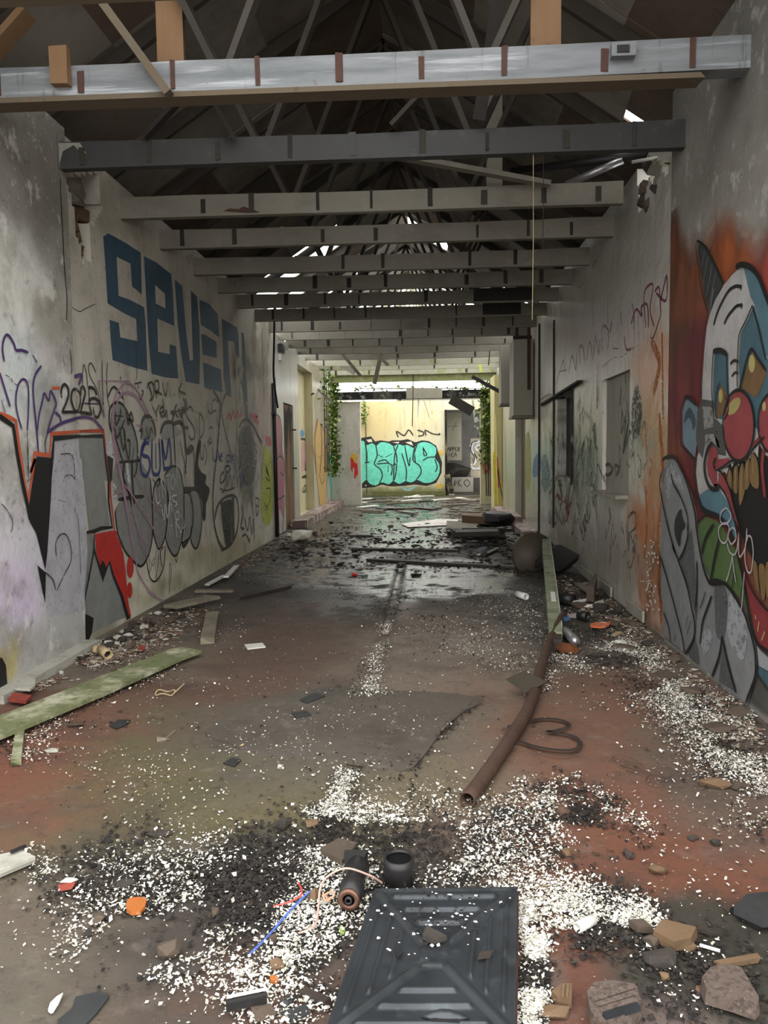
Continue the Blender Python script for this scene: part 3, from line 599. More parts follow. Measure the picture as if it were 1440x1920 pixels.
D.fill(c4((940, 345), (1110, 345), (1070, 385), (1010, 420), (950, 430)), 4); D.fill(c2((270, 1210), (350, 1170), (335, 1500), (310, 1560)), 4)
D.done('black_outline', mK, wl2)
# dark cloud and long black line figure
D = Deco(PL2); D.fill(c3((180, 760), (195, 830), (165, 1000), (195, 1090), (245, 1130), (240, 1210), (280, 1260), (270, 1340), (245, 1420), (240, 1560), (215, 1570), (200, 1380), (130, 1260), (135, 1040), (150, 860)), 2, True)
D.done('dark_cloud', paint((52, 48, 46), .7, .33), wl2)
D = Deco(PL2)
for p, w_ in [(c3((320, 290), (355, 350), (382, 420), (375, 600), (352, 900), (320, 1180), (310, 1400), (325, 1620), (370, 1790), (420, 1870)), 5), (c3((440, 310), (405, 400), (398, 500), (430, 680), (490, 900), (540, 1100), (560, 1250)), 3), (c3((388, 290), (394, 420)), 3),
              (c3((330, 1560), (360, 1430), (430, 1350), (520, 1330), (560, 1400), (570, 1560), (540, 1720), (480, 1830), (400, 1870)), 4), (c3((655, 430), (650, 530)), 5), (c3((575, 640), (610, 585), (660, 570), (720, 640), (770, 740), (800, 800)), 4), (c3((440, 1035), (470, 1035), (485, 1065), (455, 1100), (430, 1065), (440, 1035)), 3),
              (c3((420, 1090), (390, 1130), (385, 1200), (420, 1180), (440, 1110), (430, 1260), (400, 1300)), 3), (c3((450, 1110), (455, 1240), (480, 1120), (500, 1250), (520, 1120), (530, 1240)), 2.5), (c3((380, 1260), (440, 1280), (530, 1250)), 2.5),
              (c3((600, 1430), (610, 1520), (590, 1640), (620, 1660)), 4), (c3((630, 1560), (660, 1680), (680, 1540), (700, 1720), (720, 1560), (725, 1800)), 3), (c3((600, 1740), (640, 1720), (680, 1790)), 3), (c3((690, 1250), (705, 1400), (715, 1560)), 2), (c3((740, 1350), (770, 1370), (765, 1440), (740, 1430), (750, 1530), (770, 1470)), 2.4)]: D.line(p, w_, 5)
D.fill(c3((390, 1400), (480, 1365), (500, 1380), (495, 1820), (440, 1850), (410, 1640)), 3); D.fill(c3((500, 1350), (525, 1340), (530, 1760), (505, 1800)), 3)
D.done('black_line_figure', paint((48, 47, 48), .6, .35), wl2)
# handwriting
D = Deco(PL2)
for p, w_ in [(((800, 270), (840, 400), (850, 470)), 3), (((785, 330), (800, 270), (850, 255), (870, 330), (860, 440), (815, 490)), 3), (((905, 450), (885, 330), (880, 250), (925, 235), (935, 330), (895, 385), (930, 380), (970, 410)), 3), (((985, 260), (1005, 390), (1030, 410), (1045, 260)), 3), (((1060, 260), (1078, 450)), 2.4), (((1130, 400), (1140, 420)), 3), (((1190, 330), (1205, 450)), 3), (((1230, 260), (1200, 360), (1280, 400)), 3),
              (((625, 270), (705, 250)), 3.5), (((660, 260), (672, 330)), 3), (((715, 360), (735, 380), (690, 480)), 3), (((850, 565), (895, 650)), 3), (((935, 545), (900, 640), (905, 700)), 3), (((945, 650), (1000, 620), (975, 565), (945, 620), (970, 690), (1010, 680)), 3), (((985, 470), (1010, 690), (1030, 610), (1045, 720)), 3),
              (((1090, 640), (1130, 650), (1110, 740)), 5), (((1160, 540), (1140, 620), (1180, 700)), 4), (((1130, 640), (1210, 610)), 4), (((1190, 600), (1220, 690), (1240, 580), (1260, 640), (1290, 540), (1280, 470)), 4.5), (((440, 190), (435, 210)), 4), (((275, 440), (355, 310), (480, 470)), 3.5), (((215, 520), (215, 540)), 4),
              (((370, 640), (375, 800), (430, 700), (440, 600)), 3.5), (((360, 680), (470, 690)), 3.5), (((320, 770), (370, 880), (400, 960), (490, 740)), 4), (((510, 610), (540, 800), (570, 640), (600, 750), (530, 720)), 4), (((430, 830), (450, 1000), (480, 1130), (500, 930), (470, 830)), 4), (((480, 900), (540, 1240), (560, 1020), (530, 1000)), 4), (((610, 1100), (590, 1260)), 3), (((680, 880), (720, 860), (700, 980)), 3.5), (((770, 820), (800, 980), (830, 840), (850, 900)), 3)]:
    D.line(c2(*p), w_, 6)
for p, w_ in [(((115, 490), (80, 440), (40, 490), (60, 560), (120, 650), (125, 740), (95, 770), (60, 730)), 2.6), (((145, 570), (155, 710)), 2.6), (((140, 490), (146, 500)), 3), (((170, 500), (178, 745), (215, 680), (210, 560), (170, 500)), 2.6), (((10, 360), (30, 430), (0, 520), (20, 640), (60, 650)), 4), (((255, 400), (262, 480), (300, 505), (300, 400), (330, 370), (360, 400)), 2.6), (((300, 500), (340, 480), (345, 560), (360, 640)), 2.6), (((270, 665), (285, 645), (305, 655)), 2.6), (((255, 800), (280, 750), (290, 770), (265, 820), (300, 790)), 2),
              (((0, 600), (40, 880), (30, 1110)), 4), (((40, 880), (110, 850), (125, 1200)), 4), (((140, 1000), (175, 870), (190, 960), (210, 950), (220, 820), (245, 930), (225, 1030)), 2.6)]: D.line(c3(*p), w_, 6)
for p in [((952, 900), (955, 820), (985, 808), (1005, 870), (980, 980), (948, 1105)), ((945, 1108), (1010, 1118), (1080, 1132)), ((1050, 970), (1060, 1040), (1078, 1130)),
          ((1140, 890), (1110, 825), (1045, 808)), ((1045, 810), (1055, 960)), ((1055, 960), (1120, 940), (1180, 1000), (1188, 1090), (1150, 1172), (1110, 1130), (1105, 1060)), ((1222, 995), (1222, 1005))]: D.line(c5(*p), 4.6, 7)
D.done('black_handwriting', mK, wl2)
D = Deco(PL1)
for p in [((722, 925), (715, 850), (745, 775), (790, 800), (805, 880), (780, 980), (728, 1100)), ((728, 1105), (830, 1104), (935, 1105)), ((895, 830), (850, 850), (838, 960), (880, 1085), (920, 1080), (945, 980), (935, 880), (895, 830))]: D.line(c5(*p), 4.2, 8)
D.done('black_handwriting', mK, wl1)
D = Deco(PL2)
for p in [((985, 780), (985, 620), (1000, 540), (1030, 640), (1045, 800)), ((1140, 620), (1090, 520), (1055, 560), (1075, 680), (1150, 820), (1190, 960), (1240, 1170)), ((1218, 490), (1222, 740), (1235, 1100)), ((1285, 515), (1275, 640), (1280, 900), (1310, 1060))]: D.line(c5(*p), 2.6, 3)
D.done('grey_spray_lines', paint((96, 94, 90), .6, .3), wl2)
D = Deco(PL2)
for p, w_ in [(((150, 232), (550, 240)), 3), (((150, 235), (180, 420), (240, 700)), 2.4), (((335, 580), (380, 400), (500, 265), (600, 300), (700, 440), (790, 640)), 3), (((380, 540), (430, 430), (540, 385), (640, 440), (720, 570), (765, 660)), 4), (((450, 260), (470, 430), (490, 560)), 2.4), (((525, 270), (530, 370)), 2.4), (((600, 300), (590, 380)), 2.4), (((670, 370), (670, 450)), 2.4), (((345, 600), (330, 800), (370, 1150), (450, 1500), (520, 1920)), 7), (((360, 1000), (410, 1180)), 6), (((640, 800), (720, 820)), 3), (((800, 720), (910, 740)), 3)]: D.line(c2(*p), w_, 8)
for p, w_ in [(((180, 380), (230, 560), (270, 900), (340, 1250), (380, 1420), (500, 1610), (590, 1680)), 3), (((200, 390), (250, 700), (300, 1000)), 2.4), (((60, 450), (200, 395)), 3), (((200, 320), (290, 430), (480, 740), (580, 900), (615, 1060)), 3), (((285, 430), (310, 650), (380, 900), (480, 1220)), 2.6), (((340, 760), (380, 900), (470, 1030)), 2.6), (((330, 190), (500, 480), (640, 650), (700, 780)), 2), (((500, 1640), (590, 1700), (700, 1750)), 2), (((510, 1230), (560, 1310), (600, 1090)), 1.8)]: D.line(c4(*p), w_, 8)
D.done('pink_spray_lines', paint((176, 138, 160), .6, .30), wl2)
D = Deco(PL2)
for p in [((770, 975), (705, 1130), (705, 1380), (770, 1460), (815, 1350), (800, 1220), (720, 1180), (750, 1050), (800, 1030)), ((845, 1000), (850, 1395), (945, 1390), (935, 990)), ((890, 1050), (895, 1350)), ((1000, 1380), (970, 990), (1020, 1240), (1065, 975), (1090, 1320), (1000, 1360))]: D.line(c2(*p), 5, 7)
for p in [((305, 850), (312, 970), (345, 970), (355, 870), (375, 980)), ((375, 950), (400, 930), (390, 910), (375, 960), (400, 990)), ((480, 930), (450, 930), (445, 990), (475, 980), (485, 930), (490, 1000)), ((495, 1000), (500, 940), (520, 930)), ((530, 980), (540, 950))]: D.line(c3(*p), 2.6, 7)
D.line(c3((570, 1150), (600, 1100), (590, 1240), (620, 1130), (620, 1230)), 3, 7)
D.done('blue_tag', paint((48, 62, 128), .6, .3), wl2)
D = Deco(PL2)
for p, w_ in [(((575, 370), (603, 545), (632, 530)), 2.6), (((620, 330), (642, 520)), 2.4), (((675, 480), (650, 250), (710, 440), (690, 230)), 2.6), (((705, 215), (760, 195)), 3), (((735, 205), (757, 430)), 2.6), (((797, 185), (770, 280), (797, 375), (825, 280), (797, 185)), 2.6), (((850, 340), (845, 90), (885, 250)), 2.4), (((650, 570), (690, 740), (700, 560), (735, 730), (745, 540)), 3), (((755, 690), (760, 450), (785, 640)), 2.6), (((760, 570), (785, 560)), 2), (((845, 450), (790, 460), (800, 515), (850, 545), (820, 585)), 2.6), (((735, 730), (765, 960)), 2.4), (((770, 720), (800, 960)), 2.4), (((745, 830), (790, 820)), 2), (((845, 960), (830, 690), (865, 655), (870, 730), (835, 770), (905, 910)), 2.6), (((890, 690), (930, 760), (910, 860), (960, 800)), 1.6)]: D.line(c4(*p), w_, 9)
D.fill(c2((250, 1010), (350, 1010), (345, 1090), (320, 1130), (355, 1240), (260, 1180)), 5); D.fill(c2((505, 1290), (540, 1290), (570, 1560), (545, 1580), (515, 1440)), 5)
for q in [((330, 1580), (355, 1570), (350, 1640), (375, 1600)), ((340, 1720), (390, 1720), (350, 1790), (345, 1850))]: D.line(c2(*q), 3.2, 9)
D.done('white_lettering', paint((206, 206, 210), .6, .33), wl2)
D = Deco(PL2)
for q in [((455, 560), (480, 500), (490, 570), (520, 480), (530, 560), (560, 490), (575, 540), (600, 520)), ((700, 520), (760, 540), (720, 560), (770, 600)), ((845, 780), (880, 750), (890, 820), (850, 800)), ((690, 510), (740, 520))]: D.line(c3(*q), 3.4, 4)
D.line(c3((840, 740), (885, 780)), 8, 4); D.line(c3((700, 525), (765, 590)), 6, 4)
D.done('pink_red_tag', paint((206, 96, 100), .6, .34), wl2)
D = Deco(PL2).fill(c3((830, 830), (880, 880), (905, 1000), (915, 1250), (910, 1480), (885, 1600), (850, 1632), (810, 1560), (790, 1400), (800, 1200), (812, 1000)), 3, True); yel = D.done('yellow_face', paint((176, 186, 72), .6, .34), wl2)
D = Deco(PL2).line(c3((845, 1260), (888, 1265), (882, 1370), (850, 1440), (825, 1400)), 2, 5).line(c3((835, 1450), (865, 1475)), 1.6, 5).line(c3((865, 1445), (835, 1480)), 1.6, 5).line(c3((840, 1010), (865, 1120), (845, 1060), (880, 1180), (840, 1150)), 2.4, 5).line(c3((870, 1000), (850, 1080)), 2, 5); D.done('face_marks', mK, wl2)
D = Deco(PL2).fill(c3((600, 660), (680, 640), (720, 760), (760, 860), (740, 1100), (700, 1220), (630, 1210), (590, 1050), (570, 800)), 2, True); D.done('grey_smudge', paint((110, 112, 106), .7, .46), wl2)
# ---- big silver piece on the nearest left wall with orange and black edges
both = [(PL1, wl1), (PL2, wl2)]
xe = 150
D = Deco(PL1); D.line(c5((-60, 1105), (0, 1130), (95, 1165), (180, 1210), (215, 1480), (275, 1900))+c6((262, 400)), 6.5, 4, False); D.line(c6((258, 400), (325, 0))+c5((360, 1830), (405, 1600), (585, 1625), (605, 1370), (940, 1335)), 6.5, 4, False)
D.line(c5((625, 815), (700, 815)), 7, 3); D.done('orange_outline', paint((196, 92, 62), .6, .26), wl1)
D = Deco(PL2); D.line(c5((925, 1335), (1235, 1328), (1275, 1700), (1312, 1920))+c6((1040, 340), (1078, 680)), 6, 4, False); D.done('orange_outline', paint((178, 76, 52), .6, .26), wl2)
D = Deco(PL1); D.line(c5((-60, 1140), (0, 1168), (145, 1270), (195, 1600), (252, 1920))+c6((250, 440), (268, 560)), 8, 5, False); D.line(c6((478, 60), (470, 300), (455, 560)), 3, 5)
D.fill([(66, 856), (94, 859), (94, 880), (95, 900), (93, 940), (90, 985), (87, 1034), (83, 1068), (76, 1040), (66, 1000), (54, 978), (52, 950), (58, 910)], 5)
D.line(c5((595, 1900), (615, 1640), (632, 1420), (940, 1395)), 7.5, 6, False); D.fill(c6((345, 1010), (425, 1080), (418, 1370), (372, 1150)), 5); D.fill(c6((-40, 1880), (10, 1890), (45, 1960), (60, 2180), (-40, 2200)), 5)
D.done('black_outline', paint((26, 26, 28), .5, .22), wl1)
D = Deco(PL2); D.line(c5((925, 1396), (1225, 1392), (1262, 1700), (1292, 1920))+c6((1020, 400), (1055, 650), (950, 660), (880, 690), (800, 700)), 5.5, 5, False); D.line(c6((885, 720), (882, 870), (830, 1150), (790, 1360)), 4, 5, False)
D.fill(c6((880, 800), (905, 920), (940, 1010), (965, 960), (1000, 1030), (1030, 955), (1070, 1090), (1120, 1190), (1165, 1310), (1230, 1510), (1195, 1530), (1130, 1300), (1060, 1120), (1025, 990), (990, 1100), (965, 1170), (915, 990), (880, 880)), 5)
D.fill(c6((768, 1450), (880, 1510), (862, 1650), (805, 1790), (778, 1610)), 5); D.done('black_outline', paint((26, 26, 28), .5, .24), wl2)
D = Deco(PL2).fill(c6((780, 20), (960, 0), (1040, 640), (870, 680), (840, 690), (800, 300)), 1); D.done('grey_letter', paint((136, 137, 134), .42, .2), wl2)
D = Deco(PL2).fill(c5((940, 1400), (1215, 1412), (1262, 1720), (1295, 1930), (980, 1930)), 1.6).fill(c6((770, 700), (880, 720), (960, 1170), (1030, 1000), (1130, 1300), (1190, 1500), (870, 1650), (880, 1500), (770, 1440)), 1); D.done('grey_letter', paint((138, 140, 138), .42, .24), wl2)
D = Deco(PL1).fill(c5((635, 1440), (940, 1420), (965, 1930), (600, 1930)), 1).fill(c6((485, 0), (770, 0), (800, 400), (830, 900), (780, 1440), (440, 1500), (425, 1000), (470, 300)), 1); D.done('silver_letter', paint((178, 178, 184), .4, .3), wl1)
D = Deco(PL2).fill(c6((890, 715), (1065, 680), (1100, 690), (1100, 740), (1130, 800), (1160, 900), (1185, 1100), (1200, 1330), (1235, 1500), (1210, 1480), (1150, 1280), (1070, 1100), (1035, 960), (995, 1030), (965, 950), (938, 1010), (905, 900)), 6)
D.ell(c6((1225, 1030))[0], 6.3, 20, 6).ell(c6((1220, 1245))[0], 5, 15, 6); D.done('red_flash', paint((190, 44, 40), .5, .3), wl2)
D = Deco(PL1)
for p, w_ in [(((30, 490), (10, 330), (35, 210), (70, 178), (110, 215), (150, 290), (178, 362), (240, 362), (315, 388)), 4), (((380, 430), (420, 500)), 4), (((-20, 640), (60, 900), (100, 1030)), 4), (((0, 970), (40, 1100)), 3), (((240, 1300), (185, 1100), (172, 930), (200, 780), (255, 712), (305, 745), (325, 860), (322, 1100), (310, 1320)), 3.4), (((475, 555), (405, 660), (380, 800), (390, 1000), (420, 1300), (442, 1570)), 4), (((430, 1330), (450, 1150), (490, 980), (515, 880), (570, 965), (590, 850), (655, 980), (640, 1060), (575, 1260), (550, 1370)), 3.6), (((550, 1350), (720, 1240), (930, 1172)), 4.6), (((650, 1110), (700, 1160), (722, 1250)), 4)]: D.line(c5(*p), w_, 7)
D.done('purple_spray_lines', paint((78, 52, 106), .6, .26), wl1)
D = Deco(PL2); D.line(c5((925, 1174), (1000, 1165), (1110, 1195), (1215, 1310)), 4, 7); D.line(c5((850, 690), (968, 660), (930, 770)), 5, 7); D.line(c5((1010, 1000), (1200, 1010)), 4, 3); D.done('purple_spray_lines', paint((96, 70, 116), .6, .3), wl2)
D = Deco(PL1)
for p, w_ in [(c5((310, 1320), (318, 1600), (325, 1890)), 2.4), (c5((550, 1370), (525, 1470), (535, 1600)), 2.2), (c5((50, 660), (90, 680)), 2.2), (c5((115, 705), (130, 740)), 2.6), (c5((160, 765), (185, 785)), 2.2), (c5((710, 1610), (830, 1610), (870, 1700), (885, 1910)), 1.6), (c5((750, 1560), (755, 1630)), 1.6), (c5((885, 1560), (930, 1740)), 1.4), (c6((590, 220), (600, 170), (660, 155), (700, 200)), 1.4), (c6((540, 390), (600, 410)), 1.4), (c6((520, 920), (515, 800), (560, 720), (620, 730), (660, 850), (655, 980), (600, 1090), (520, 1260)), 2), (c6((420, 1080), (490, 1150), (510, 1240)), 2), (c6((0, 430), (60, 500), (105, 600), (90, 700)), 1.6), (c6((245, 215), (300, 170)), 2), (c6((690, 460), (730, 600), (745, 900), (755, 1100)), 1.2)]: D.line(p, w_, 7)
D.done('thin_black_lines', paint((58, 56, 58), .6, .36), wl1)
D = Deco(PL2).line([(146, 250), (150, 250)], 1, 1); 
# ---- far left wall: pink letters on a panel, face, turquoise drips, black and blue letter
c7 = A(400, 560, 4.0)
M_panel = mat('white_wall_panel', (190, 188, 180), .35, [((130, 126, 116), 3, .55, .8, .5, (1, 1, .2))], bump=[(6, .15, .02)])
up0, up1 = PL3.uv(517, 850)[0], PL3.uv(530, 850)[0]
MB().box((PL3.v, up0, .02), (PL3.v+.035, up1, 2.9), .006).build('wall_panel', M_panel, wl3)
PLp = Plane(0, PL3.v+.036, 1)
Deco(PLp).fill(c7((456, 900), (475, 875), (500, 905), (512, 1000), (515, 1100), (528, 1200), (535, 1300), (530, 1480), (520, 1700), (512, 1780), (490, 1700), (472, 1500), (462, 1200)), 1, True).done('pink_letter', paint((176, 96, 122), .5, .28), wl3)
D = Deco(PLp)
for q in [((456, 900), (475, 872), (503, 905), (514, 1000), (510, 1120)), ((470, 1210), (500, 1180), (530, 1220), (525, 1320), (500, 1300)), ((466, 1200), (474, 1500), (492, 1700)), ((470, 1500), (500, 1500), (535, 1490), (520, 1700), (512, 1790))]: D.line(c7(*q), 2.2, 3)
D.done('black_outline', mK, wl3)
Deco(PL3).fill(c7((780, 910), (805, 945), (830, 1000), (845, 1200), (842, 1400), (832, 1600), (800, 1560), (772, 1300), (748, 1120), (755, 1000)), 2, True).done('tall_face', paint((178, 146, 84), .6, .3), wl3)
D = Deco(PL3)
for q in [((780, 912), (760, 1050), (770, 1300)), ((805, 945), (812, 1100), (800, 1300))]: D.line(c7(*q), 7, 3)
D.done('face_hair', paint((100, 58, 56), .6, .3), wl3)
D = Deco(PL3)
for q in [((748, 1110), (770, 1300), (800, 1560), (832, 1600), (846, 1400), (846, 1200), (830, 1000), (805, 945)), ((790, 1180), (800, 1190)), ((815, 1170), (830, 1185)), ((790, 1310), (815, 1390), (830, 1330)), ((845, 1100), (866, 1250), (850, 1420), (870, 1560))]: D.line(c7(*q), 1.6, 4)
D.done('black_outline', mK, wl3)
D = Deco(PL3).fill(c7((858, 1180), (900, 1160), (972, 1160), (985, 1250), (970, 1520), (945, 1500), (930, 1490), (905, 1490), (885, 1530), (872, 1400)), 2); D.done('turquoise_letter', paint((84, 176, 164), .5, .28), wl3)
D = Deco(PL3).line(c7((874, 1500), (885, 1540), (905, 1490), (930, 1500), (945, 1495), (968, 1530)), 2, 3).line(c7((905, 1200), (915, 1480)), 1, 3).line(c7((945, 1180), (945, 1480)), 1, 3); D.done('black_outline', mK, wl3)
D = Deco(PL3).line(c7((975, 1180), (990, 1290), (980, 1500)), 3, 3); D.done('blue_streak', paint((96, 150, 196), .5, .3), wl3)
PN = Plane(0, PL3.v-.198, 1)
D = Deco(PN).line(c7((740, 1090), (700, 1160), (720, 1230), (690, 1280), (690, 1220)), 4, 3).line(c7((745, 1250), (735, 1310), (665, 1340)), 4, 3).line(c7((655, 1050), (720, 1060), (745, 1050)), 3, 3).line(c7((665, 1440), (690, 1400), (700, 1440), (670, 1450), (720, 1410), (735, 1450)), 1.4, 3); D.done('black_letter', mK, wl3)
D = Deco(PN).fill(c7((660, 1070), (740, 1080), (700, 1160), (715, 1220), (690, 1280), (660, 1300)), 1).done('pink_letter', paint((206, 160, 160), .5, .3), wl3)
D = Deco(PN).ell(c7((665, 1010))[0], 4, 7, 2).ell(c7((710, 1020))[0], 4, 4, 2).ell(c7((733, 1350))[0], 3.5, 4, 2).fill(c7((720, 1160), (748, 1100), (748, 1230), (715, 1250)), 2).done('blue_spots', paint((90, 150, 190), .5, .28), wl3)
# the door in the far left wall
dr = empty('door_3', (PL3.v-.1, yD0, 0), 'rotten brown plywood door charred at the top in the far left wall', 'door', kind='structure')
M_ply = mat('rotten_plywood', (128, 92, 56), .8, [((56, 36, 22), 2.5, .42, .62, .9, (3, 3, .3)), ((170, 140, 96), 7, .58, .74, .5, (2, 2, .4))], bump=[(30, .4, .006)])
Y0, Y1 = yD0+.02, yD1-.02
sub('door_panel', MB().box((PL3.v-.08, Y0, 0), (PL3.v-.03, Y1, zD-.02)), M_ply, dr)
PDr = Plane(0, PL3.v-.028, 1)
D = Deco(PDr).fill(c7((524, 800), (545, 850), (565, 795), (580, 850), (598, 840), (605, 960), (596, 1000), (585, 900), (575, 1100), (562, 900), (550, 1250), (545, 960), (535, 1200), (528, 1000)), 1)
sub('char_mark', MB().add(D.v, D.f), paint((30, 24, 20), .9, .3), dr)
for z in (1.2, 2.0): sub('hinge_pin', MB().bar((PL3.v-.1, Y1-.02, z), (PL3.v+.06, Y1+.02, z), .03, .03), M_black, dr)
# ---- lettering on the back wall
c8 = A(640, 680, 4.5)
Deco(PB).fill(c8((130, 640), (165, 635), (250, 622), (285, 665), (330, 655), (400, 665), (430, 655), (500, 655), (560, 645), (625, 672), (680, 655), (740, 662), (800, 700), (820, 760), (850, 840), (845, 930), (800, 1015), (720, 1040), (620, 1028), (520, 1040), (420, 1045), (340, 1030), (280, 1050), (160, 1060), (130, 1050)), 2).done('black_outline', paint((32, 32, 34), .6, .24), wb)
Deco(PB).fill(c8((110, 660), (155, 662), (190, 662), (215, 695), (260, 680), (295, 700), (335, 672), (400, 680), (440, 704), (480, 688), (520, 700), (560, 695), (612, 720), (640, 690), (690, 670), (750, 682), (795, 715), (800, 760), (788, 800), (822, 850), (830, 910), (805, 975), (760, 1008), (700, 1014), (640, 990), (590, 1010), (540, 1000), (490, 1022), (440, 1000), (400, 1025), (340, 1010), (290, 1035), (240, 1020), (210, 990), (160, 1030), (110, 1030)), 3, True).done('turquoise_letter', paint((104, 204, 184), .5, .16), wb)
D = Deco(PB)
for q in [((200, 675), (215, 760), (215, 835), (198, 845), (235, 840)), ((290, 690), (302, 780), (280, 855), (330, 900), (345, 960), (320, 1020)), ((300, 855), (390, 848), (430, 865), (465, 860), (455, 960), (435, 1000)), ((305, 775), (345, 797)), ((375, 797), (425, 770)), ((310, 835), (370, 820), (400, 850)), ((395, 870), (393, 920)), ((425, 870), (430, 900), (420, 950)), ((440, 704), (465, 780), (470, 850)), ((480, 690), (450, 790), (440, 990)), ((510, 765), (548, 900), (545, 1000)), ((535, 700), (570, 870), (580, 800)), ((620, 700), (605, 820), (660, 870), (672, 930), (630, 990)), ((690, 715), (698, 780), (720, 775), (690, 720)), ((690, 825), (730, 800), (790, 795)), ((790, 815), (808, 880), (795, 920)), ((640, 690), (618, 760), (625, 840))]: D.line(c8(*q), 2.2, 5)
for q in [((480, 628), (468, 580), (530, 615), (568, 568), (605, 612)), ((645, 570), (690, 585), (690, 612), (650, 620)), ((715, 612), (708, 570), (770, 600), (828, 606), (826, 598))]: D.line(c8(*q), 2.4, 5)
D.done('black_lettering', mK, wb)
D = Deco(PB).fill(c8((210, 650), (255, 645), (262, 668), (228, 672)), 5).fill(c8((430, 672), (490, 668), (480, 682)), 5).fill(c8((540, 672), (590, 666), (606, 700), (580, 690)), 5).fill(c8((195, 1035), (210, 1030), (212, 1045)), 5).done('white_highlight', paint((214, 206, 186), .6, .1), wb)
Deco(PB).ell(c8((838, 770))[0], 5, 7, 1).ell(c8((828, 1042))[0], 6, 5, 1).done('yellow_spot', paint((206, 170, 70), .6, .3), wb)
D = Deco(PB).line(c8((510, 1050), (560, 1075), (620, 1048)), 4, 1).line(c8((850, 780), (845, 810)), 4, 1).done('blue_spot', paint((130, 176, 180), .6, .3), wb)
D = Deco(PP).ell(c8((105, 810))[0], 7, 10, 2).done('yellow_spot', paint((200, 164, 60), .6, .25), bpy.data.objects['trim_3'])
D = Deco(PP).fill(c8((78, 800), (95, 808), (112, 845), (135, 850), (142, 945), (128, 950), (120, 980), (108, 970), (112, 890), (98, 880), (95, 930), (80, 895)), 3).done('red_drips', paint((196, 40, 36), .6, .2), bpy.data.objects['trim_3'])
p4 = bpy.data.objects['trim_4']
D = Deco(PP).line(c8((1195, 870), (1215, 845), (1245, 850), (1250, 885), (1235, 910), (1205, 900), (1195, 870)), 2, 2).line(c8((1210, 870), (1214, 878)), 2.4, 2).line(c8((1232, 868), (1236, 876)), 2.4, 2).line(c8((1205, 935), (1212, 912), (1222, 935), (1232, 912), (1245, 935)), 2, 2).line(c8((1188, 848), (1200, 860)), 2, 2).line(c8((1255, 905), (1275, 930)), 2, 2).done('red_skull', paint((190, 50, 46), .6, .2), p4)
PPL = Plane(1, 19.6, -1); 
Deco(Plane(0, xp, -1)).line([(929, 780), (931, 860), (934, 945)], 9, 2).done('yellow_streak', paint((206, 190, 60), .6, .3), pil)
D = Deco(PPL).line(c8((1295, 760), (1300, 950), (1310, 1180)), 7, 2).line(c8((1345, 1000), (1360, 1190)), 8, 2).done('yellow_streak', paint((212, 196, 64), .6, .22), pil)
D = Deco(PPL).line(c8((1312, 800), (1322, 960), (1325, 1050)), 4, 3).done('red_streak', paint((190, 90, 84), .6, .3), pil)
D = Deco(PPL).line(c8((1320, 900), (1345, 1060), (1370, 1200)), 2.4, 3).done('grey_streak', paint((100, 96, 100), .6, .3), pil)
# swirl in the dark room and a hanging sheet
D = Deco(PD).fill(c8((1090, 640), (1200, 640), (1200, 970), (1090, 970)), 1).done('mural_ground', paint((170, 160, 136), .6, .2), wd)
D = Deco(PD)
for q in [((1160, 665), (1110, 680), (1100, 740), (1130, 790), (1125, 850), (1098, 860)), ((1165, 690), (1135, 710), (1150, 740)), ((1100, 880), (1130, 900), (1165, 890)), ((1090, 700), (1100, 690))]: D.line(c8(*q), 4.4, 2)
D.done('white_swirl', paint((214, 216, 220), .5, .1), wd)
D = Deco(PD)
for q in [((1150, 660), (1105, 675), (1092, 740), (1122, 795), (1115, 850)), ((1160, 710), (1145, 720)), ((1100, 800), (1110, 830)), ((1110, 905), (1165, 905))]: D.line(c8(*q), 2, 3)
D.done('black_swirl', mK, wd)
D = Deco(PD).line(c8((1125, 770), (1150, 830)), 4, 2).line(c8((1105, 850), (1120, 880)), 3, 2).done('orange_swirl', paint((190, 130, 80), .5, .2), wd)
# ---- right wall tags
c9 = A(960, 480, 3.0)
D = Deco(PR2)
for q, w_ in [(((612, 318), (620, 385)), 4), (((680, 275), (690, 360)), 4), (((690, 340), (685, 410)), 3.4), (((672, 380), (700, 300), (730, 335), (728, 290), (762, 275), (770, 400)), 4), (((755, 400), (745, 210), (795, 160), (778, 300), (800, 395)), 3.4), (((805, 200), (830, 180), (838, 330)), 3.4), (((838, 250), (872, 110), (868, 250), (815, 210)), 4), (((838, 330), (800, 450), (782, 460)), 2.6), (((632, 450), (645, 525), (672, 520)), 3.4), (((570, 520), (600, 520)), 2.6), (((560, 380), (555, 420)), 8),
              (((740, 330), (742, 470)), 2), (((712, 330), (716, 480)), 2), (((690, 400), (690, 470)), 2)]: D.line(c9(*q), w_, 2)
D.done('crimson_tag', paint((112, 44, 66), .5, .3), wr2)
D = Deco(PR2)
for q in [((250, 720), (290, 590), (300, 680)), ((270, 650), (310, 640)), ((320, 660), (340, 560), (360, 640), (365, 540)), ((385, 610), (380, 520), (400, 510), (410, 590)), ((420, 590), (440, 480), (455, 580)), ((460, 570), (470, 450), (490, 550), (495, 470)), ((510, 550), (510, 400), (545, 420), (540, 520)), ((480, 620), (475, 860)), ((490, 700), (488, 830)), ((150, 820), (190, 790), (225, 780))]: D.line(c9(*q), 4, 2)
D.done('faded_crimson_tag', paint((140, 110, 116), .45, .42), wr2)
D = Deco(PR2).line(c9((480, 740), (482, 850)), 6, 3).line(c9((335, 1380), (335, 1480)), 4, 3).line(c9((270, 1290), (280, 1370), (255, 1340)), 6, 3).done('red_smear', paint((132, 44, 50), .6, .36), wr2)
PW = Plane(0, XR+.038, -1)
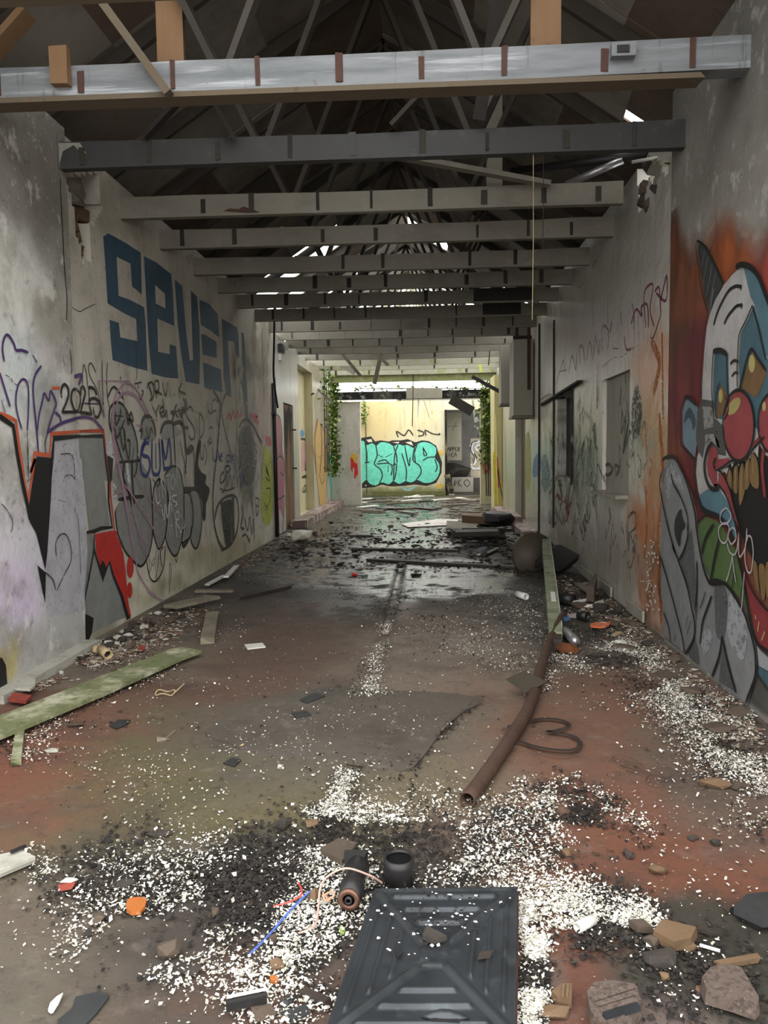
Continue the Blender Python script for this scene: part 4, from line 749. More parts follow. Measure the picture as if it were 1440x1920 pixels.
D = Deco(PW).line(c9((530, 1175), (510, 1190), (518, 1225), (548, 1228), (565, 1200), (550, 1172), (530, 1175)), 4.5, 2).line(c9((580, 1180), (586, 1235)), 4.5, 2).line(c9((580, 1175), (605, 1190), (590, 1230)), 4, 2).line(c9((600, 1120), (620, 1250)), 2, 2).line(c9((620, 860), (615, 1000), (640, 900), (630, 1080), (655, 940), (625, 1110), (660, 1000)), 3, 2).line(c9((615, 740), (610, 830)), 7, 2)
sub('black_tag', MB().add(D.v, D.f), mK, w1)
D = Deco(PR2).fill(c9((670, 960), (680, 800), (705, 720), (725, 780), (730, 900), (715, 1010), (690, 1030), (665, 1000)), 2, True).done('dark_smudge', paint((70, 76, 74), .6, .44), wr2)
D = Deco(PR2)
for q in [((365, 860), (385, 810), (380, 930), (400, 850), (395, 950), (412, 880), (430, 920)), ((430, 870), (440, 950)), ((350, 1020), (360, 1180), (380, 1080), (385, 1230)), ((400, 1060), (420, 1010), (430, 1120), (405, 1160), (420, 1240)), ((440, 1010), (450, 1180), (430, 1280)), ((460, 1080), (480, 1100), (470, 1280), (485, 1350)), ((340, 1050), (345, 1260)), ((665, 1080), (690, 1150), (690, 1290), (670, 1200))]: D.line(c9(*q), 2.6, 3)
D.done('white_tag', paint((172, 174, 168), .6, .38), wr2)
D = Deco(PR2)
for q in [((450, 1000), (470, 940), (465, 1060)), ((360, 1000), (370, 1200), (350, 1300)), ((410, 1040), (405, 1300)), ((465, 1300), (480, 1350), (470, 1220)), ((420, 1390), (430, 1500), (410, 1460)), ((655, 1470), (690, 1440), (700, 1520), (670, 1560), (690, 1620))]: D.line(c9(*q), 3, 4)
D.done('black_scrawl', paint((56, 56, 54), .6, .4), wr2)
D = Deco(PR2)
D.fill(c9((80, 1010), (98, 1000), (106, 1100), (104, 1280), (85, 1310), (74, 1200)), 2, True).done('yellow_patch', paint((176, 172, 100), .6, .4), wr3)
D = Deco(PR2).fill(c9((125, 1140), (160, 1110), (160, 1220), (118, 1240)), 2, True).done('blue_patch', paint((112, 136, 170), .6, .38), wr3)
D = Deco(PR2).fill(c9((168, 1140), (190, 1120), (215, 1200), (210, 1290), (180, 1330), (168, 1260)), 2, True).done('blue_patch', paint((106, 130, 150), .6, .44), wr2)
# orange overspray carried round the corner of the mural
D = Deco(PR2).line(c9((790, 490), (830, 600), (800, 760)), 14, 1).line(c9((845, 450), (850, 900)), 12, 1).line(c9((830, 900), (850, 1300), (820, 1600), (840, 2050)), 12, 1).line(c9((750, 1300), (760, 1500), (745, 1700)), 6, 1)
D.done('orange_overspray', paint((158, 92, 48), .6, .40), wr2)

D = Deco(PL1)
for q, w_ in [(((112, 335), (116, 420), (120, 500), (125, 560), (124, 600)), 2.2), (((105, 250), (110, 330)), 1.6), (((131, 655), (134, 690), (133, 700)), 2), (((118, 510), (126, 520)), 1.2)]: D.line(q, w_, 2)
D.done('plaster_crack', mK, wl1)
D = Deco(PL2)
for q, w_ in [(((134, 576), (148, 584), (160, 578), (178, 570)), 1), (((178, 540), (180, 600)), .8), (((254, 640), (256, 690), (255, 712)), 1.4), (((440, 648), (441, 690), (442, 730), (444, 790), (443, 850)), 2), (((436, 660), (440, 672)), 2.2), (((455, 728), (458, 745)), 3), (((475, 700), (478, 730)), 2.4), (((470, 640), (474, 668)), 2), (((490, 620), (493, 690), (495, 760)), 1.6), (((447, 820), (450, 860), (448, 880)), 4), (((470, 846), (474, 860)), 4)]: D.line(q, w_, 3)
D.done('plaster_crack', mK, wl2)
D = Deco(PR2)
for q, w_ in [(((1128, 690), (1150, 672), (1168, 668), (1185, 655), (1200, 646)), 1), (((1131, 716), (1131, 760), (1133, 778)), 2), (((1130, 716), (1178, 698)), 2), (((1032, 812), (1036, 870), (1040, 900)), 5), (((1026, 850), (1030, 910)), 4), (((1046, 880), (1050, 930), (1056, 980)), 4), (((1062, 905), (1066, 950)), 3), (((1075, 870), (1078, 920), (1074, 950)), 3), (((1084, 820), (1086, 872)), 2.4), (((1200, 830), (1210, 790), (1214, 860)), 3), (((1206, 880), (1222, 860), (1214, 930)), 2.4), (((1152, 1000), (1160, 1030)), 3), (((1095, 940), (1098, 1010), (1092, 1040)), 2), (((1112, 950), (1114, 1030)), 2), (((1236, 590), (1232, 640)), 2), (((1232, 498), (1238, 488)), 4), (((1112, 500), (1120, 486), (1124, 478)), 3), (((1086, 540), (1094, 530)), 4)]: D.line(q, w_, 4)
D.done('dark_scuffs', paint((52, 50, 46), .8, .46), wr2)
D = Deco(PR2)
for q in [((1098, 860), (1104, 840), (1102, 900), (1110, 850), (1112, 910)), ((1088, 900), (1094, 960), (1100, 900), (1106, 970)), ((1114, 880), (1120, 860), (1118, 930)), ((1170, 1040), (1180, 1090)), ((1150, 1050), (1154, 1066))]: D.line(q, 3, 5)
D.done('white_tag', paint((176, 178, 170), .6, .42), wr2)
D = Deco(PR2)
for q in [((1050, 950), (1060, 940), (1066, 980)), ((1044, 930), (1054, 960)), ((1112, 560), (1113, 610)), ((1140, 560), (1141, 640))]: D.line(q, 4, 3)
D.done('purple_smear', paint((120, 76, 96), .6, .44), wr2)
rs = random.Random(12)
def scrawls(n, box, h, w_, name, m):
    D = Deco(PR2)
    for _ in range(n):
        x = rs.uniform(box[0], box[2]); y = rs.uniform(box[1], box[3]); q = []
        for i in range(rs.randint(3, 6)):
            q.append((x, y)); x += rs.uniform(-5, 7); y += rs.choice((-1, 1))*rs.uniform(.4, 1)*h
        D.line(q, rs.uniform(.6, 1)*w_, rs.uniform(2, 5))
    D.done(name, m, wr2)
scrawls(26, (1074, 820, 1118, 960), 34, 3.2, 'white_tag', paint((158, 160, 154), .6, .38))
scrawls(22, (1072, 840, 1122, 990), 30, 3, 'black_scrawl', paint((46, 46, 44), .6, .38))
scrawls(18, (1016, 810, 1066, 980), 20, 4, 'black_scrawl', paint((50, 48, 44), .7, .42))
scrawls(7, (1044, 930, 1070, 985), 20, 4, 'crimson_smear', paint((104, 42, 62), .6, .4))
scrawls(12, (1135, 950, 1200, 1060), 26, 3, 'grey_scrawl', paint((92, 92, 94), .6, .42))
scrawls(10, (1160, 740, 1200, 860), 30, 3.4, 'black_scrawl', paint((58, 60, 58), .6, .42))
D = Deco(PR2)
for _ in range(40):
    x = rs.uniform(1045, 1245); y = 760-(x-1045)*.72+rs.uniform(-70, 10); D.line([(x, y), (x+rs.uniform(-1, 1), y+rs.uniform(20, 80))], rs.uniform(.8, 1.8), 2)
D.done('purple_drips', paint((134, 96, 108), .5, .40), wr2)
D = Deco(PR2)
for _ in range(60):
    x = rs.gauss(1222, 8); y = rs.uniform(1010, 1150); D.ell((x, y), rs.uniform(.8, 2), rs.uniform(1, 3), 6)
D.done('white_spatter', paint((206, 202, 190), .7, .1), wr2)
# ---- the clown mural
ca = A(1200, 360, 3.84); cb = A(1240, 440, 6.0); cc = A(1240, 720, 6.0); cd = A(1230, 980, 5.333)
# painted background: a field of flame colours
u0 = 2.9; U = np.arange(u0, yE-.005, .035); U = np.append(U, yE-.004); Vv = np.arange(0.02, 3.3, .035)
UU, WW = np.meshgrid(U, Vv, indexing='ij'); P = np.array([PR1.W(a, b, .0012) for a, b in zip(UU.ravel(), WW.ravel())])
FB2 = [(1400, 420, 70, 70, (176, 88, 44), .95), (1350, 470, 50, 60, (152, 80, 40), .9), (1440, 480, 40, 90, (150, 62, 52), .8), (1275, 560, 30, 80, (116, 70, 46), .9), (1300, 620, 40, 50, (136, 72, 48), .8), (1275, 650, 24, 50, (72, 50, 30), .9), (1260, 720, 16, 60, (120, 78, 40), .7), (1310, 700, 36, 90, (116, 44, 56), .95), (1320, 640, 20, 40, (92, 38, 46), .8),
       (1290, 800, 50, 120, (108, 34, 42), 1), (1310, 950, 50, 120, (104, 36, 42), 1), (1250, 1000, 24, 260, (140, 84, 48), .8), (1430, 620, 60, 80, (130, 54, 48), .8), (1380, 1250, 90, 130, (92, 92, 88), .9), (1440, 1300, 60, 90, (84, 84, 80), 1)]
fcol = colours(P, (112, 62, 44), FB2, 26, 3.0)*.72
streak = fbm(P[:, 1]*11+np.sin(P[:, 2]*2.2), P[:, 2]*1.8, 5)[:, None]; fcol = fcol*(.25+1.45*streak)
qx, qy, _ = project(P); top = 400+(fbm(P[:, 1]*2, P[:, 2]*.6)-.5)*200-np.clip((qx-1330)*.35, -40, 60)
alp = np.clip((qy-top)/90, 0, 1)*np.clip((WW.ravel()-.02)/.05, 0, 1)
nu, nv = len(U), len(Vv)
field = mesh_obj('mural_background', P, [(i*nv+j, (i+1)*nv+j, (i+1)*nv+j+1, i*nv+j+1) for i in range(nu-1) for j in range(nv-1)], mat('flame_coloured_paint', (130, 70, 50), .6, [((60, 40, 30), 5, .55, .8, .4, (1, 1, .25)), ((190, 110, 60), 9, .6, .8, .3, (1, 1, .2))], bump=[(40, .2, .005)], attr='col', wear=(9, .22, .0)), wr1, label='flame coloured painted background')
set_col(field, fcol, alpha=alp)
def dull(q): g = sum(q)/3; return tuple(int((g+(v-g)*.80)*.84) for v in q)
def mural(name, col, fn, wear=.2):
    D = Deco(PR1); fn(D); return D.done(name, paint(dull(col), .6, wear), field)
LIL = (176, 174, 180); TEAL = (66, 104, 120); GOLD = (130, 92, 52); YEL = (190, 176, 98); RED = (168, 58, 66); SIL = (142, 143, 146)
mural('horn', (56, 60, 62), lambda D: D.fill(cb((437, 65), (520, 130), (600, 280), (710, 530), (640, 680), (590, 800), (560, 890), (490, 650), (450, 400), (420, 150)), 3))
mural('horn_hatching', (150, 150, 142), lambda D: [D.line(cb(*q), 2, 5) for q in [((500, 185), (465, 360)), ((540, 250), (480, 560)), ((585, 345), (520, 690)), ((630, 420), (545, 820))]]+[D.line(cb((600, 620), (560, 870)), 4, 5)])
face = cb((555, 900), (620, 730), (720, 560), (820, 440), (880, 385), (940, 360), (1040, 390), (1120, 490), (1180, 630), (1300, 900))+[(1480, 700), (1480, 900)]+cc((1200, 800), (700, 1000), (840, 1500), (830, 1620), (690, 1490), (560, 1430), (480, 1370), (425, 1200), (400, 1000), (415, 820), (440, 740), (480, 720), (470, 500), (468, 250), (470, 0))+cb((475, 1600), (495, 1300), (520, 1050))
mural('face', (188, 185, 184), lambda D: D.fill(face, 4))
mural('forehead_shade', (80, 122, 136), lambda D: D.fill(cb((940, 362), (1040, 392), (1120, 490), (1180, 630), (1300, 900), (1300, 1500), (1195, 1350), (1130, 1050), (1070, 800), (1020, 700), (985, 560)), 5))
mural('eye_patch', TEAL, lambda D: (D.fill(cb((1060, 800), (1130, 1050), (1200, 1380), (1290, 1500), (1290, 2300), (1130, 2230), (1020, 2100), (900, 1750), (890, 1450), (905, 1200), (915, 1110), (990, 960)), 5), D.fill(cb((620, 1300), (690, 1310), (765, 1340), (770, 1600), (785, 1880), (740, 1990), (700, 2080), (640, 2060), (606, 1950), (598, 1750), (605, 1500)), 5)))
mural('worn_grey_patch', (84, 84, 82), lambda D: (D.fill(cc((470, 170), (600, 190), (620, 500), (660, 600), (740, 700), (740, 810), (650, 790), (560, 640), (500, 700), (480, 840), (430, 760), (400, 620), (420, 300)), 5), D.fill(cc((606, 380), (640, 400), (720, 480), (740, 780), (660, 780), (610, 560)), 6)), .3)
mural('silver_stripe', (150, 150, 146), lambda D: (D.fill(cc((478, 250), (590, 260), (610, 480), (500, 510)), 6), D.fill(cc((510, 570), (600, 560), (650, 620), (680, 720), (640, 700), (590, 650), (540, 700), (520, 780), (505, 740)), 6)), .36)
mural('brow_lines', BLK, lambda D: [D.line(cb(*q), w_, 7) for q, w_ in [(((920, 585), (850, 580), (770, 640), (690, 780), (640, 900), (610, 1005)), 4.4), (((930, 795), (870, 800), (810, 860), (760, 930), (730, 995)), 4.4), (((920, 575), (918, 605)), 5), (((925, 780), (925, 820)), 5), (((800, 1450), (840, 1415), (885, 1430)), 4), (((815, 1590), (850, 1550), (885, 1560)), 3.4)]])
mural('eye', GOLD, lambda D: (D.fill(cb((1050, 1290), (1120, 1390), (1195, 1500), (1200, 1560), (1120, 1780), (1070, 1830), (1000, 1780), (920, 1730), (960, 1560)), 6), D.fill(cc((690, 15), (760, 140), (745, 290), (700, 350), (660, 385), (638, 330), (655, 180)), 6, True)))
mural('eye_shine', YEL, lambda D: (D.ell(cb((1040, 1450))[0], 6, 17, 7), D.ell(cc((688, 135))[0], 4, 13, 7)))
mural('cheek_swirl', RED, lambda D: D.fill(cc((600, 690), (555, 760), (532, 900), (545, 1030), (600, 1130), (650, 1120), (665, 1070), (660, 1000), (700, 1000), (790, 1180), (850, 1420), (900, 1650), (960, 1900), (905, 1650), (840, 1500), (760, 1250), (690, 1140), (650, 1180), (640, 980), (720, 935), (800, 860), (780, 830), (660, 845), (650, 740)), 7))
mural('mouth', (22, 20, 20), lambda D: D.fill(cc((720, 960), (800, 890), (1000, 860), (1130, 690), (1200, 820))+[(1480, 900), (1510, 1090)]+cd((1120, 420), (1050, 440), (1000, 400))+cc((1000, 1880), (900, 1640), (830, 1300), (780, 1080)), 6))
mural('teeth', (138, 104, 58), lambda D: [D.fill(cc(*q), 8, True) for q in [((790, 950), (818, 1000), (822, 1190), (765, 1085)), ((860, 920), (888, 960), (882, 1215), (833, 1190), (838, 980)), ((935, 890), (958, 950), (968, 1180), (910, 1370), (895, 1180), (905, 980)), ((995, 830), (1028, 900), (1020, 1120), (968, 1185), (965, 950)), ((1045, 770), (1110, 880), (1120, 1165), (1030, 1115), (1030, 900))]]+[D.fill(cd(*q), 8, True) for q in [((985, 390), (1030, 410), (1045, 560), (1055, 690), (1020, 620)), ((1050, 445), (1105, 430), (1118, 600), (1110, 760), (1080, 740)), ((1120, 430), (1170, 420), (1190, 700), (1130, 740))]])
mural('tooth_shine', YEL, lambda D: [D.line(cc(*q), 2, 9) for q in [((795, 990), (795, 1090)), ((862, 970), (858, 1130)), ((930, 960), (920, 1300)), ((995, 890), (992, 1060)), ((1065, 830), (1060, 1000))]])
mural('white_teeth', (196, 190, 180), lambda D: [D.fill(cc(*q), 8) for q in [((722, 962), (782, 935), (758, 1020)), ((805, 890), (838, 895), (820, 940)), ((885, 900), (905, 900), (895, 925)), ((1068, 740), (1125, 675), (1112, 830)), ((1010, 800), (1035, 790), (1025, 840))]])
mural('nose', RED, lambda D: (D.ell(cc((905, 465))[0], 28.5, 65, 9, .03), D.ell(cc((1300, 440))[0], 28, 56, 9)))
mural('nose_shine', YEL, lambda D: (D.fill(cc((790, 345), (772, 300), (800, 220), (860, 160), (905, 155), (922, 190), (905, 260), (850, 330)), 10, True), D.ell(cc((1190, 250))[0], 3.5, 9, 10)))
mural('lips', (150, 44, 50), lambda D: (D.fill(cd((880, 350), (930, 520), (1000, 690), (1120, 850), (1190, 900), (1190, 1300), (1060, 1220), (1010, 1100), (960, 850), (920, 620)), 7), D.line(cc((1200, 530), (1130, 620), (1070, 690)), 9, 8), D.line(cc((1210, 600), (1160, 900), (1190, 1250)), 9, 8)))
mural('lip_shine', YEL, lambda D: [D.line(cd(*q), 5, 9) for q in [((1018, 935), (1022, 955)), ((1055, 1000), (1045, 1075)), ((1110, 1100), (1085, 1170))]])
mural('cheek', (82, 128, 148), lambda D: D.fill(cc((440, 1255), (540, 1180), (600, 1205), (660, 1175), (740, 1290), (800, 1420), (860, 1640), (850, 1740), (690, 1490), (560, 1430), (480, 1370)), 6))
mural('collar', (86, 118, 58), lambda D: D.fill(cc((430, 1560), (510, 1490), (640, 1540), (700, 1600), (790, 1760))+cd((800, 250), (850, 400), (900, 640), (950, 850), (970, 1000), (940, 920), (890, 800), (760, 650), (690, 590), (570, 590), (500, 440), (460, 250), (430, 60)), 4))
mural('ear', (108, 138, 156), lambda D: D.fill(cc((310, 170), (280, 195), (248, 310), (252, 640), (275, 700), (390, 830), (412, 650), (400, 540), (440, 400), (420, 260)), 4))
mural('ear_hollow', (58, 76, 92), lambda D: D.fill(cc((330, 265), (380, 340), (400, 450), (370, 520), (350, 420), (320, 380), (280, 430), (265, 430), (290, 320)), 5, True))
mural('hand', SIL, lambda D: D.fill(cc((120, 835), (60, 870), (25, 1000), (10, 1150), (20, 1360), (5, 1390), (0, 1500))+cd((55, 30), (55, 280), (65, 380), (55, 640), (80, 830), (75, 1120), (170, 1200), (310, 1320), (450, 1450), (590, 1540), (660, 1620), (820, 1740), (930, 1830), (990, 1600), (1025, 1400), (1010, 1230), (960, 1050), (900, 880), (760, 660), (690, 610), (570, 600), (500, 450), (460, 250), (430, 60))+cc((410, 1450), (360, 1250), (300, 1080), (240, 960), (180, 850)), 4), .26)
mural('hand_shade', (96, 97, 100), lambda D: (D.fill(cd((260, 400), (350, 100), (370, 80), (400, 400), (430, 850), (400, 1100), (440, 1300), (440, 1420), (330, 1300), (410, 1100), (400, 900), (330, 640)), 5, True), D.fill(cd((600, 640), (700, 640), (730, 800), (700, 1130), (620, 1140), (600, 900)), 5, True), D.fill(cd((690, 1190), (750, 1420), (820, 1700), (640, 1590), (660, 1400)), 5)), .36)
mural('hand_light', (172, 174, 180), lambda D: (D.fill(cd((760, 700), (850, 800), (920, 1000), (920, 1250), (880, 1370), (800, 1280), (730, 1100), (740, 850)), 6, True), D.fill(cc((130, 900), (200, 980), (260, 1150), (230, 1200), (150, 1100), (100, 1300), (60, 1200), (70, 1000)), 6, True), D.fill(cd((490, 1080), (560, 1080), (570, 1200), (500, 1330), (470, 1200)), 6, True)), .36)
mural('lower_white', (170, 172, 178), lambda D: D.fill(cd((1020, 1230), (1060, 1280), (1190, 1400), (1190, 1520), (1040, 1430)), 4))
mural('lower_teal', TEAL, lambda D: D.fill(cd((1040, 1430), (1190, 1540), (1190, 1720), (1035, 1510)), 4))
mural('palm_hole', (44, 44, 44), lambda D: D.fill(cc((240, 1410), (255, 1500), (288, 1600), (245, 1660), (220, 1830), (170, 1700), (165, 1560), (200, 1450)), 7, True))
outl = [(cc((40, 860), (60, 835), (120, 815), (180, 835), (240, 940), (300, 1070), (360, 1260), (410, 1470))+cd((430, 60), (460, 250), (500, 450), (570, 605), (690, 600), (760, 655), (900, 880), (960, 1050), (1010, 1230), (1028, 1400), (1015, 1560), (930, 1790)), 4), (cc((25, 1000), (8, 1150), (60, 1440), (110, 1650), (180, 1900))+cd((190, 230), (250, 390), (330, 620), (380, 850), (410, 1000), (400, 1160), (320, 1310)), 3.2),
        (cd((60, 330), (90, 420), (160, 660), (220, 880), (280, 1120), (310, 1310)), 3), (cd((432, 390), (436, 600), (420, 850)), 3.4), (cd((580, 740), (540, 850), (490, 1000), (468, 1200)), 3.4), (cd((345, 0), (340, 140), (300, 280), (250, 380)), 3), (cd((688, 1140), (660, 1330), (590, 1530)), 4), (cd((692, 1150), (750, 1420), (825, 1690)), 4), (cd((100, 900), (150, 1050), (165, 1190)), 2.6), (cd((345, 930), (320, 1045)), 2), (cd((372, 980), (335, 1115)), 2.2), (cd((55, 280), (65, 380), (55, 640), (80, 830)), 2), (cd((215, 1120), (205, 1180)), 2.4), (cd((520, 700), (470, 850)), 3),
        (cc((135, 1010), (160, 1120), (230, 1240), (290, 1380), (325, 1520), (320, 1640)), 2.6), (cc((45, 960), (30, 1090)), 1.6), (cc((70, 950), (45, 1100)), 1.6), (cb((437, 65), (520, 130), (600, 280), (720, 540)), 2.4), (cb((437, 65), (420, 150), (450, 400), (490, 650), (560, 890)), 2), (cb((880, 360), (940, 335), (1040, 365), (1130, 470), (1190, 620), (1260, 800)), 6), (cb((1060, 795), (990, 960), (915, 1110), (900, 1250), (888, 1500), (890, 1720)), 2.4), (cb((1060, 795), (1130, 1050), (1210, 1400)), 2.4), (cb((620, 1300), (605, 1500), (598, 1750))+cc((605, 160), (612, 300)), 2.2), (cb((620, 1310), (700, 1300), (768, 1345)), 5.5), (cb((770, 1340), (772, 1600), (785, 1880)), 2.2),
        (cb((1210, 1520), (1120, 1390), (1050, 1285), (990, 1420), (955, 1560), (915, 1735)), 3.2), (cc((750, 130), (790, 280), (740, 400)), 2), (cb((690, 1660), (650, 1790))+cc((640, 320), (660, 385)), 2), (cb((555, 905), (520, 1050), (495, 1300), (474, 1600))+cc((468, 150)), 2), (cc((600, 665), (550, 740), (515, 900), (530, 1050), (580, 1160), (650, 1180), (680, 1140)), 5), (cc((680, 1140), (760, 1250), (840, 1480), (900, 1700)), 2.6), (cc((670, 970), (720, 1010), (800, 1180), (860, 1420), (920, 1660))+cd((880, 330), (930, 520), (1000, 690), (1120, 850), (1180, 890)), 2.4), (cd((845, 330), (900, 560), (950, 850), (1000, 1100), (1060, 1220), (1190, 1310)), 4), (cc((400, 1200), (480, 1390), (560, 1445), (690, 1500), (800, 1640), (840, 1760)), 5.5), (cc((410, 830), (400, 1000), (415, 1200)), 2.4), (cc((440, 1560), (510, 1485), (560, 1460)), 2),
        (cc((285, 170), (320, 145), (420, 230)), 4), (cc((290, 170), (245, 310), (248, 640), (275, 710), (395, 840)), 2.4), (cd((600, 20), (520, 160), (488, 300)), 4), (cd((660, 160), (610, 380), (575, 580)), 4), (cd((812, 500), (795, 640)), 4), (cd((895, 640), (880, 760)), 3), (cd((560, 600), (620, 580), (690, 600)), 5), (cd((1025, 1490), (1190, 1730)), 3)]
mural('black_outline', (22, 22, 24), lambda D: [D.line(q, w_*1.3, 11) for q, w_ in outl]+[D.line([(cc((905, 465))[0][0]+29.5*math.cos(t), cc((905, 465))[0][1]+66.5*math.sin(t)) for t in [2*math.pi*i/32 for i in range(32)]], 4.4, 11, closed=True), D.line([(cc((1300, 440))[0][0]+29*math.cos(t), cc((1300, 440))[0][1]+57*math.sin(t)) for t in [2*math.pi*i/32 for i in range(32)]], 4, 11, closed=True), D.line(cc((660, 970), (740, 925), (830, 860), (900, 885), (1000, 830), (1080, 720), (1200, 590)), 3, 11), D.line(cc((640, 840), (620, 900), (640, 960)), 4.4, 11)]+[D.line(cc(*q), 1.8, 11) for q in [((790, 930), (835, 1010), (828, 1200)), ((840, 960), (832, 1190)), ((895, 940), (888, 1190)), ((960, 880), (968, 1180)), ((1030, 870), (1025, 1120)), ((765, 1010), (768, 1100))]], .12)
mural('white_tag', (196, 184, 192), lambda D: [D.line(q, 2.6, 13) for q in [cc((770, 1390), (712, 1440), (700, 1530), (735, 1575), (800, 1545), (822, 1470), (770, 1390)), cc((740, 1560), (685, 1620), (690, 1730), (735, 1790), (780, 1750), (800, 1600), (740, 1560)), cc((830, 1612), (788, 1700), (825, 1800), (878, 1740), (870, 1640), (830, 1612)), cd((745, 210), (770, 290), (820, 320), (850, 240), (862, 100), (862, 290), (880, 340), (930, 240), (946, 60)), cd((946, 130), (990, 150), (1010, 300), (990, 480), (955, 490), (927, 380), (930, 230), (960, 130)), cd((920, 500), (905, 700), (890, 870)), cd((800, 330), (770, 480), (738, 580)), cd((800, 340), (815, 480), (835, 590))]], .3)

# ================================================================ THINGS
def whole(mb, name, m, label, cat, group=None, smooth=False):
    V = np.array(mb.v); o = np.array([V[:, 0].mean(), V[:, 1].mean(), V[:, 2].min()])
    ob = mesh_obj(name, V-o, mb.f, m, None, smooth, label=label, cat=cat, group=group); ob.location = o; return ob
def rooted(par, name, mb, m, smooth=False):
    V = np.array(mb.v)-np.array(par.location); return mesh_obj(name, V, mb.f, m, par, smooth)
def slab_px(name, pts, z0, z1, m, label, cat, jit=0, top_tilt=0):
    pl = [fl(x, y, z1)[:2] for x, y in pts]; mb = MB().slab(pl, z0, z1)
    if jit: mb.v = [(a+random.uniform(-jit, jit), b+random.uniform(-jit, jit), c) for a, b, c in mb.v]
    return whole(mb, name, m, label, cat)
def board_px(name, a, b, wd, th, m, label, cat, za=0.0, zb=None, group=None):
    zb = za if zb is None else zb; A_, B_ = fl(*a, za+th), fl(*b, zb+th); A_[2], B_[2] = za+th/2, zb+th/2
    return whole(MB().bar(A_, B_, wd, th, jit=.015), name, m, label, cat, group)

M_flake = mat('white_paint_chip', (226, 224, 216), .75, attr='col')
M_crumb = mat('earthy_crumb', (70, 62, 56), .95, attr='col')
M_mossw = mat('mossy_painted_plank', (176, 174, 150), .85, [((100, 106, 68), 4, .36, .52, .9, (1, 1, 1)), ((76, 84, 48), 11, .48, .66, .7), ((196, 192, 178), 30, .60, .72, .6)], bump=[(40, .4, .006)])
M_grey = mat('grey_old_wood', (124, 116, 100), .85, [((80, 72, 60), 5, .45, .7, .6), ((160, 152, 136), 14, .58, .75, .5)], bump=[(40, .4, .006)])
M_dkwood = mat('wet_dark_wood', (56, 48, 42), .6, [((32, 28, 26), 5, .45, .7, .7), ((92, 80, 68), 14, .6, .76, .5)], bump=[(40, .4, .006)])
M_metal = mat('dull_galvanised_sheet', (66, 70, 74), .40, [((44, 46, 48), 5, .42, .7, .7), ((104, 110, 114), 9, .58, .76, .5), ((74, 60, 50), 30, .66, .74, .6)], bump=[(30, .15, .004)], metal=.55)
M_rustd = mat('dark_rusted_edge', (62, 40, 34), .9, [((92, 56, 40), 14, .5, .7, .7)], bump=[(40, .4, .005)])
M_rustp = mat('rusty_steel_pipe', (72, 54, 44), .8, [((60, 40, 32), 7, .42, .68, .7), ((112, 84, 66), 20, .58, .74, .5)], bump=[(50, .4, .005)])
M_plate = mat('olive_rusted_plate', (48, 42, 30), .75, [((44, 38, 28), 6, .42, .7, .7), ((84, 72, 48), 16, .6, .76, .5)], bump=[(50, .3, .004)])
M_plast_b = mat('black_plastic', (34, 33, 34), .45, [((60, 56, 52), 12, .58, .74, .5)], bump=[(60, .1, .003)])
M_tan = mat('tan_broken_tile', (106, 84, 62), .8, [((88, 70, 54), 5, .45, .72, .6), ((70, 56, 44), 16, .6, .76, .5)], bump=[(40, .4, .006)])
M_stone = mat('dull_brown_stone', (84, 72, 61), .9, [((60, 52, 46), 6, .45, .7, .7), ((132, 118, 104), 18, .58, .74, .5)], bump=[(30, .5, .01)])
M_dstone = mat('dark_clod', (58, 52, 48), .95, [((36, 32, 30), 8, .45, .7, .7), ((96, 86, 76), 24, .6, .74, .5)], bump=[(40, .5, .01)])
M_cer = mat('speckled_ceramic', (88, 76, 69), .7, [((60, 50, 46), 60, .48, .6, .8), ((120, 108, 98), 90, .58, .66, .7)], bump=[(90, .3, .003)])
M_orange = mat('orange_glazed_shard', (164, 98, 50), .4, [((150, 84, 36), 20, .52, .72, .6)], bump=[(30, .2, .004)])
M_white = mat('white_plastic', (216, 214, 208), .5, [((150, 146, 136), 16, .6, .75, .4)])
M_slate = mat('dark_wet_slate', (52, 54, 54), .55, [((34, 35, 36), 6, .45, .7, .6), ((86, 86, 82), 20, .6, .75, .5)], bump=[(40, .3, .005)])
M_redb = mat('red_brick', (138, 60, 48), .85, [((90, 44, 36), 14, .5, .7, .6)], bump=[(40, .4, .006)])
M_card = mat('pale_cardboard', (176, 156, 120), .8, [((130, 110, 82), 9, .5, .72, .6)])
M_alu = mat('crushed_aluminium', (170, 168, 172), .3, [((120, 92, 84), 14, .55, .7, .6)], bump=[(40, .4, .006)], metal=.7)
M_mosspost = mat('peeling_green_post', (136, 142, 116), .8, [((90, 98, 70), 6, .42, .64, .8), ((64, 58, 46), 14, .56, .72, .7), ((186, 186, 170), 26, .6, .72, .6)], bump=[(40, .4, .006)])

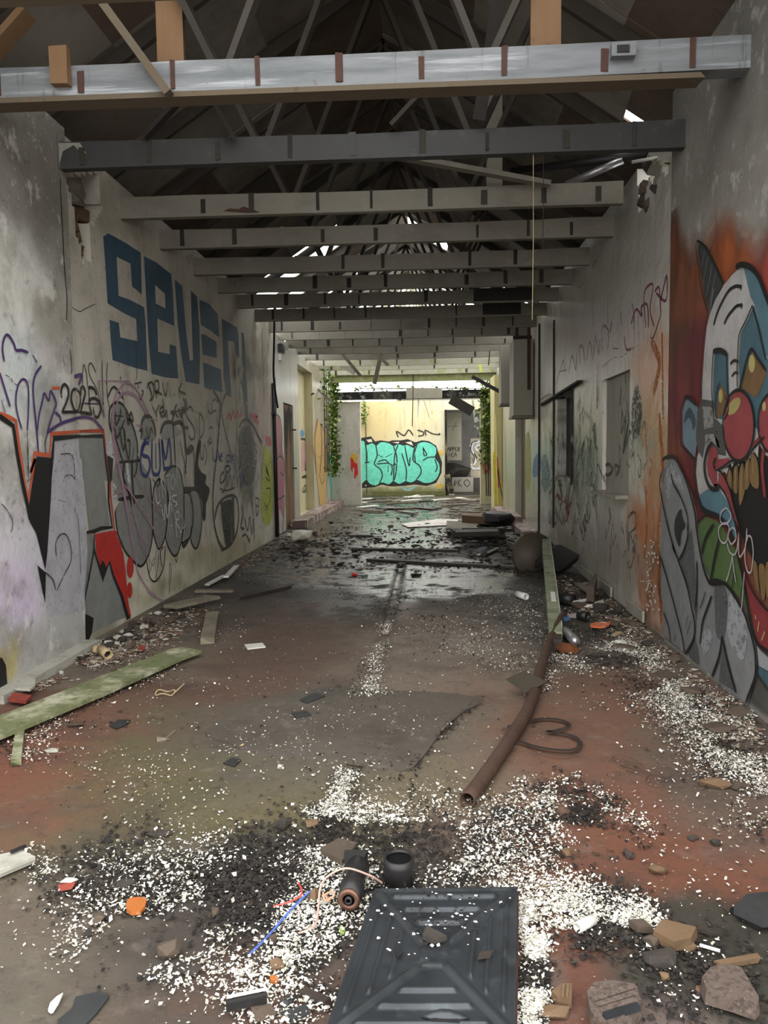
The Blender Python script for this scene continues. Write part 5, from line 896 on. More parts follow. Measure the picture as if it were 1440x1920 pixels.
# ---- the pressed metal panel in the foreground
zt = .07
TL, TR, BR, BL = fl(703, 1668, zt), fl(970, 1665, zt), fl(966, 1945, zt), fl(606, 1945, zt)
cen = (TL+TR+BR+BL)/4; pn = empty('metal_panel', (cen[0], cen[1], 0), 'dark pressed metal panel with raised cross ribs lying in the foreground', 'panel')
n = 96; V = []; sst = lambda e0, e1, x: (lambda t: t*t*(3-2*t))(np.clip((x-e0)/(e1-e0), 0, 1))
for i in range(n+1):
    for j in range(n+1):
        s, t = i/n, j/n; p = (TL*(1-s)+TR*s)*(1-t)+(BL*(1-s)+BR*s)*t; u, v = 2*s-1, 2*t-1; r = max(abs(u), abs(v)); dg = abs(abs(u)-abs(v))
        h = .010*(1-sst(.035, .065, dg))*sst(.12, .2, r)*(1-sst(.93, .98, r))
        for c_ in (.86, .66, .46): h = max(h, .009*(1-sst(.016, .034, abs(r-c_)))*sst(.13, .17, dg))
        h = max(h, .006*(1-sst(.14, .2, r)), .004*sst(.95, .985, r))
        V.append((p[0], p[1], zt+h-.006*math.sin(math.pi*s)*math.sin(math.pi*t)))
rooted(pn, 'pressed_sheet', MB().add(V, [(i*(n+1)+j, i*(n+1)+j+1, (i+1)*(n+1)+j+1, (i+1)*(n+1)+j) for i in range(n) for j in range(n)]), M_metal, True)
ex = lambda p, k: cen+(p-cen)*k
rooted(pn, 'rusted_frame', MB().slab([ex(q, 1.02)[:2] for q in (TL, TR, BR, BL)], .004, zt-.016), M_rustd)
q = fl(835, 1903, zt+.01); rooted(pn, 'slot_handle', MB().tube([(q[0]+dx*.06, q[1], zt+.004) for dx in (-1, -.6, -.2, .2, .6, 1)], [.002, .012, .018, .018, .012, .002], 8), M_metal, True)
rooted(pn, 'slot_hole', MB().box((q[0]-.035, q[1]-.022, zt+.004), (q[0]+.035, q[1]-.016, zt+.012)), M_plast_b)

# ---- black plastic pipe pieces behind the panel
pf = empty('pipe_fitting', fl(662, 1700), 'black plastic pipe fitting with a copper coloured socket facing the camera', 'pipe')
a, b = fl(655, 1712), fl(672, 1650); a[2] = b[2] = .05
m_ = (a+b)/2
rooted(pf, 'pipe_body', MB().tube([a, a+(b-a)*.35, m_, b+(a-b)*.25, b], [.038, .042, .030, .036, .042], 14, inner=.72), M_plast_b, True)
dv = (a-b)/np.linalg.norm(a-b)
rooted(pf, 'socket_ring', MB().tube([a+dv*.002, a+dv*.012], .036, 16, inner=.55), mat('tarnished_copper_ring', (110, 80, 66), .45, metal=.5), True)
rooted(pf, 'socket_core', MB().tube([a+dv*.0, a+dv*.018], .013, 12, inner=.5), M_plast_b, True)
rooted(pf, 'pipe_flap', MB().box((b[0]-.045, b[1]-.01, .03), (b[0]+.03, b[1]+.05, .085), .008), M_plast_b)
c_ = fl(748, 1668); whole(MB().tube([(c_[0], c_[1]+.03, 0), (c_[0], c_[1]+.03, .075), (c_[0], c_[1]+.03, .10)], [.052, .055, .053], 18, inner=.86), 'pipe_collar', M_plast_b, 'short black plastic pipe collar standing behind the metal panel', 'pipe', smooth=True)

# ---- bent rusty pipe, square plate and the post it leans on
def line3(pts): return [np.array(fl(x, y, z)) for x, y, z in pts]
pp3 = line3([(876, 1500, .035), (930, 1425, .035), (985, 1340, .04), (1003, 1295, .045), (1015, 1250, .05), (1030, 1205, .07), (1043, 1175, .10), (1056, 1146, .16)])
pp3 = smooth_pts(pp3, False, 4)
whole(MB().tube(pp3, [.034]*20+[.030]*(len(pp3)-24)+[.026, .022, .016, .010], 14, inner=.84), 'rusty_pipe', M_rustp, 'long bent rusty steel pipe with an open end lying on the floor', 'pipe', smooth=True)
pq = [(948, 1274, .10), (984, 1258, .16), (1026, 1279, .10), (986, 1301, .04)]
P4 = [fl(*q) for q in pq]; nrm_ = np.cross(P4[1]-P4[0], P4[3]-P4[0]); nrm_ /= np.linalg.norm(nrm_)
whole(MB().add([tuple(p) for p in P4]+[tuple(p-nrm_*.008) for p in P4], [(0, 1, 2, 3), (7, 6, 5, 4)]+[(i, i+4, (i+1) % 4+4, (i+1) % 4) for i in range(4)]), 'steel_plate', M_plate, 'square olive rusted steel plate tilted against the bent pipe', 'plate')
po = empty('timber_post', fl(1040, 1195), 'square post with peeling pale green paint lying towards the overturned seat', 'post')
a, b = fl(1042, 1205, .02), fl(1023, 1052, .08); a[2], b[2] = .06, .34
rooted(po, 'post_shaft', MB().bar(a, b, .10, .10), M_mosspost)
rooted(po, 'post_end', MB().bar(a+(a-b)*.01, a+(a-b)*.045, .085, .085), M_dkwood)
rooted(po, 'pale_strip', MB().bar(a+(b-a)*.05+np.array([.052, 0, .03]), b+np.array([.052, 0, .03]), .012, .03), M_white)
rooted(po, 'paper_label', MB().bar(a+(b-a)*.22+np.array([.01, 0, .052]), a+(b-a)*.30+np.array([.01, 0, .052]), .04, .004), M_white)
# ---- overturned seat beside the post
st_ = empty('overturned_stool', fl(1000, 1068), 'overturned stool with a round brown disc seat leaning on its edge', 'stool')
c0 = at(1003, 1041, fl(1000, 1068)[1]); dd = np.array([.25, -.95, .2]); dd /= np.linalg.norm(dd)
rooted(st_, 'disc_seat', MB().tube([c0, c0-dd*.05], .29, 26), mat('brown_vinyl_seat', (70, 62, 50), .6, [((50, 44, 38), 5, .5, .72, .6)]), True)
ty = c0[1]
tp = [at(x, y, ty) for x, y in ((1012, 1058), (1030, 1066), (1046, 1060), (1053, 1050), (1044, 1040), (1020, 1036))]
rooted(st_, 'chrome_leg', MB().tube(smooth_pts(tp, False, 4), .022, 8), M_alu, True)
me = rock_mesh('sack', .6, .55, .36, 31, 22); rock('sack', me, mat('dark_cloth_sack', (50, 46, 42), .9, [((30, 28, 26), 5, .45, .7, .7)], bump=[(12, .6, .03)]), fl(1062, 1072)-np.array([.12, 0, 0]), .4, label='dark slumped sack by the right wall behind the green post', cat='sack')

# ---- planks and boards near the left wall
slab_px('mossy_plank', [(-80, 1372), (322, 1216), (340, 1213), (378, 1219), (340, 1233), (200, 1296), (0, 1379), (-80, 1412)], .03, .055, M_mossw, 'long mossy green plank lying along the left side of the floor', 'plank')
board_px('board_offcut', (38, 1362), (30, 1425), .045, .03, M_mossw, 'short mossy batten poking out under the long mossy plank', 'board')
board_px('board_offcut', (398, 1146), (389, 1196), .11, .05, M_grey, 'short grey block of wood on the red floor right of the left rubble', 'board')
board_px('broken_board', (318, 1135), (402, 1116), .17, .03, M_grey, 'bleached broken board tilted at the foot of the left wall', 'board', .05)
board_px('broken_board', (366, 1106), (436, 1106), .10, .02, M_grey, 'pale split lath just beyond the bleached broken board', 'board', .04)
board_px('lath_strip', (388, 1095), (420, 1078), .05, .02, M_white, 'thin whitish lath at the left wall foot before the dark gap', 'board', .03)
board_px('lath_strip', (424, 1080), (443, 1060), .06, .02, M_white, 'short white lath furthest along the left wall foot', 'board', .05)
slab_px('white_tile', [(458, 1208), (492, 1205), (498, 1212), (464, 1216)], .002, .012, M_white, 'single off-white tile lying flat on the red floor', 'tile')
slab_px('grey_offcut', [(28, 1290), (36, 1272), (66, 1272), (66, 1284), (56, 1292)], .05, .065, M_ledge, 'pale green grey board scrap on the ledge above the mossy plank', 'board')
slab_px('brown_board_scrap', [(15, 1310), (25, 1298), (60, 1303), (48, 1314)], .02, .04, M_redb, 'reddish brown board scrap below the pale ledge at far left', 'board')
a, b = fl(190, 1217, .05), fl(203, 1228, .04); whole(MB().tube([b, (a+b)/2, a], .035, 12, inner=.8), 'cardboard_tube', M_card, 'open cardboard tube among the rubble by the left wall', 'tube', smooth=True)
a, b = fl(175, 1217, .04), fl(186, 1219, .03); whole(MB().tube([b, a], .03, 10), 'cardboard_tube', M_card, 'second shorter cardboard roll behind the open tube', 'tube', smooth=True)
slab_px('red_shard', [(258, 1214), (264, 1209), (273, 1211), (270, 1217)], .04, .055, M_redb, 'small bright red shard on the left wall rubble', 'shard')
a = fl(310, 1302); whole(MB().tube([(a[0]+.06*math.cos(t), a[1]+.05*math.sin(t), .012+.01*math.sin(3*t)) for t in [.3*i for i in range(20)]]+[(a[0]+.09, a[1]+.10, .04)], .004, 5), 'string_loop', M_card, 'pale loop of string on the red floor below the mossy plank', 'string')
a, b = fl(305, 1390), fl(328, 1370); whole(MB().tube([a, b], .006, 6).tube([a+np.array([-.03, 0, .005]), a+np.array([.03, .02, .005])], [.02, .004], 8), 'twig', M_grey, 'thin bent twig with a flat end on the red floor', 'twig')
cg = empty('corrugated_scrap', fl(28, 1625), 'grey layered board scrap with a black strip at the left frame edge', 'board')
for i, (z, off) in enumerate(((.005, 0), (.025, 6))):
    pl = [fl(x, y-off, z+.015)[:2] for x, y in ((-60, 1618), (40, 1598), (66, 1610), (0, 1638), (-60, 1650))]; rooted(cg, 'board_layer', MB().slab(pl, z, z+.012), M_ledge)
a, b = fl(20, 1598, .05), fl(48, 1586, .05); rooted(cg, 'black_strip', MB().bar(a, b, .012, .01), M_plast_b)
# ---- foreground shards and stones
slab_px('orange_shard', [(237, 1690), (243, 1683), (262, 1681), (275, 1685), (272, 1698), (263, 1708), (246, 1709), (237, 1703)], .008, .022, M_orange, 'orange glazed shard lying in the dark grit at left', 'shard')
slab_px('white_shard', [(90, 1893), (94, 1880), (106, 1868), (118, 1861), (110, 1880), (100, 1895), (95, 1897)], .004, .010, M_white, 'curved pointed white shard at bottom left', 'shard')
slab_px('orange_disc', [(506, 1830), (512, 1827), (520, 1830), (520, 1837), (512, 1839), (506, 1835)], .006, .018, M_orange, 'small bright orange plastic disc near the bottom black bar', 'disc')
bb = empty('black_bar', fl(460, 1880), 'black bar with flaking white paint at the bottom left of the metal panel', 'bar')
a, b = fl(424, 1886, .03), fl(500, 1870, .03); rooted(bb, 'bar_body', MB().bar(a, b, .02, .022), M_plast_b); rooted(bb, 'white_edge', MB().bar(a+np.array([0, .012, .016]), b+np.array([0, .012, .016]), .008, .004), M_white)
slab_px('white_tab', [(478, 1882), (503, 1874), (505, 1883), (486, 1888)], .004, .012, M_white, 'small white plastic tab touching the black bar', 'tab')
me = rock_mesh('brick_chip', .07, .05, .03, 3); bc = empty('brick_chip', fl(127, 1668), 'small red brick chip with a white face at left', 'brick'); rock('brick_core', me, M_redb, (0, 0, 0), .3, bc)
me = rock_mesh('white_face', .07, .035, .012, 4); rock('white_face', me, M_white, (0, .01, .024), .3, bc)
def stone(px, py, sx, sy, sz, m, label, rz=0.0, name='stone', cat='stone', seed=None):
    me = rock_mesh(name, sx, sy, sz, seed or int(px*7+py), 18); p = fl(px, py); return rock(name, me, m, (p[0], p[1], -.004), rz, label=label, cat=cat)
stone(318, 1790, .085, .07, .06, M_stone, 'chunky brown stone on the white flecked grit at lower left', .4)
stone(232, 1662, .10, .055, .03, M_dstone, 'flat dark slab of stone above the orange shard', .1)
stone(186, 1732, .04, .06, .04, M_stone, 'upright brown stone left below the orange shard', .2); stone(206, 1724, .03, .04, .03, M_dstone, 'small brown pebble touching the upright stone', .7)
stone(164, 1757, .04, .04, .03, M_dstone, 'black pebble left of the white flecked grit', .3); stone(357, 1826, .07, .05, .025, M_dstone, 'dark flat stone below right of the chunky brown stone', .5)
stone(404, 1715, .03, .05, .03, M_stone, 'narrow brown stone in the middle of the dark grit', .2); stone(300, 1567, .12, .04, .025, M_dstone, 'long low dark stone at the top edge of the grit', .2)
stone(530, 1552, .09, .06, .045, M_dstone, 'dark brown stone left of the drain channel', .3); stone(587, 1549, .07, .05, .03, M_tan, 'reddish tan stone beside the lower end of the drain channel', .6)
slab_px('brown_tile_piece', [(600, 1590), (634, 1571), (668, 1580), (655, 1600), (642, 1612), (622, 1602)], .012, .035, M_stone, 'flat brown stone tile piece above the black pipe fitting', 'tile', .003)
stone(519, 1815, .05, .04, .035, M_tan, 'tan stone just above the orange disc', .2); stone(588, 1688, .05, .05, .05, M_tan, 'tan rounded lump left of the black pipe fitting', .2); stone(610, 1696, .04, .04, .035, M_ledge, 'pale lump tucked against the black pipe fitting', .9)
stone(512, 1768, .03, .045, .035, M_stone, 'brown pebble under the end of the blue wire', .2); stone(596, 1762, .025, .04, .025, M_stone, 'small reddish pebble left of the metal panel', .5); stone(492, 1906, .08, .06, .03, M_stone, 'brown stone flake under the black bar', .3); stone(540, 1880, .04, .07, .02, M_slate, 'dark slate sliver left of the metal panel', -.5)
board_px('wood_splinter', (568, 1854), (618, 1876), .022, .02, M_dkwood, 'dark pointed wood splinter left of the metal panel', 'splinter'); board_px('wood_splinter', (533, 1905), (574, 1892), .04, .015, M_slate, 'slate grey splinter at the bottom edge left of the panel', 'splinter')
slab_px('rubble_flake', [(792, 1752), (800, 1735), (826, 1748), (838, 1754), (812, 1762)], .08, .095, M_dstone, 'dark broken flake lying on the metal panel', 'flake')
slab_px('leaf_scrap', [(900, 1785), (925, 1780), (920, 1794), (895, 1797)], .077, .081, M_dkwood, 'small curled brown leaf scrap on the right half of the panel', 'leaf')
slab_px('leaf_scrap', [(738, 1778), (748, 1772), (756, 1784), (746, 1796)], .077, .081, M_plast_b, 'small black scrap on the left half of the panel', 'leaf')
slab_px('green_leaf', [(636, 1738), (642, 1735), (647, 1743), (645, 1751), (638, 1750)], .01, .013, mat('green_leaf', (130, 150, 70), .6), 'single green leaf beside the metal panel', 'leaf')
slab_px('black_rubber_scrap', [(920, 1512), (965, 1516), (968, 1524), (946, 1534), (925, 1528)], .003, .008, M_slate, 'black curled rubber scrap right of the open pipe end', 'scrap')
slab_px('felt_scrap', [(562, 1312), (590, 1298), (610, 1304), (575, 1318)], .012, .016, M_slate, 'dark felt scrap on the upper left of the concrete patch', 'scrap'); slab_px('felt_scrap', [(546, 1336), (575, 1332), (584, 1340), (556, 1346)], .012, .016, M_slate, 'smaller dark felt scrap on the left of the concrete patch', 'scrap')
for i, (x, y, l) in enumerate(((622, 1297, 'left'), (634, 1290, 'right'))): stone(x, y, .045, .04, .03, M_dstone, 'round black clod, %s of a pair above the concrete patch' % l, .3*i)
stone(596, 1340, .04, .03, .025, M_dstone, 'lone dark pebble on the concrete patch', .2); stone(526, 1441, .035, .04, .03, M_ledge, 'pale round pebble on the olive stained floor', .2); stone(97, 1409, .08, .04, .02, M_ledge, 'flat pale stone on the red floor at far left', .1); stone(143, 1361, .10, .06, .03, M_stone, 'rounded grey stone below the mossy plank', .3); stone(452, 1400, .04, .03, .02, M_card, 'small tan pebble left of the concrete patch', .3)
slab_px('felt_scrap', [(205, 1360), (222, 1349), (245, 1349), (240, 1356), (218, 1366)], .002, .006, M_slate, 'flat dark felt scrap on the red floor below the mossy plank', 'scrap'); slab_px('felt_scrap', [(418, 1430), (435, 1420), (452, 1424), (440, 1436)], .002, .006, M_slate, 'dark felt scrap on the olive floor left of the drain channel', 'scrap')
slab_px('asphalt_sheet', [(108, 1912), (135, 1890), (142, 1868), (190, 1858), (205, 1868), (180, 1900), (155, 1925), (110, 1930)], .002, .006, M_slate, 'flat grey asphalt sheet at the bottom left', 'scrap')
# right foreground
slab_px('tan_tile', [(1225, 1744), (1243, 1722), (1306, 1738), (1296, 1758), (1262, 1764)], .01, .045, M_tan, 'large tan broken tile at lower right', 'tile', .004); stone(1235, 1636, .075, .055, .035, M_tan, 'tan block of stone alone on the red floor at right', .2); stone(1062, 1602, .05, .035, .03, M_tan, 'small tan stone below the black grit patch at right', .4)
slab_px('tan_tile', [(1178, 1724), (1205, 1722), (1224, 1738), (1195, 1736)], .008, .03, M_stone, 'thin brown tile sliver left of the large tan tile', 'tile')
rb = empty('ribbed_tile', fl(1170, 1880), 'large ribbed ceramic tile fragment at bottom right', 'tile')
pl = [fl(x, y, .07)[:2] for x, y in ((1100, 1852), (1115, 1834), (1150, 1831), (1190, 1838), (1202, 1868), (1185, 1890), (1128, 1912), (1108, 1888))]
rooted(rb, 'tile_body', MB().slab(pl, .008, .06), M_cer)
for i in range(4):
    a = fl(1112+7*i, 1872+10*i, .07); b = fl(1192+2*i, 1846+12*i, .07); a[2] = b[2] = .062; rooted(rb, 'rib', MB().bar(a, b, .016, .014), M_cer if i < 3 else M_metal)
slab_px('ceramic_slab', [(1315, 1830), (1330, 1812), (1360, 1808), (1392, 1814), (1424, 1870), (1420, 1882), (1380, 1868), (1322, 1850)], .012, .06, M_cer, 'broken speckled grey slab at the bottom right corner', 'slab', .004)
sm = empty('moulded_tile', fl(1055, 1858), 'small moulded tan tile fragment with grooves right of the panel', 'tile')
rooted(sm, 'tile_body', MB().slab([fl(x, y, .03)[:2] for x, y in ((1034, 1858), (1052, 1844), (1072, 1843), (1072, 1872), (1045, 1868))], .0, .03), M_tan)
for dx in (0, 8): a, b = fl(1057+dx, 1844, .035), fl(1055+dx, 1868, .035); a[2] = b[2] = .032; rooted(sm, 'groove_ridge', MB().bar(a, b, .007, .006), M_tan)
stone(1040, 1903, .10, .05, .025, M_tan, 'flat tan stone right of the panel at the bottom', .2); stone(1222, 1775, .05, .045, .04, M_stone, 'brown stone between the tan tile and the dark block', .3); stone(1238, 1806, .11, .075, .04, M_dstone, 'dark block of stone below the large tan tile', .2); stone(1287, 1780, .06, .05, .03, M_tan, 'tan chip right below the large tan tile', .5); stone(1245, 1835, .03, .04, .03, M_tan, 'tiny tan chip below the dark block', .1); stone(1315, 1860, .05, .035, .02, M_tan, 'tan chip left below the speckled slab', .2)
stone(1338, 1474, .16, .07, .045, M_tan, 'tan stone slab on the red floor at the edge of the white flakes', -.1); stone(1388, 1478, .09, .06, .04, M_stone, 'greyish stone touching the tan stone slab at right', .5); stone(1341, 1583, .05, .035, .03, M_dstone, 'dark clod alone on the red floor at right', .1); stone(1182, 1608, .045, .04, .03, M_dstone, 'black clod below the right grit patch', .2); stone(1250, 1712, .05, .03, .02, M_dstone, 'black pebble above the large tan tile', .2); stone(1300, 1572, .05, .04, .02, M_dstone, 'dark pebble at the right of the clear red floor', .5); stone(1020, 1668, .06, .04, .02, M_tan, 'tan chip by the top right corner of the metal panel', .4)
slab_px('sheet_scrap', [(1376, 1700), (1400, 1676), (1470, 1668), (1500, 1720), (1430, 1725)], .02, .045, M_slate, 'dark wet sheet at the right edge of the frame', 'scrap'); board_px('black_strip', (1375, 1700), (1430, 1735), .02, .02, M_plast_b, 'thin black strip beside the dark wet sheet', 'strip'); board_px('wood_splinter', (1345, 1805), (1418, 1792), .022, .015, M_tan, 'olive tan splinter above the speckled slab', 'splinter')
a, b = fl(1082, 1740, .02), fl(1112, 1724, .02); whole(MB().tube([a, b], .017, 10, inner=.7), 'white_tube', M_white, 'short white plastic tube on the flakes right of the panel', 'tube', smooth=True); a, b = fl(1312, 1772, .02), fl(1350, 1783, .02); whole(MB().tube([a, b], .005, 6), 'white_stick', M_white, 'thin white stick at lower right', 'stick')
# wires
for nm, mt, lb, pts in (('wire', (196, 158, 146), 'pink wire looping up to the black pipe collar', [(560, 1750, .01), (590, 1735, .02), (597, 1700, .03), (600, 1668, .05), (612, 1645, .09), (648, 1628, .12), (690, 1640, .08), (716, 1655, .03)]), ('wire', (80, 110, 190), 'straight blue wire at the lower left of the pipe fitting', [(467, 1790, .006), (500, 1758, .012), (540, 1712, .02), (578, 1674, .03), (592, 1670, .03)]), ('wire', (190, 70, 64), 'short red wire left of the pipe fitting', [(512, 1700, .01), (545, 1690, .02), (566, 1676, .03), (560, 1655, .03)]), ('wire', (206, 150, 120), 'orange pink curl of wire beside the pipe fitting', [(604, 1680, .03), (622, 1672, .05), (626, 1680, .04), (610, 1688, .03), (606, 1676, .04), (618, 1690, .02)])):
    whole(MB().tube(smooth_pts(line3(pts), False, 5), .0035, 5), nm, paint(mt, .5, -1), lb, 'wire')
# ---- litter by the right wall
a, b = fl(1062, 1186, .05), fl(1076, 1200, .04); cn = empty('drink_can', fl(1068, 1200), 'crumpled silver can behind the rusty lump', 'can'); rooted(cn, 'can_body', MB().tube([a+(b-a)*k for k in (-.4, 0, .4, .9, 1.3)], [.030, .040, .034, .041, .034], 12), M_alu, True)
stone(1062, 1224, .20, .12, .09, mat('rusted_tin_lump', (116, 66, 36), .8, [((70, 40, 26), 6, .42, .68, .7), ((150, 92, 50), 18, .58, .74, .6)], bump=[(20, .8, .02)]), 'rusty brown lump beside the bent pipe', .1, 'rusty_lump', 'lump'); stone(1052, 1195, .11, .07, .05, M_card, 'tan crushed carton next to the silver can', .4, 'carton', 'carton')
a, b = fl(969, 1114, .03), fl(987, 1119, .03); whole(MB().tube([b, a], .035, 10, inner=.75), 'paper_roll', M_white, 'white paper roll alone on the floor left of the green post', 'tube', smooth=True); a, b = fl(1044, 1120, .06), fl(1074, 1125, .06); whole(MB().tube([a, b], .06, 12), 'black_canister', M_plast_b, 'black canister lying right of the green post', 'canister', smooth=True); a, b = fl(1086, 1153, .05), fl(1102, 1156, .05); whole(MB().tube([b, a], .045, 12, inner=.7), 'black_cup', M_plast_b, 'black cup lying among the litter by the right wall', 'cup', smooth=True)
slab_px('snack_wrapper', [(1106, 1170), (1118, 1166), (1140, 1166), (1146, 1163), (1142, 1172), (1130, 1176), (1108, 1174)], .04, .05, mat('orange_wrapper', (200, 96, 50), .4, [((226, 220, 210), 12, .55, .62, .9)]), 'orange and silver wrapper in the litter by the right wall', 'wrapper')
for i, (x, y, lb) in enumerate(((1102, 1138, 'crumpled white paper by the right wall, nearest the post'), (1124, 1132, 'torn white paper strip by the right wall'), (1162, 1146, 'crumpled white paper touching the right wall foot'), (1164, 1206, 'torn white paper on the flakes near the orange wall edge'))): stone(x, y, .13, .09, .035, M_white, lb, i*.7, 'paper_scrap', 'paper')
stone(1078, 1158, .16, .10, .05, mat('pink_grey_cloth', (150, 140, 140), .8), 'pale pinkish rag in the litter by the right wall', .2, 'rag', 'rag'); stone(1062, 1163, .09, .06, .04, mat('blue_plastic_scrap', (60, 96, 130), .5), 'small blue plastic scrap next to the green post', .2, 'plastic_scrap', 'scrap')
board_px('lath_strip', (1085, 1092), (1112, 1111), .09, .02, M_grey, 'grey lath lying in the litter beside the right wall', 'board', .04); board_px('lath_strip', (1076, 1127), (1110, 1121), .03, .02, M_white, 'thin white lath right of the black canister', 'board', .03); board_px('lath_strip', (1150, 1190), (1166, 1184), .03, .012, M_card, 'small yellowish lath on the flakes by the right wall', 'board')
slab_px('slate_piece', [(1100, 1098), (1116, 1074), (1120, 1080), (1114, 1100)], .05, .2, M_stone, 'upright grey shard leaning at the foot of the right wall', 'shard')
RL = ['brown rubble lump between the green post and the white papers', 'dark rubble lump above the orange wrapper', 'small brown lump left of the crumpled white paper', 'brown lump right of the orange wrapper', 'brown lump under the torn white paper at the wall', 'broad flat brown lump right of the rusty lump', 'thin dark lump below the rusty lump', 'dark lump at the foot of the orange wall edge', 'tall dark lump against the skirting strip', 'dark lump at the end of the short skirting strip', 'brown lump at the foot of the painted hand', 'brown lump among dense flakes under the painted fingers', 'brown lump in the densest right hand flakes', 'small brown lump at the upper edge of the right hand flakes', 'brown lump nearest the right frame edge under the mural']
for i, (x, y, sx, sy, sz, m) in enumerate(((1082, 1138, .2, .14, .06, M_stone), (1128, 1145, .18, .13, .08, M_dstone), (1105, 1128, .12, .1, .06, M_stone), (1150, 1176, .2, .12, .07, M_stone), (1185, 1172, .2, .14, .06, M_stone), (1170, 1218, .22, .16, .04, M_stone), (1122, 1230, .16, .07, .03, M_dstone), (1215, 1210, .14, .1, .05, M_dstone), (1162, 1120, .2, .14, .12, M_dstone), (1184, 1150, .16, .1, .1, M_dstone), (1250, 1270, .2, .14, .05, M_stone), (1300, 1300, .18, .12, .05, M_stone), (1350, 1370, .2, .14, .05, M_stone), (1275, 1240, .12, .1, .05, M_stone), (1390, 1340, .14, .12, .06, M_stone))):
    me = rock_mesh('rubble_lump', sx, sy, sz, 400+i); p = fl(x, y); rock('rubble_lump', me, m, (min(p[0], XR-.14), p[1], -.004), i*.5, label=RL[i], cat='rubble', group='rubble lumps along the right wall')
# rubble along the left wall
base = [rock_mesh('rubble_lump', .16*random.uniform(.5, 1), .12*random.uniform(.5, 1), .06*random.uniform(.6, 1.3), 500+i, 14) for i in range(8)]
for i, m_ in enumerate(base): m_.materials.append((M_stone, M_ledge, M_stone, M_dstone)[i % 4])
cnt = 0
while cnt < 90:
    t = random.random(); x = 110+230*t+random.gauss(0, 20); y = 1232-92*t+random.gauss(6, 12); p = fl(x, y)
    if p[0] < XL+.12 or p[0] > -1.5: continue
    o = rock('rubble_lump', base[cnt % 8], None, (p[0], p[1], -.003), random.uniform(0, 6.28), label='small pale rubble lump in the heap along the left wall', cat='rubble', group='rubble lumps along the left wall'); k = random.uniform(.35, 1); o.scale = (k, k, k); cnt += 1
# mid floor: clods, boards and sticks
cnt = 0
while cnt < 110:
    x = random.uniform(520, 1010); y = random.choice([random.gauss(1030, 16), random.gauss(1002, 12), random.uniform(960, 1075)]); p = fl(x, y)
    if not (XL+.3 < p[0] < XR-.3): continue
    o = rock('clod', base[3] if cnt % 3 else base[7], None, (p[0], p[1], -.003), random.uniform(0, 6.28), label='dark clod of debris on the wet middle stretch of floor', cat='rubble', group='dark clods on the wet floor'); k = random.uniform(.4, 1.3); o.scale = (k, k, k*.7); cnt += 1
for a, b, wd, lb in (((690, 1047), (985, 1062), .10, 'long dark batten lying across the wet floor before the stool'), ((660, 1027), (860, 1030), .09, 'long dark batten across the floor, beyond the nearer one'), ((905, 1040), (935, 1026), .08, 'short dark stick slanting on the floor left of the stool'), ((450, 1118), (545, 1098), .02, 'thin dark cable like strip on the floor at left'), ((655, 1003), (700, 1003), .07, 'dark stick in the middle of the far wet floor')): board_px('floor_batten', a, b, wd, .03, M_dkwood, lb, 'batten')
for i, (x, y, lb) in enumerate(((665, 1079, 'small red plastic lump on the wet floor'),)): stone(x, y, .09, .07, .05, mat('red_plastic', (196, 50, 44), .4), lb, .1, 'red_lump', 'plastic')
stone(679, 1081, .17, .06, .03, M_plast_b, 'black block on the wet floor left of the drain', .1, 'black_block', 'block'); stone(781, 1080, .16, .06, .04, M_plast_b, 'black block on the wet floor right of the drain', .1, 'black_block', 'block')
jc = empty('plastic_container', fl(566, 1014), 'translucent white plastic container lying by the left door', 'container'); p = jc.location
me = rock_mesh('container_body', .42, .34, .20, 71, 26); rock('container_body', me, mat('cloudy_plastic', (206, 202, 190), .35), (0, 0, 0), .3, jc); mesh_obj('container_cap', *(lambda m: (m.v, m.f))(MB().tube([(-.18, -.12, .12), (-.23, -.16, .13)], .03, 10)), M_white, jc)
sh = empty('trainer_shoe', fl(905, 1040), 'grey and white trainer on its own on the floor at right', 'shoe')
me = rock_mesh('shoe_upper', .13, .28, .11, 77, 24); rock('shoe_upper', me, mat('grey_shoe_fabric', (120, 122, 130), .8), (0, 0, .02), -.5, sh); me = rock_mesh('shoe_sole', .14, .31, .03, 78, 24); rock('shoe_sole', me, M_white, (0, 0, 0), -.5, sh)
slab_px('white_sheet', [(752, 982), (820, 973), (862, 974), (845, 984), (765, 988)], .01, .02, mat('white_card_red_print', (206, 200, 196), .5, [((190, 60, 56), 2.2, .56, .64, .8)]), 'white card sheet with red marks on the far wet floor', 'card')
slab_px('tilted_sheet', [(196+640, 990), (838, 976), (900, 980), (890, 990)], .02, .05, M_grey, 'grey board lying beside the white card sheet', 'board')
# stack of dark timbers at the right of the far floor
sp = fl(905, 1000)
for i in range(9):
    y = 1000-4*(i//3)-random.uniform(0, 8); x0 = 838+random.uniform(0, 22)+4*(i//3); x1 = 930+random.uniform(0, 18)
    board_px('stacked_timber', (x0, y+i//3*3), (x1, y+random.uniform(-2, 2)+i//3*3), .14, .07, (M_dkwood, M_black, M_grey)[i % 3 if i % 4 else 0], ('front', 'middle', 'rear')[i % 3]+' timber in the '+('bottom', 'second', 'top')[i//3]+' layer of the low dark stack by the right kerb', 'board', .08*(i//3), group='dark timbers stacked by the right kerb')
me = rock_mesh('black_bag', .8, .5, .35, 91, 24); rock('black_bag', me, M_plast_b, (sp[0]+.32, sp[1]+.75, .02), .2, label='black plastic bag behind the stack of dark timbers', cat='bag')
stone(888, 998, .25, .2, .12, M_ledge, 'pale rounded lump in front of the timber stack', .1); slab_px('red_board', [(866, 962), (924, 962), (926, 970), (866, 966)], .05, .2, M_tan, 'brown board standing on edge beyond the timber stack', 'board')
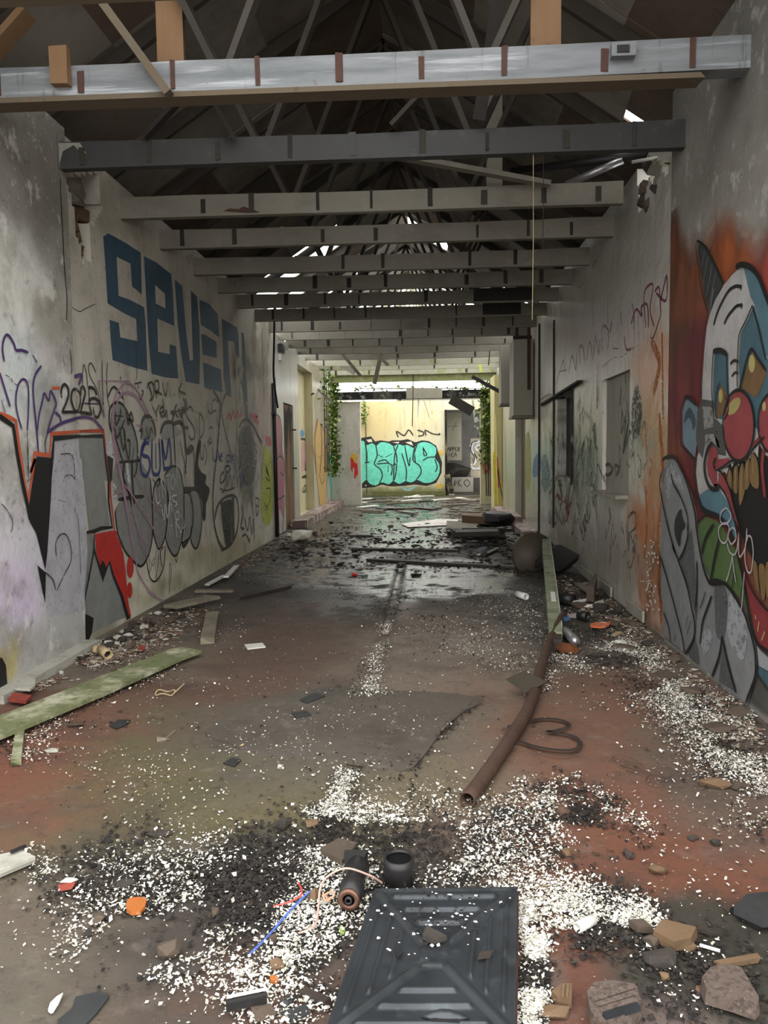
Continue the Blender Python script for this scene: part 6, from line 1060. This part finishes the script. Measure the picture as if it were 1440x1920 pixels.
for i in range(46):
    x = random.uniform(668, 905); y = random.uniform(931, 958); L_ = random.uniform(15, 60)
    board_px('broken_board', (x-L_/2, y), (x+L_/2, y+random.uniform(-4, 4)), random.uniform(.06, .2), .03, (M_grey, M_white, M_dkwood, M_grey, M_cremb)[i % 5], 'broken board scattered on the far floor before the back wall', 'board', random.uniform(0, .02), group='broken boards on the far floor')
# items in the back doorway
board_px('leaning_board', (842, 926), (852, 926), .05, .05, M_white, 'white low block at the foot of the back doorway', 'board')
a = at(846, 922, 26.6); b = at(838, 890, 26.8); whole(MB().bar(a, b, .2, .04, (0, 1, 0)), 'leaning_board', M_pale, 'pale board leaning at the left of the back doorway', 'board')
bx = at(870, 915, 29); cb_ = empty('cabinet_carcass', (bx[0], 29, 0), 'grey painted low unit inside the dark back room', 'cabinet')
rooted(cb_, 'unit_body', MB().box((bx[0]-.45, 29, 0), (bx[0]+.35, 29.5, .55)), M_board); rooted(cb_, 'dark_side', MB().box((bx[0]+.36, 29, 0), (bx[0]+.8, 29.5, .5)), M_dark)
D = Deco(Plane(1, 28.998, -1)).line(c8((960, 990), (950, 1040), (975, 1000)), 1.5, 1).line(c8((985, 985), (985, 1045)), 1.5, 1).line(c8((1010, 985), (988, 1015), (1015, 1045)), 1.5, 1).line(c8((1060, 985), (1035, 1010), (1060, 1045), (1085, 1015), (1060, 985)), 1.5, 1); rooted(cb_, 'painted_tag', MB().add(D.v, D.f), M_dark)
p0, p1 = at(891, 790, 27.9), at(1016/4.5+640, 862, 27.9)
hb = empty('hanging_sheet', (p0[0]+.2, 27.9, p1[2]), 'pale lettered sheet hanging in the back doorway', 'sheet')
x0, z1 = at(c8((890, 385))[0][0], 766, 27.9)[0], 2.9; x1, z0 = at(c8((1016, 820))[0][0], 862, 27.9)[0], at(860, 863, 27.9)[2]
rooted(hb, 'sheet_board', MB().box((x0, 27.9, z0), (x1, 27.93, z1)), M_board)
D = Deco(Plane(1, 27.898, -1))
for q in [((898, 740), (905, 715), (915, 745)), ((920, 745), (922, 715), (935, 720), (922, 735)), ((940, 745), (942, 715), (955, 720), (942, 732)), ((975, 715), (962, 718), (965, 745), (978, 745)), ((962, 730), (974, 730)), ((985, 745), (987, 715), (998, 720), (987, 732), (1000, 745)), ((905, 775), (920, 775)), ((912, 760), (912, 790)), ((945, 765), (930, 765), (932, 790), (948, 790)), ((955, 790), (962, 760), (972, 790)), ((900, 540), (980, 535)), ((940, 570), (970, 500))]: D.line(c8(*q), 1.3, 1)
rooted(hb, 'lettering', MB().add(D.v, D.f), M_dark)
me = rock_mesh('rubbish_heap', 1.3, .6, .7, 95, 24); q = at(900, 885, 29.8); rock('rubbish_heap', me, M_dark, (q[0]-.9, 29.9, 0.475), .1, label='dark heap of rubbish inside the back room', cat='heap'); whole(MB().box((q[0]-1.7, 29.6, 0), (q[0]+.2, 30.3, .46), .02), 'low_bench', M_dark, 'dark low bench under the rubbish heap in the back room', 'bench')

# ---- grey hanging boxes on the right
def hbox(label, x0, x1, y0, y1, z0, z1, strap):
    e = empty('duct_box', ((x0+x1)/2, y0, z0), label, 'box')
    rooted(e, 'box_body', MB().box((x0, y0, z0), (x1, y1, z1), .008), M_board)
    rooted(e, 'bottom_lip', MB().box((x0-.02, y0-.02, z0-.04), (x1, y1, z0-.003)), M_cremb)
    if strap:
        rooted(e, 'rusty_bracket', MB().box((x1-.10, y0-.03, z0+.45), (x1-.04, y0-.005, z1+.25), .006), M_rust)
        rooted(e, 'top_rail', MB().box((x0, y0-.02, z1+.004), (x1-.02, y0+.06, z1+.06)), M_black)
    rooted(e, 'hanger', MB().box((x0+.05, y0+.1, z1), (x0+.10, y0+.15, 3.75)), M_web)
hbox('larger grey boxed duct hanging against the right wall', 1.50, 1.84, 13.75, 14.35, 2.12, 3.45, True)
hbox('smaller grey boxed duct hanging left of the larger one', 1.46, 1.76, 15.6, 16.1, 2.45, 3.62, False)
# ---- left: black downpipe, hanging cable, switch box
a, b = PL2.uv(508, 690), PL2.uv(521, 1008)
dp = empty('downpipe', (XL+.05, a[0], .02), 'thin black downpipe running down the left wall beside the pink letters', 'pipe')
rooted(dp, 'pipe_run', MB().tube([(XL+.04, a[0], 2.75), (XL+.04, a[0], .02)], .035, 8), M_plast_b, True); rooted(dp, 'pipe_clip', MB().box((XL, a[0]-.05, 2.2), (XL+.08, a[0]+.05, 2.24)), M_plast_b)
y_ = 12.43; cp = [at(x, y, y_) for x, y in ((514, 470), (515, 560), (514, 640), (513, 700), (517, 740), (521, 765))]; cp[0][2] = 3.66
whole(MB().tube(smooth_pts(cp, False, 4), .018, 6), 'hanging_cable', M_plast_b, 'thick black cable hanging from a beam at left', 'cable')
y_ = PL3.uv(523, 660)[0]; sb = empty('switch_box', (PL3.v+.05, y_, PL3.uv(523, 662)[1]), 'small black and white switch box high on the far left wall', 'switch')
z_ = sb.location.z; rooted(sb, 'black_housing', MB().box((PL3.v, y_-.1, z_), (PL3.v+.09, y_+.1, z_+.16), .006), M_plast_b); rooted(sb, 'white_plate', MB().box((PL3.v, y_-.08, z_-.14), (PL3.v+.05, y_+.08, z_-.002)), M_white); rooted(sb, 'cable_stub', MB().tube([(PL3.v+.03, y_, z_+.16), (PL3.v+.03, y_, 3.6)], .012, 6), M_plast_b)
# ---- hanging wires from the roof at right
for lb, x, y0, y1, Y, m in (('pale thin wire hanging straight down from the dark beam', 1000, 285, 600, 5.79, M_card), ('dark thin wire hanging beside the pale wire', 1019, 285, 470, 5.79, M_black), ('dark wire dangling before the end opening', 775, 715, 800, 21.23, M_black), ('thin cord hanging under the far right beams', 918, 640, 685, 16.83, M_black)):
    a, b = at(x, y0, Y), at(x-2, y1, Y); a[2] = 3.66; whole(MB().tube([a, (a+b)/2+np.array([.004, 0, 0]), b], .0028 if Y < 10 else .012, 5), 'hanging_wire', m, lb, 'wire')
# ---- dangling laths and a fallen dark beam
for lb, p, q, Y, wd, m in (('longest lath dangling from the far beams near the middle', (715, 650), (702, 720), 16.8, .09, M_grey), ('lath sloping down left of the longest dangling lath', (640, 650), (676, 705), 16.8, .07, M_grey), ('short lath crossing behind the longest dangling lath', (714, 660), (728, 685), 17.9, .07, M_grey), ('fallen dark beam sloping down through the end opening', (845, 748), (886, 772), 22.0, .28, M_black), ('dark pole sloping to the grey boxes at right', (885, 706), (938, 735), 19.4, .09, M_black), ('white short board nailed under the far left beams', (641, 699), (666, 699), 19.0, .14, M_cremb), ('lime green strip hanging below the far right beams', (899, 682), (902, 698), 19.0, .06, mat('lime_strip', (190, 200, 90), .6)), ('pale diagonal lath propped on the far left wall', (590, 725), (625, 756), 19.8, .06, M_cremb), ('thin white rod hanging in the end opening at right', (893, 782), (897, 790), 22.0, .04, M_white), ('bent white lath hanging at the top of the back doorway', (886, 750), (892, 792), 22.18, .06, M_white)):
    p3, q3 = at(*p, Y), at(*q, Y+.02)
    if Y in TY: p3[2] = 3.67; p3[1] = Y+.03
    whole(MB().bar(p3, q3, wd, .04, (0, 1, 0)), 'hanging_lath', m, lb, 'lath')
# torn plastic film strips before the back wall
for i, pts in enumerate((((645, 310), (660, 310), (650, 430), (640, 490)), ((690, 310), (705, 330), (755, 490), (735, 450)), ((745, 310), (750, 310), (748, 440)))):
    P5 = [at(*c8(q)[0], 22.22) for q in pts]; k = len(P5); whole(MB().add([tuple(p) for p in P5]+[tuple(p+np.array([0, .02, 0])) for p in P5], [tuple(range(k)), tuple(range(2*k-1, k-1, -1))]+[(j, j+k, (j+1) % k+k, (j+1) % k) for j in range(k)]), 'plastic_film_strip', M_white, ('left', 'middle', 'right')[i]+' torn pale film strip hanging from the end lintel', 'film')
# ---- roof hole at the right: fallen rails, torn edge and rubble on the wall top
for lb, p, q, Yp, Yq, r, m in (('silver rail sloping across the daylight hole in the roof', (1062, 346), (1168, 300), 7.2, 7.0, .035, M_alu), ('upper dark rail with a shiny top near the daylight hole', (960, 322), (1250, 284), 7.6, 6.8, .04, M_plast_b), ('thin white rod at the edge of the daylight hole', (1186, 304), (1249, 292), 6.8, 6.5, .014, M_white)):
    whole(MB().tube([at(*p, Yp), at(*q, Yq)], r, 8), 'roof_rail', m, lb, 'rail', smooth=True)
for i in range(16):
    u = random.uniform(6.4, 7.0); z = random.uniform(3.45, 3.9); me = rock_mesh('stone', .16, .16, .14, 700+i); rock('stone', me, (M_stone, M_block, M_dstone)[i % 3], (XR+random.uniform(.02, .14), u, z), i, parent=wr2)
# ---- ivy
def ivy(label, n, fn, m, stems):
    pts = [fn() for _ in range(n)]; e = empty('ivy', stems[0][0] if len(stems) < 4 else stems[0][-1], label, 'ivy'); V = []; Fq = []; cl = []
    for p in pts:
        s = random.uniform(.035, .075); a = Vector((random.gauss(0, 1), random.gauss(0, 1), random.gauss(0, .6))).normalized(); b = a.cross(Vector((random.gauss(0, 1), random.gauss(0, 1), 1))).normalized(); k = len(V); P_ = Vector([float(v) for v in p])
        for q in (a*s, b*s*.7, -a*s*.8, -b*s*.7): V.append(tuple(P_+q-e.location))
        Fq.append((k, k+1, k+2, k+3)); g = random.random(); cl += [lin((70+60*g, 92+60*g, 40+30*g))]*4
    f = mesh_obj('foliage', V, Fq, m, e, kind='stuff'); set_col(f, np.array(cl))
    for s in stems: rooted(e, 'stem', MB().tube(s, .014, 5), M_dkwood)
M_leaf = mat('ivy_leaf', (90, 110, 50), .5, attr='col')
def f1():
    t = random.random(); x = random.gauss(622, 11+5*math.sin(t*6)); y = 692+195*t**1.2; p = PL3.hit(x, y); return (PL3.v+.09+abs(random.gauss(0, .10)), min(p[1], 21.7), p[2]+random.gauss(0, .05))
ivy('thick green ivy hanging down the far left wall', 1700, f1, M_leaf, [[(PL3.v+.05, PL3.uv(604+4*i, 700)[0], 3.7), (PL3.v+.06, PL3.uv(605+4*i, 800)[0], 2.3), (PL3.v+.05, PL3.uv(606+4*i, 880)[0], 1.0)] for i in range(4)])
def f2():
    t = random.random(); x = random.gauss(914, 9); y = 705+165*t**1.3; p = at(x, y, 22.2); return (min(p[0], XR-.1), 22.2-abs(random.gauss(0, .10)), p[2])
ivy('sparse ivy growing on the right pier of the end opening', 700, f2, M_leaf, [[at(905+6*i, 720, 22.27), at(908+6*i, 800, 22.27), at(912+4*i, 930, 22.27)] for i in range(3)])
def f3():
    p = at(random.gauss(684, 4), random.uniform(752, 800), 26.9); return (p[0], 26.78-min(.2, abs(random.gauss(0, .06))), p[2])
ivy('thin trail of ivy at the top left of the back wall', 90, f3, M_leaf, [[at(682, 750, 26.965), at(686, 800, 26.965), at(688, 925, 26.965)]])
def f4():
    t = random.random(); p = at(random.uniform(660, 915), random.gauss(729, 3), 22.35); return (p[0], 22.35+random.gauss(0, .06), max(p[2], zl1+.02))
ivy('straggling greenery growing along the top of the end lintel', 110, f4, M_leaf, [[at(665, 729, 22.35), at(800, 728, 22.35), at(912, 729, 22.35)]])
def f5():
    t = random.random(); p = at(random.gauss(905, 25), random.gauss(660+30*t, 6), 18.2); return (p[0], 18.2+random.gauss(0, .2), max(p[2], 3.66))

# ---- loose stuff: paint flakes, dark grit and crumbs
def scatter(blobs, clump, seed):
    r = np.random.default_rng(seed); out = []
    for b in blobs:
        if len(b) == 5:
            cx, cy, rx, ry, n = b; a = r.random(n*4)*2*np.pi; q = np.sqrt(r.random(n*4))*(.75+.5*r.random(n*4)); px = cx+rx*q*np.cos(a); py = cy+ry*q*np.sin(a)
        else:
            x0, y0, x1, y1, wd, n = b; t = r.random(n*4); px = x0+(x1-x0)*t+r.normal(0, wd*.5, n*4); py = y0+(y1-y0)*t+r.normal(0, wd*.22, n*4)
        rx_ = (px-CX)/F; ry_ = -(py-CY)/F; d = np.stack([rx_, ry_, -np.ones_like(rx_)], -1) @ RM.T; t = -EYE[2]/np.minimum(d[:, 2], -.02); X, Y = d[:, 0]*t, d[:, 1]*t
        nz = fbm(X*3.1+seed, Y*3.1, 4); ok = (r.random(len(X)) < np.clip((nz-clump)*6, .02, 1)) & (X > XL+.06) & (X < XR-.04) & (Y > 1.2) & (Y < 24)
        out.append(np.stack([X[ok], Y[ok]], -1)[:n])
    return np.vstack(out)
def flakes(name, P, s0, s1, cols, m, label, cat, seed, zmax=.012):
    r = np.random.default_rng(seed); n = len(P); s = s0*(s1/s0)**(r.random(n)**1.6); a = r.random(n)*2*np.pi; w_ = s*r.uniform(.4, 1, n)
    # smaller pieces sift to the bottom
    V = np.zeros((n, 4, 3)); z = .003+r.random(n)*zmax
    tx = r.normal(0, .35, n); ty = r.normal(0, .35, n)
    for k, (i, j) in enumerate(((-1, -1), (1, -1), (1, 1), (-1, 1))):
        i = i*r.uniform(.5, 1.1, n); j = j*r.uniform(.5, 1.1, n); lx, ly = i*s/2, j*w_/2
        V[:, k, 0] = P[:, 0]+lx*np.cos(a)-ly*np.sin(a); V[:, k, 1] = P[:, 1]+lx*np.sin(a)+ly*np.cos(a); V[:, k, 2] = np.maximum(z+lx*tx+ly*ty, .0015)
    me = bpy.data.meshes.new(name); me.vertices.add(4*n); me.vertices.foreach_set('co', V.ravel()); me.loops.add(4*n); me.loops.foreach_set('vertex_index', np.arange(4*n)); me.polygons.add(n); me.polygons.foreach_set('loop_start', np.arange(0, 4*n, 4)); me.update(); me.validate(); me.materials.append(m)
    o = put(bpy.data.objects.new(name, me), None, label, cat, None, 'stuff'); C_ = np.array([lin(c) for c in cols])[r.integers(0, len(cols), n)]; C_ = C_*r.uniform(.75, 1.1, n)[:, None]; set_col(o, np.repeat(C_, 4, 0)); return o
WH = [(985, 1700, 990, 1930, 22, 1500), (1010, 1760, 1000, 1930, 26, 1400), (1060, 1730, 90, 60, 1500), (1130, 1720, 100, 50, 1500), (1190, 1760, 90, 45, 900), (1270, 1790, 80, 40, 500), (1300, 1850, 100, 60, 400), (1050, 1680, 110, 36, 700), (960, 1640, 130, 40, 900), (760, 1610, 220, 70, 1500), (640, 1660, 160, 90, 1100), (540, 1640, 160, 120, 800), (360, 1720, 220, 140, 1500), (480, 1750, 130, 110, 800), (560, 1740, 90, 70, 1100), (520, 1880, 120, 50, 700), (640, 1560, 160, 50, 1300), (800, 1530, 170, 60, 900), (330, 1600, 160, 70, 350), (250, 1760, 150, 120, 500),
      (1075, 1510, 80, 50, 700), (1000, 1560, 110, 60, 800), (1130, 1560, 90, 50, 400), (1090, 1195, 1200, 1245, 60, 2600), (1180, 1240, 1290, 1330, 70, 2600), (1270, 1310, 1400, 1450, 80, 3400), (1360, 1380, 1460, 1540, 90, 2200), (1230, 1270, 1330, 1340, 50, 900), (1040, 1230, 1120, 1250, 40, 700), (960, 1190, 150, 70, 1600), (880, 1170, 170, 60, 1500), (1020, 1150, 80, 50, 700), (1010, 1300, 1040, 1260, 22, 160), (1130, 1180, 80, 40, 700), (990, 1450, 960, 1510, 24, 120),
      (650, 1450, 610, 1560, 24, 1500), (690, 1300, 715, 1200, 22, 1200), (715, 1200, 760, 1080, 16, 1000), (690, 1300, 40, 14, 350), (180, 1250, 340, 1165, 40, 1100), (20, 1420, 150, 1330, 40, 350), (150, 1330, 330, 1250, 24, 300), (40, 1400, 40, 30, 150), (410, 1180, 60, 24, 120), (380, 1130, 80, 20, 150), (50, 1620, 60, 40, 150), (1400, 1300, 40, 60, 300),
      (720, 1500, 900, 400, 2600), (450, 1400, 450, 120, 700), (700, 1050, 300, 60, 700), (640, 1360, 200, 70, 350), (800, 1750, 110, 60, 30)]
Pw = scatter(WH, .38, 3)
dd_ = np.hypot(Pw[:, 0], Pw[:, 1])
flakes('paint_flakes', Pw, .0045, .017, [(236, 234, 226), (228, 226, 216), (240, 238, 234), (206, 202, 190), (226, 222, 200), (170, 164, 152)], M_flake, 'white and cream flakes of fallen paint scattered all over the floor', 'flakes', 5, .014)
r_ = np.random.default_rng(4)
Vp = []; Fp = []; Cp = []
for i in range(210):
    s_, t_ = np.clip(r_.normal(.5, .22), .05, .95), np.clip(r_.normal(.28, .16), .03, .95); p = (TL*(1-s_)+TR*s_)*(1-t_)+(BL*(1-s_)+BR*s_)*t_; k = len(Vp); q = .003+.006*r_.random(); t0 = r_.random()*6
    for e in range(4): Vp.append((p[0]+q*math.cos(t0+e*1.57)*(.6+.5*r_.random()), p[1]+q*math.sin(t0+e*1.57)*(.5+.5*r_.random()), zt+.012+.002*r_.random()))
    Fp.append((k, k+1, k+2, k+3)); Cp += [lin((232, 230, 222) if r_.random() < .35 else (36, 33, 31))]*4
pgr = mesh_obj('panel_grit', Vp, Fp, M_crumb, label='grit and paint chips lying on the metal panel', cat='grit', kind='stuff'); set_col(pgr, np.array(Cp))
DK = [(x, y, rx*1.15, ry*1.15, int(n*.55)) for (x, y, rx, ry, n) in [b for b in WH if len(b) == 5 and b[4] < 2500]]+[(x0, y0, x1, y1, wd*1.2, int(n*.5)) for (x0, y0, x1, y1, wd, n) in [b for b in WH if len(b) == 6]]+[(340, 1700, 230, 150, 4200), (560, 1650, 200, 100, 2600), (760, 1600, 200, 60, 1500), (1075, 1510, 90, 60, 1100), (1010, 1555, 110, 60, 600), (720, 1420, 60, 24, 150), (840, 1370, 900, 1310, 14, 240), (770, 1445, 850, 1350, 14, 240), (720, 1020, 290, 40, 1500), (760, 1062, 260, 24, 700), (600, 1090, 150, 50, 700), (450, 1060, 80, 40, 600), (1060, 1090, 80, 40, 900), (870, 1130, 200, 40, 900), (1340, 1840, 150, 110, 700)]
Pd = scatter(DK, .36, 8)
flakes('dark_grit', Pd, .005, .024, [(32, 30, 29), (40, 37, 35), (24, 23, 23), (62, 54, 47), (50, 44, 40)], M_crumb, 'dark grit and soil crumbs lying between the paint flakes', 'grit', 6, .008)
def crumbs(name, P, s0, s1, cols, label, seed):
    r = np.random.default_rng(seed); n = len(P); B = np.array([(x, y, z) for z in (0, 1) for y in (-1, 1) for x in (-1, 1)], float); Fb = np.array([(0, 2, 3, 1), (4, 5, 7, 6), (0, 1, 5, 4), (2, 6, 7, 3), (0, 4, 6, 2), (1, 3, 7, 5)])
    s = r.uniform(s0, s1, n)*r.uniform(.4, 1, n); V = B[None]*r.uniform(.45, 1, (n, 8, 3)); V[:, :, 2] *= r.uniform(.25, .7, n)[:, None]; V *= s[:, None, None]; a = r.random(n)*6.28; X = V[:, :, 0]*np.cos(a)[:, None]-V[:, :, 1]*np.sin(a)[:, None]; Y = V[:, :, 0]*np.sin(a)[:, None]+V[:, :, 1]*np.cos(a)[:, None]
    V[:, :, 0] = X+P[:, 0, None]; V[:, :, 1] = Y+P[:, 1, None]; Fc_ = (Fb[None]+8*np.arange(n)[:, None, None]).reshape(-1, 4)
    me = bpy.data.meshes.new(name); me.vertices.add(8*n); me.vertices.foreach_set('co', V.ravel()); me.loops.add(24*n); me.loops.foreach_set('vertex_index', Fc_.ravel()); me.polygons.add(6*n); me.polygons.foreach_set('loop_start', np.arange(0, 24*n, 4)); me.update(); me.validate(); me.materials.append(M_crumb)
    o = put(bpy.data.objects.new(name, me), None, label, 'rubble', None, 'stuff'); set_col(o, np.repeat(np.array([lin(c) for c in cols])[r.integers(0, len(cols), n)], 8, 0))
crumbs('rubble_crumbs', scatter([(200, 1240, 360, 1150, 40, 1100), (60, 1290, 220, 1220, 26, 400), (440, 1070, 520, 1015, 30, 500), (1060, 1090, 1180, 1180, 40, 700), (1200, 1200, 1420, 1400, 60, 700)], .3, 21), .008, .03, [(128, 112, 98), (150, 138, 122), (96, 82, 70), (110, 84, 70), (168, 160, 146)], 'small crumbs of plaster and rubble heaped along both wall feet', 31)
crumbs('dark_rubble_crumbs', scatter([(740, 1022, 270, 22, 1100), (640, 1000, 120, 16, 200), (900, 1000, 110, 22, 300), (980, 1050, 80, 30, 400), (560, 1030, 90, 26, 400), (780, 975, 200, 14, 160), (780, 942, 140, 10, 400), (760, 1062, 240, 10, 200)], .40, 22), .010, .036, [(60, 52, 46), (44, 38, 34), (84, 74, 64), (120, 110, 98), (52, 46, 42)], 'dark soil and rubble crumbs across the wet middle and far floor', 32)
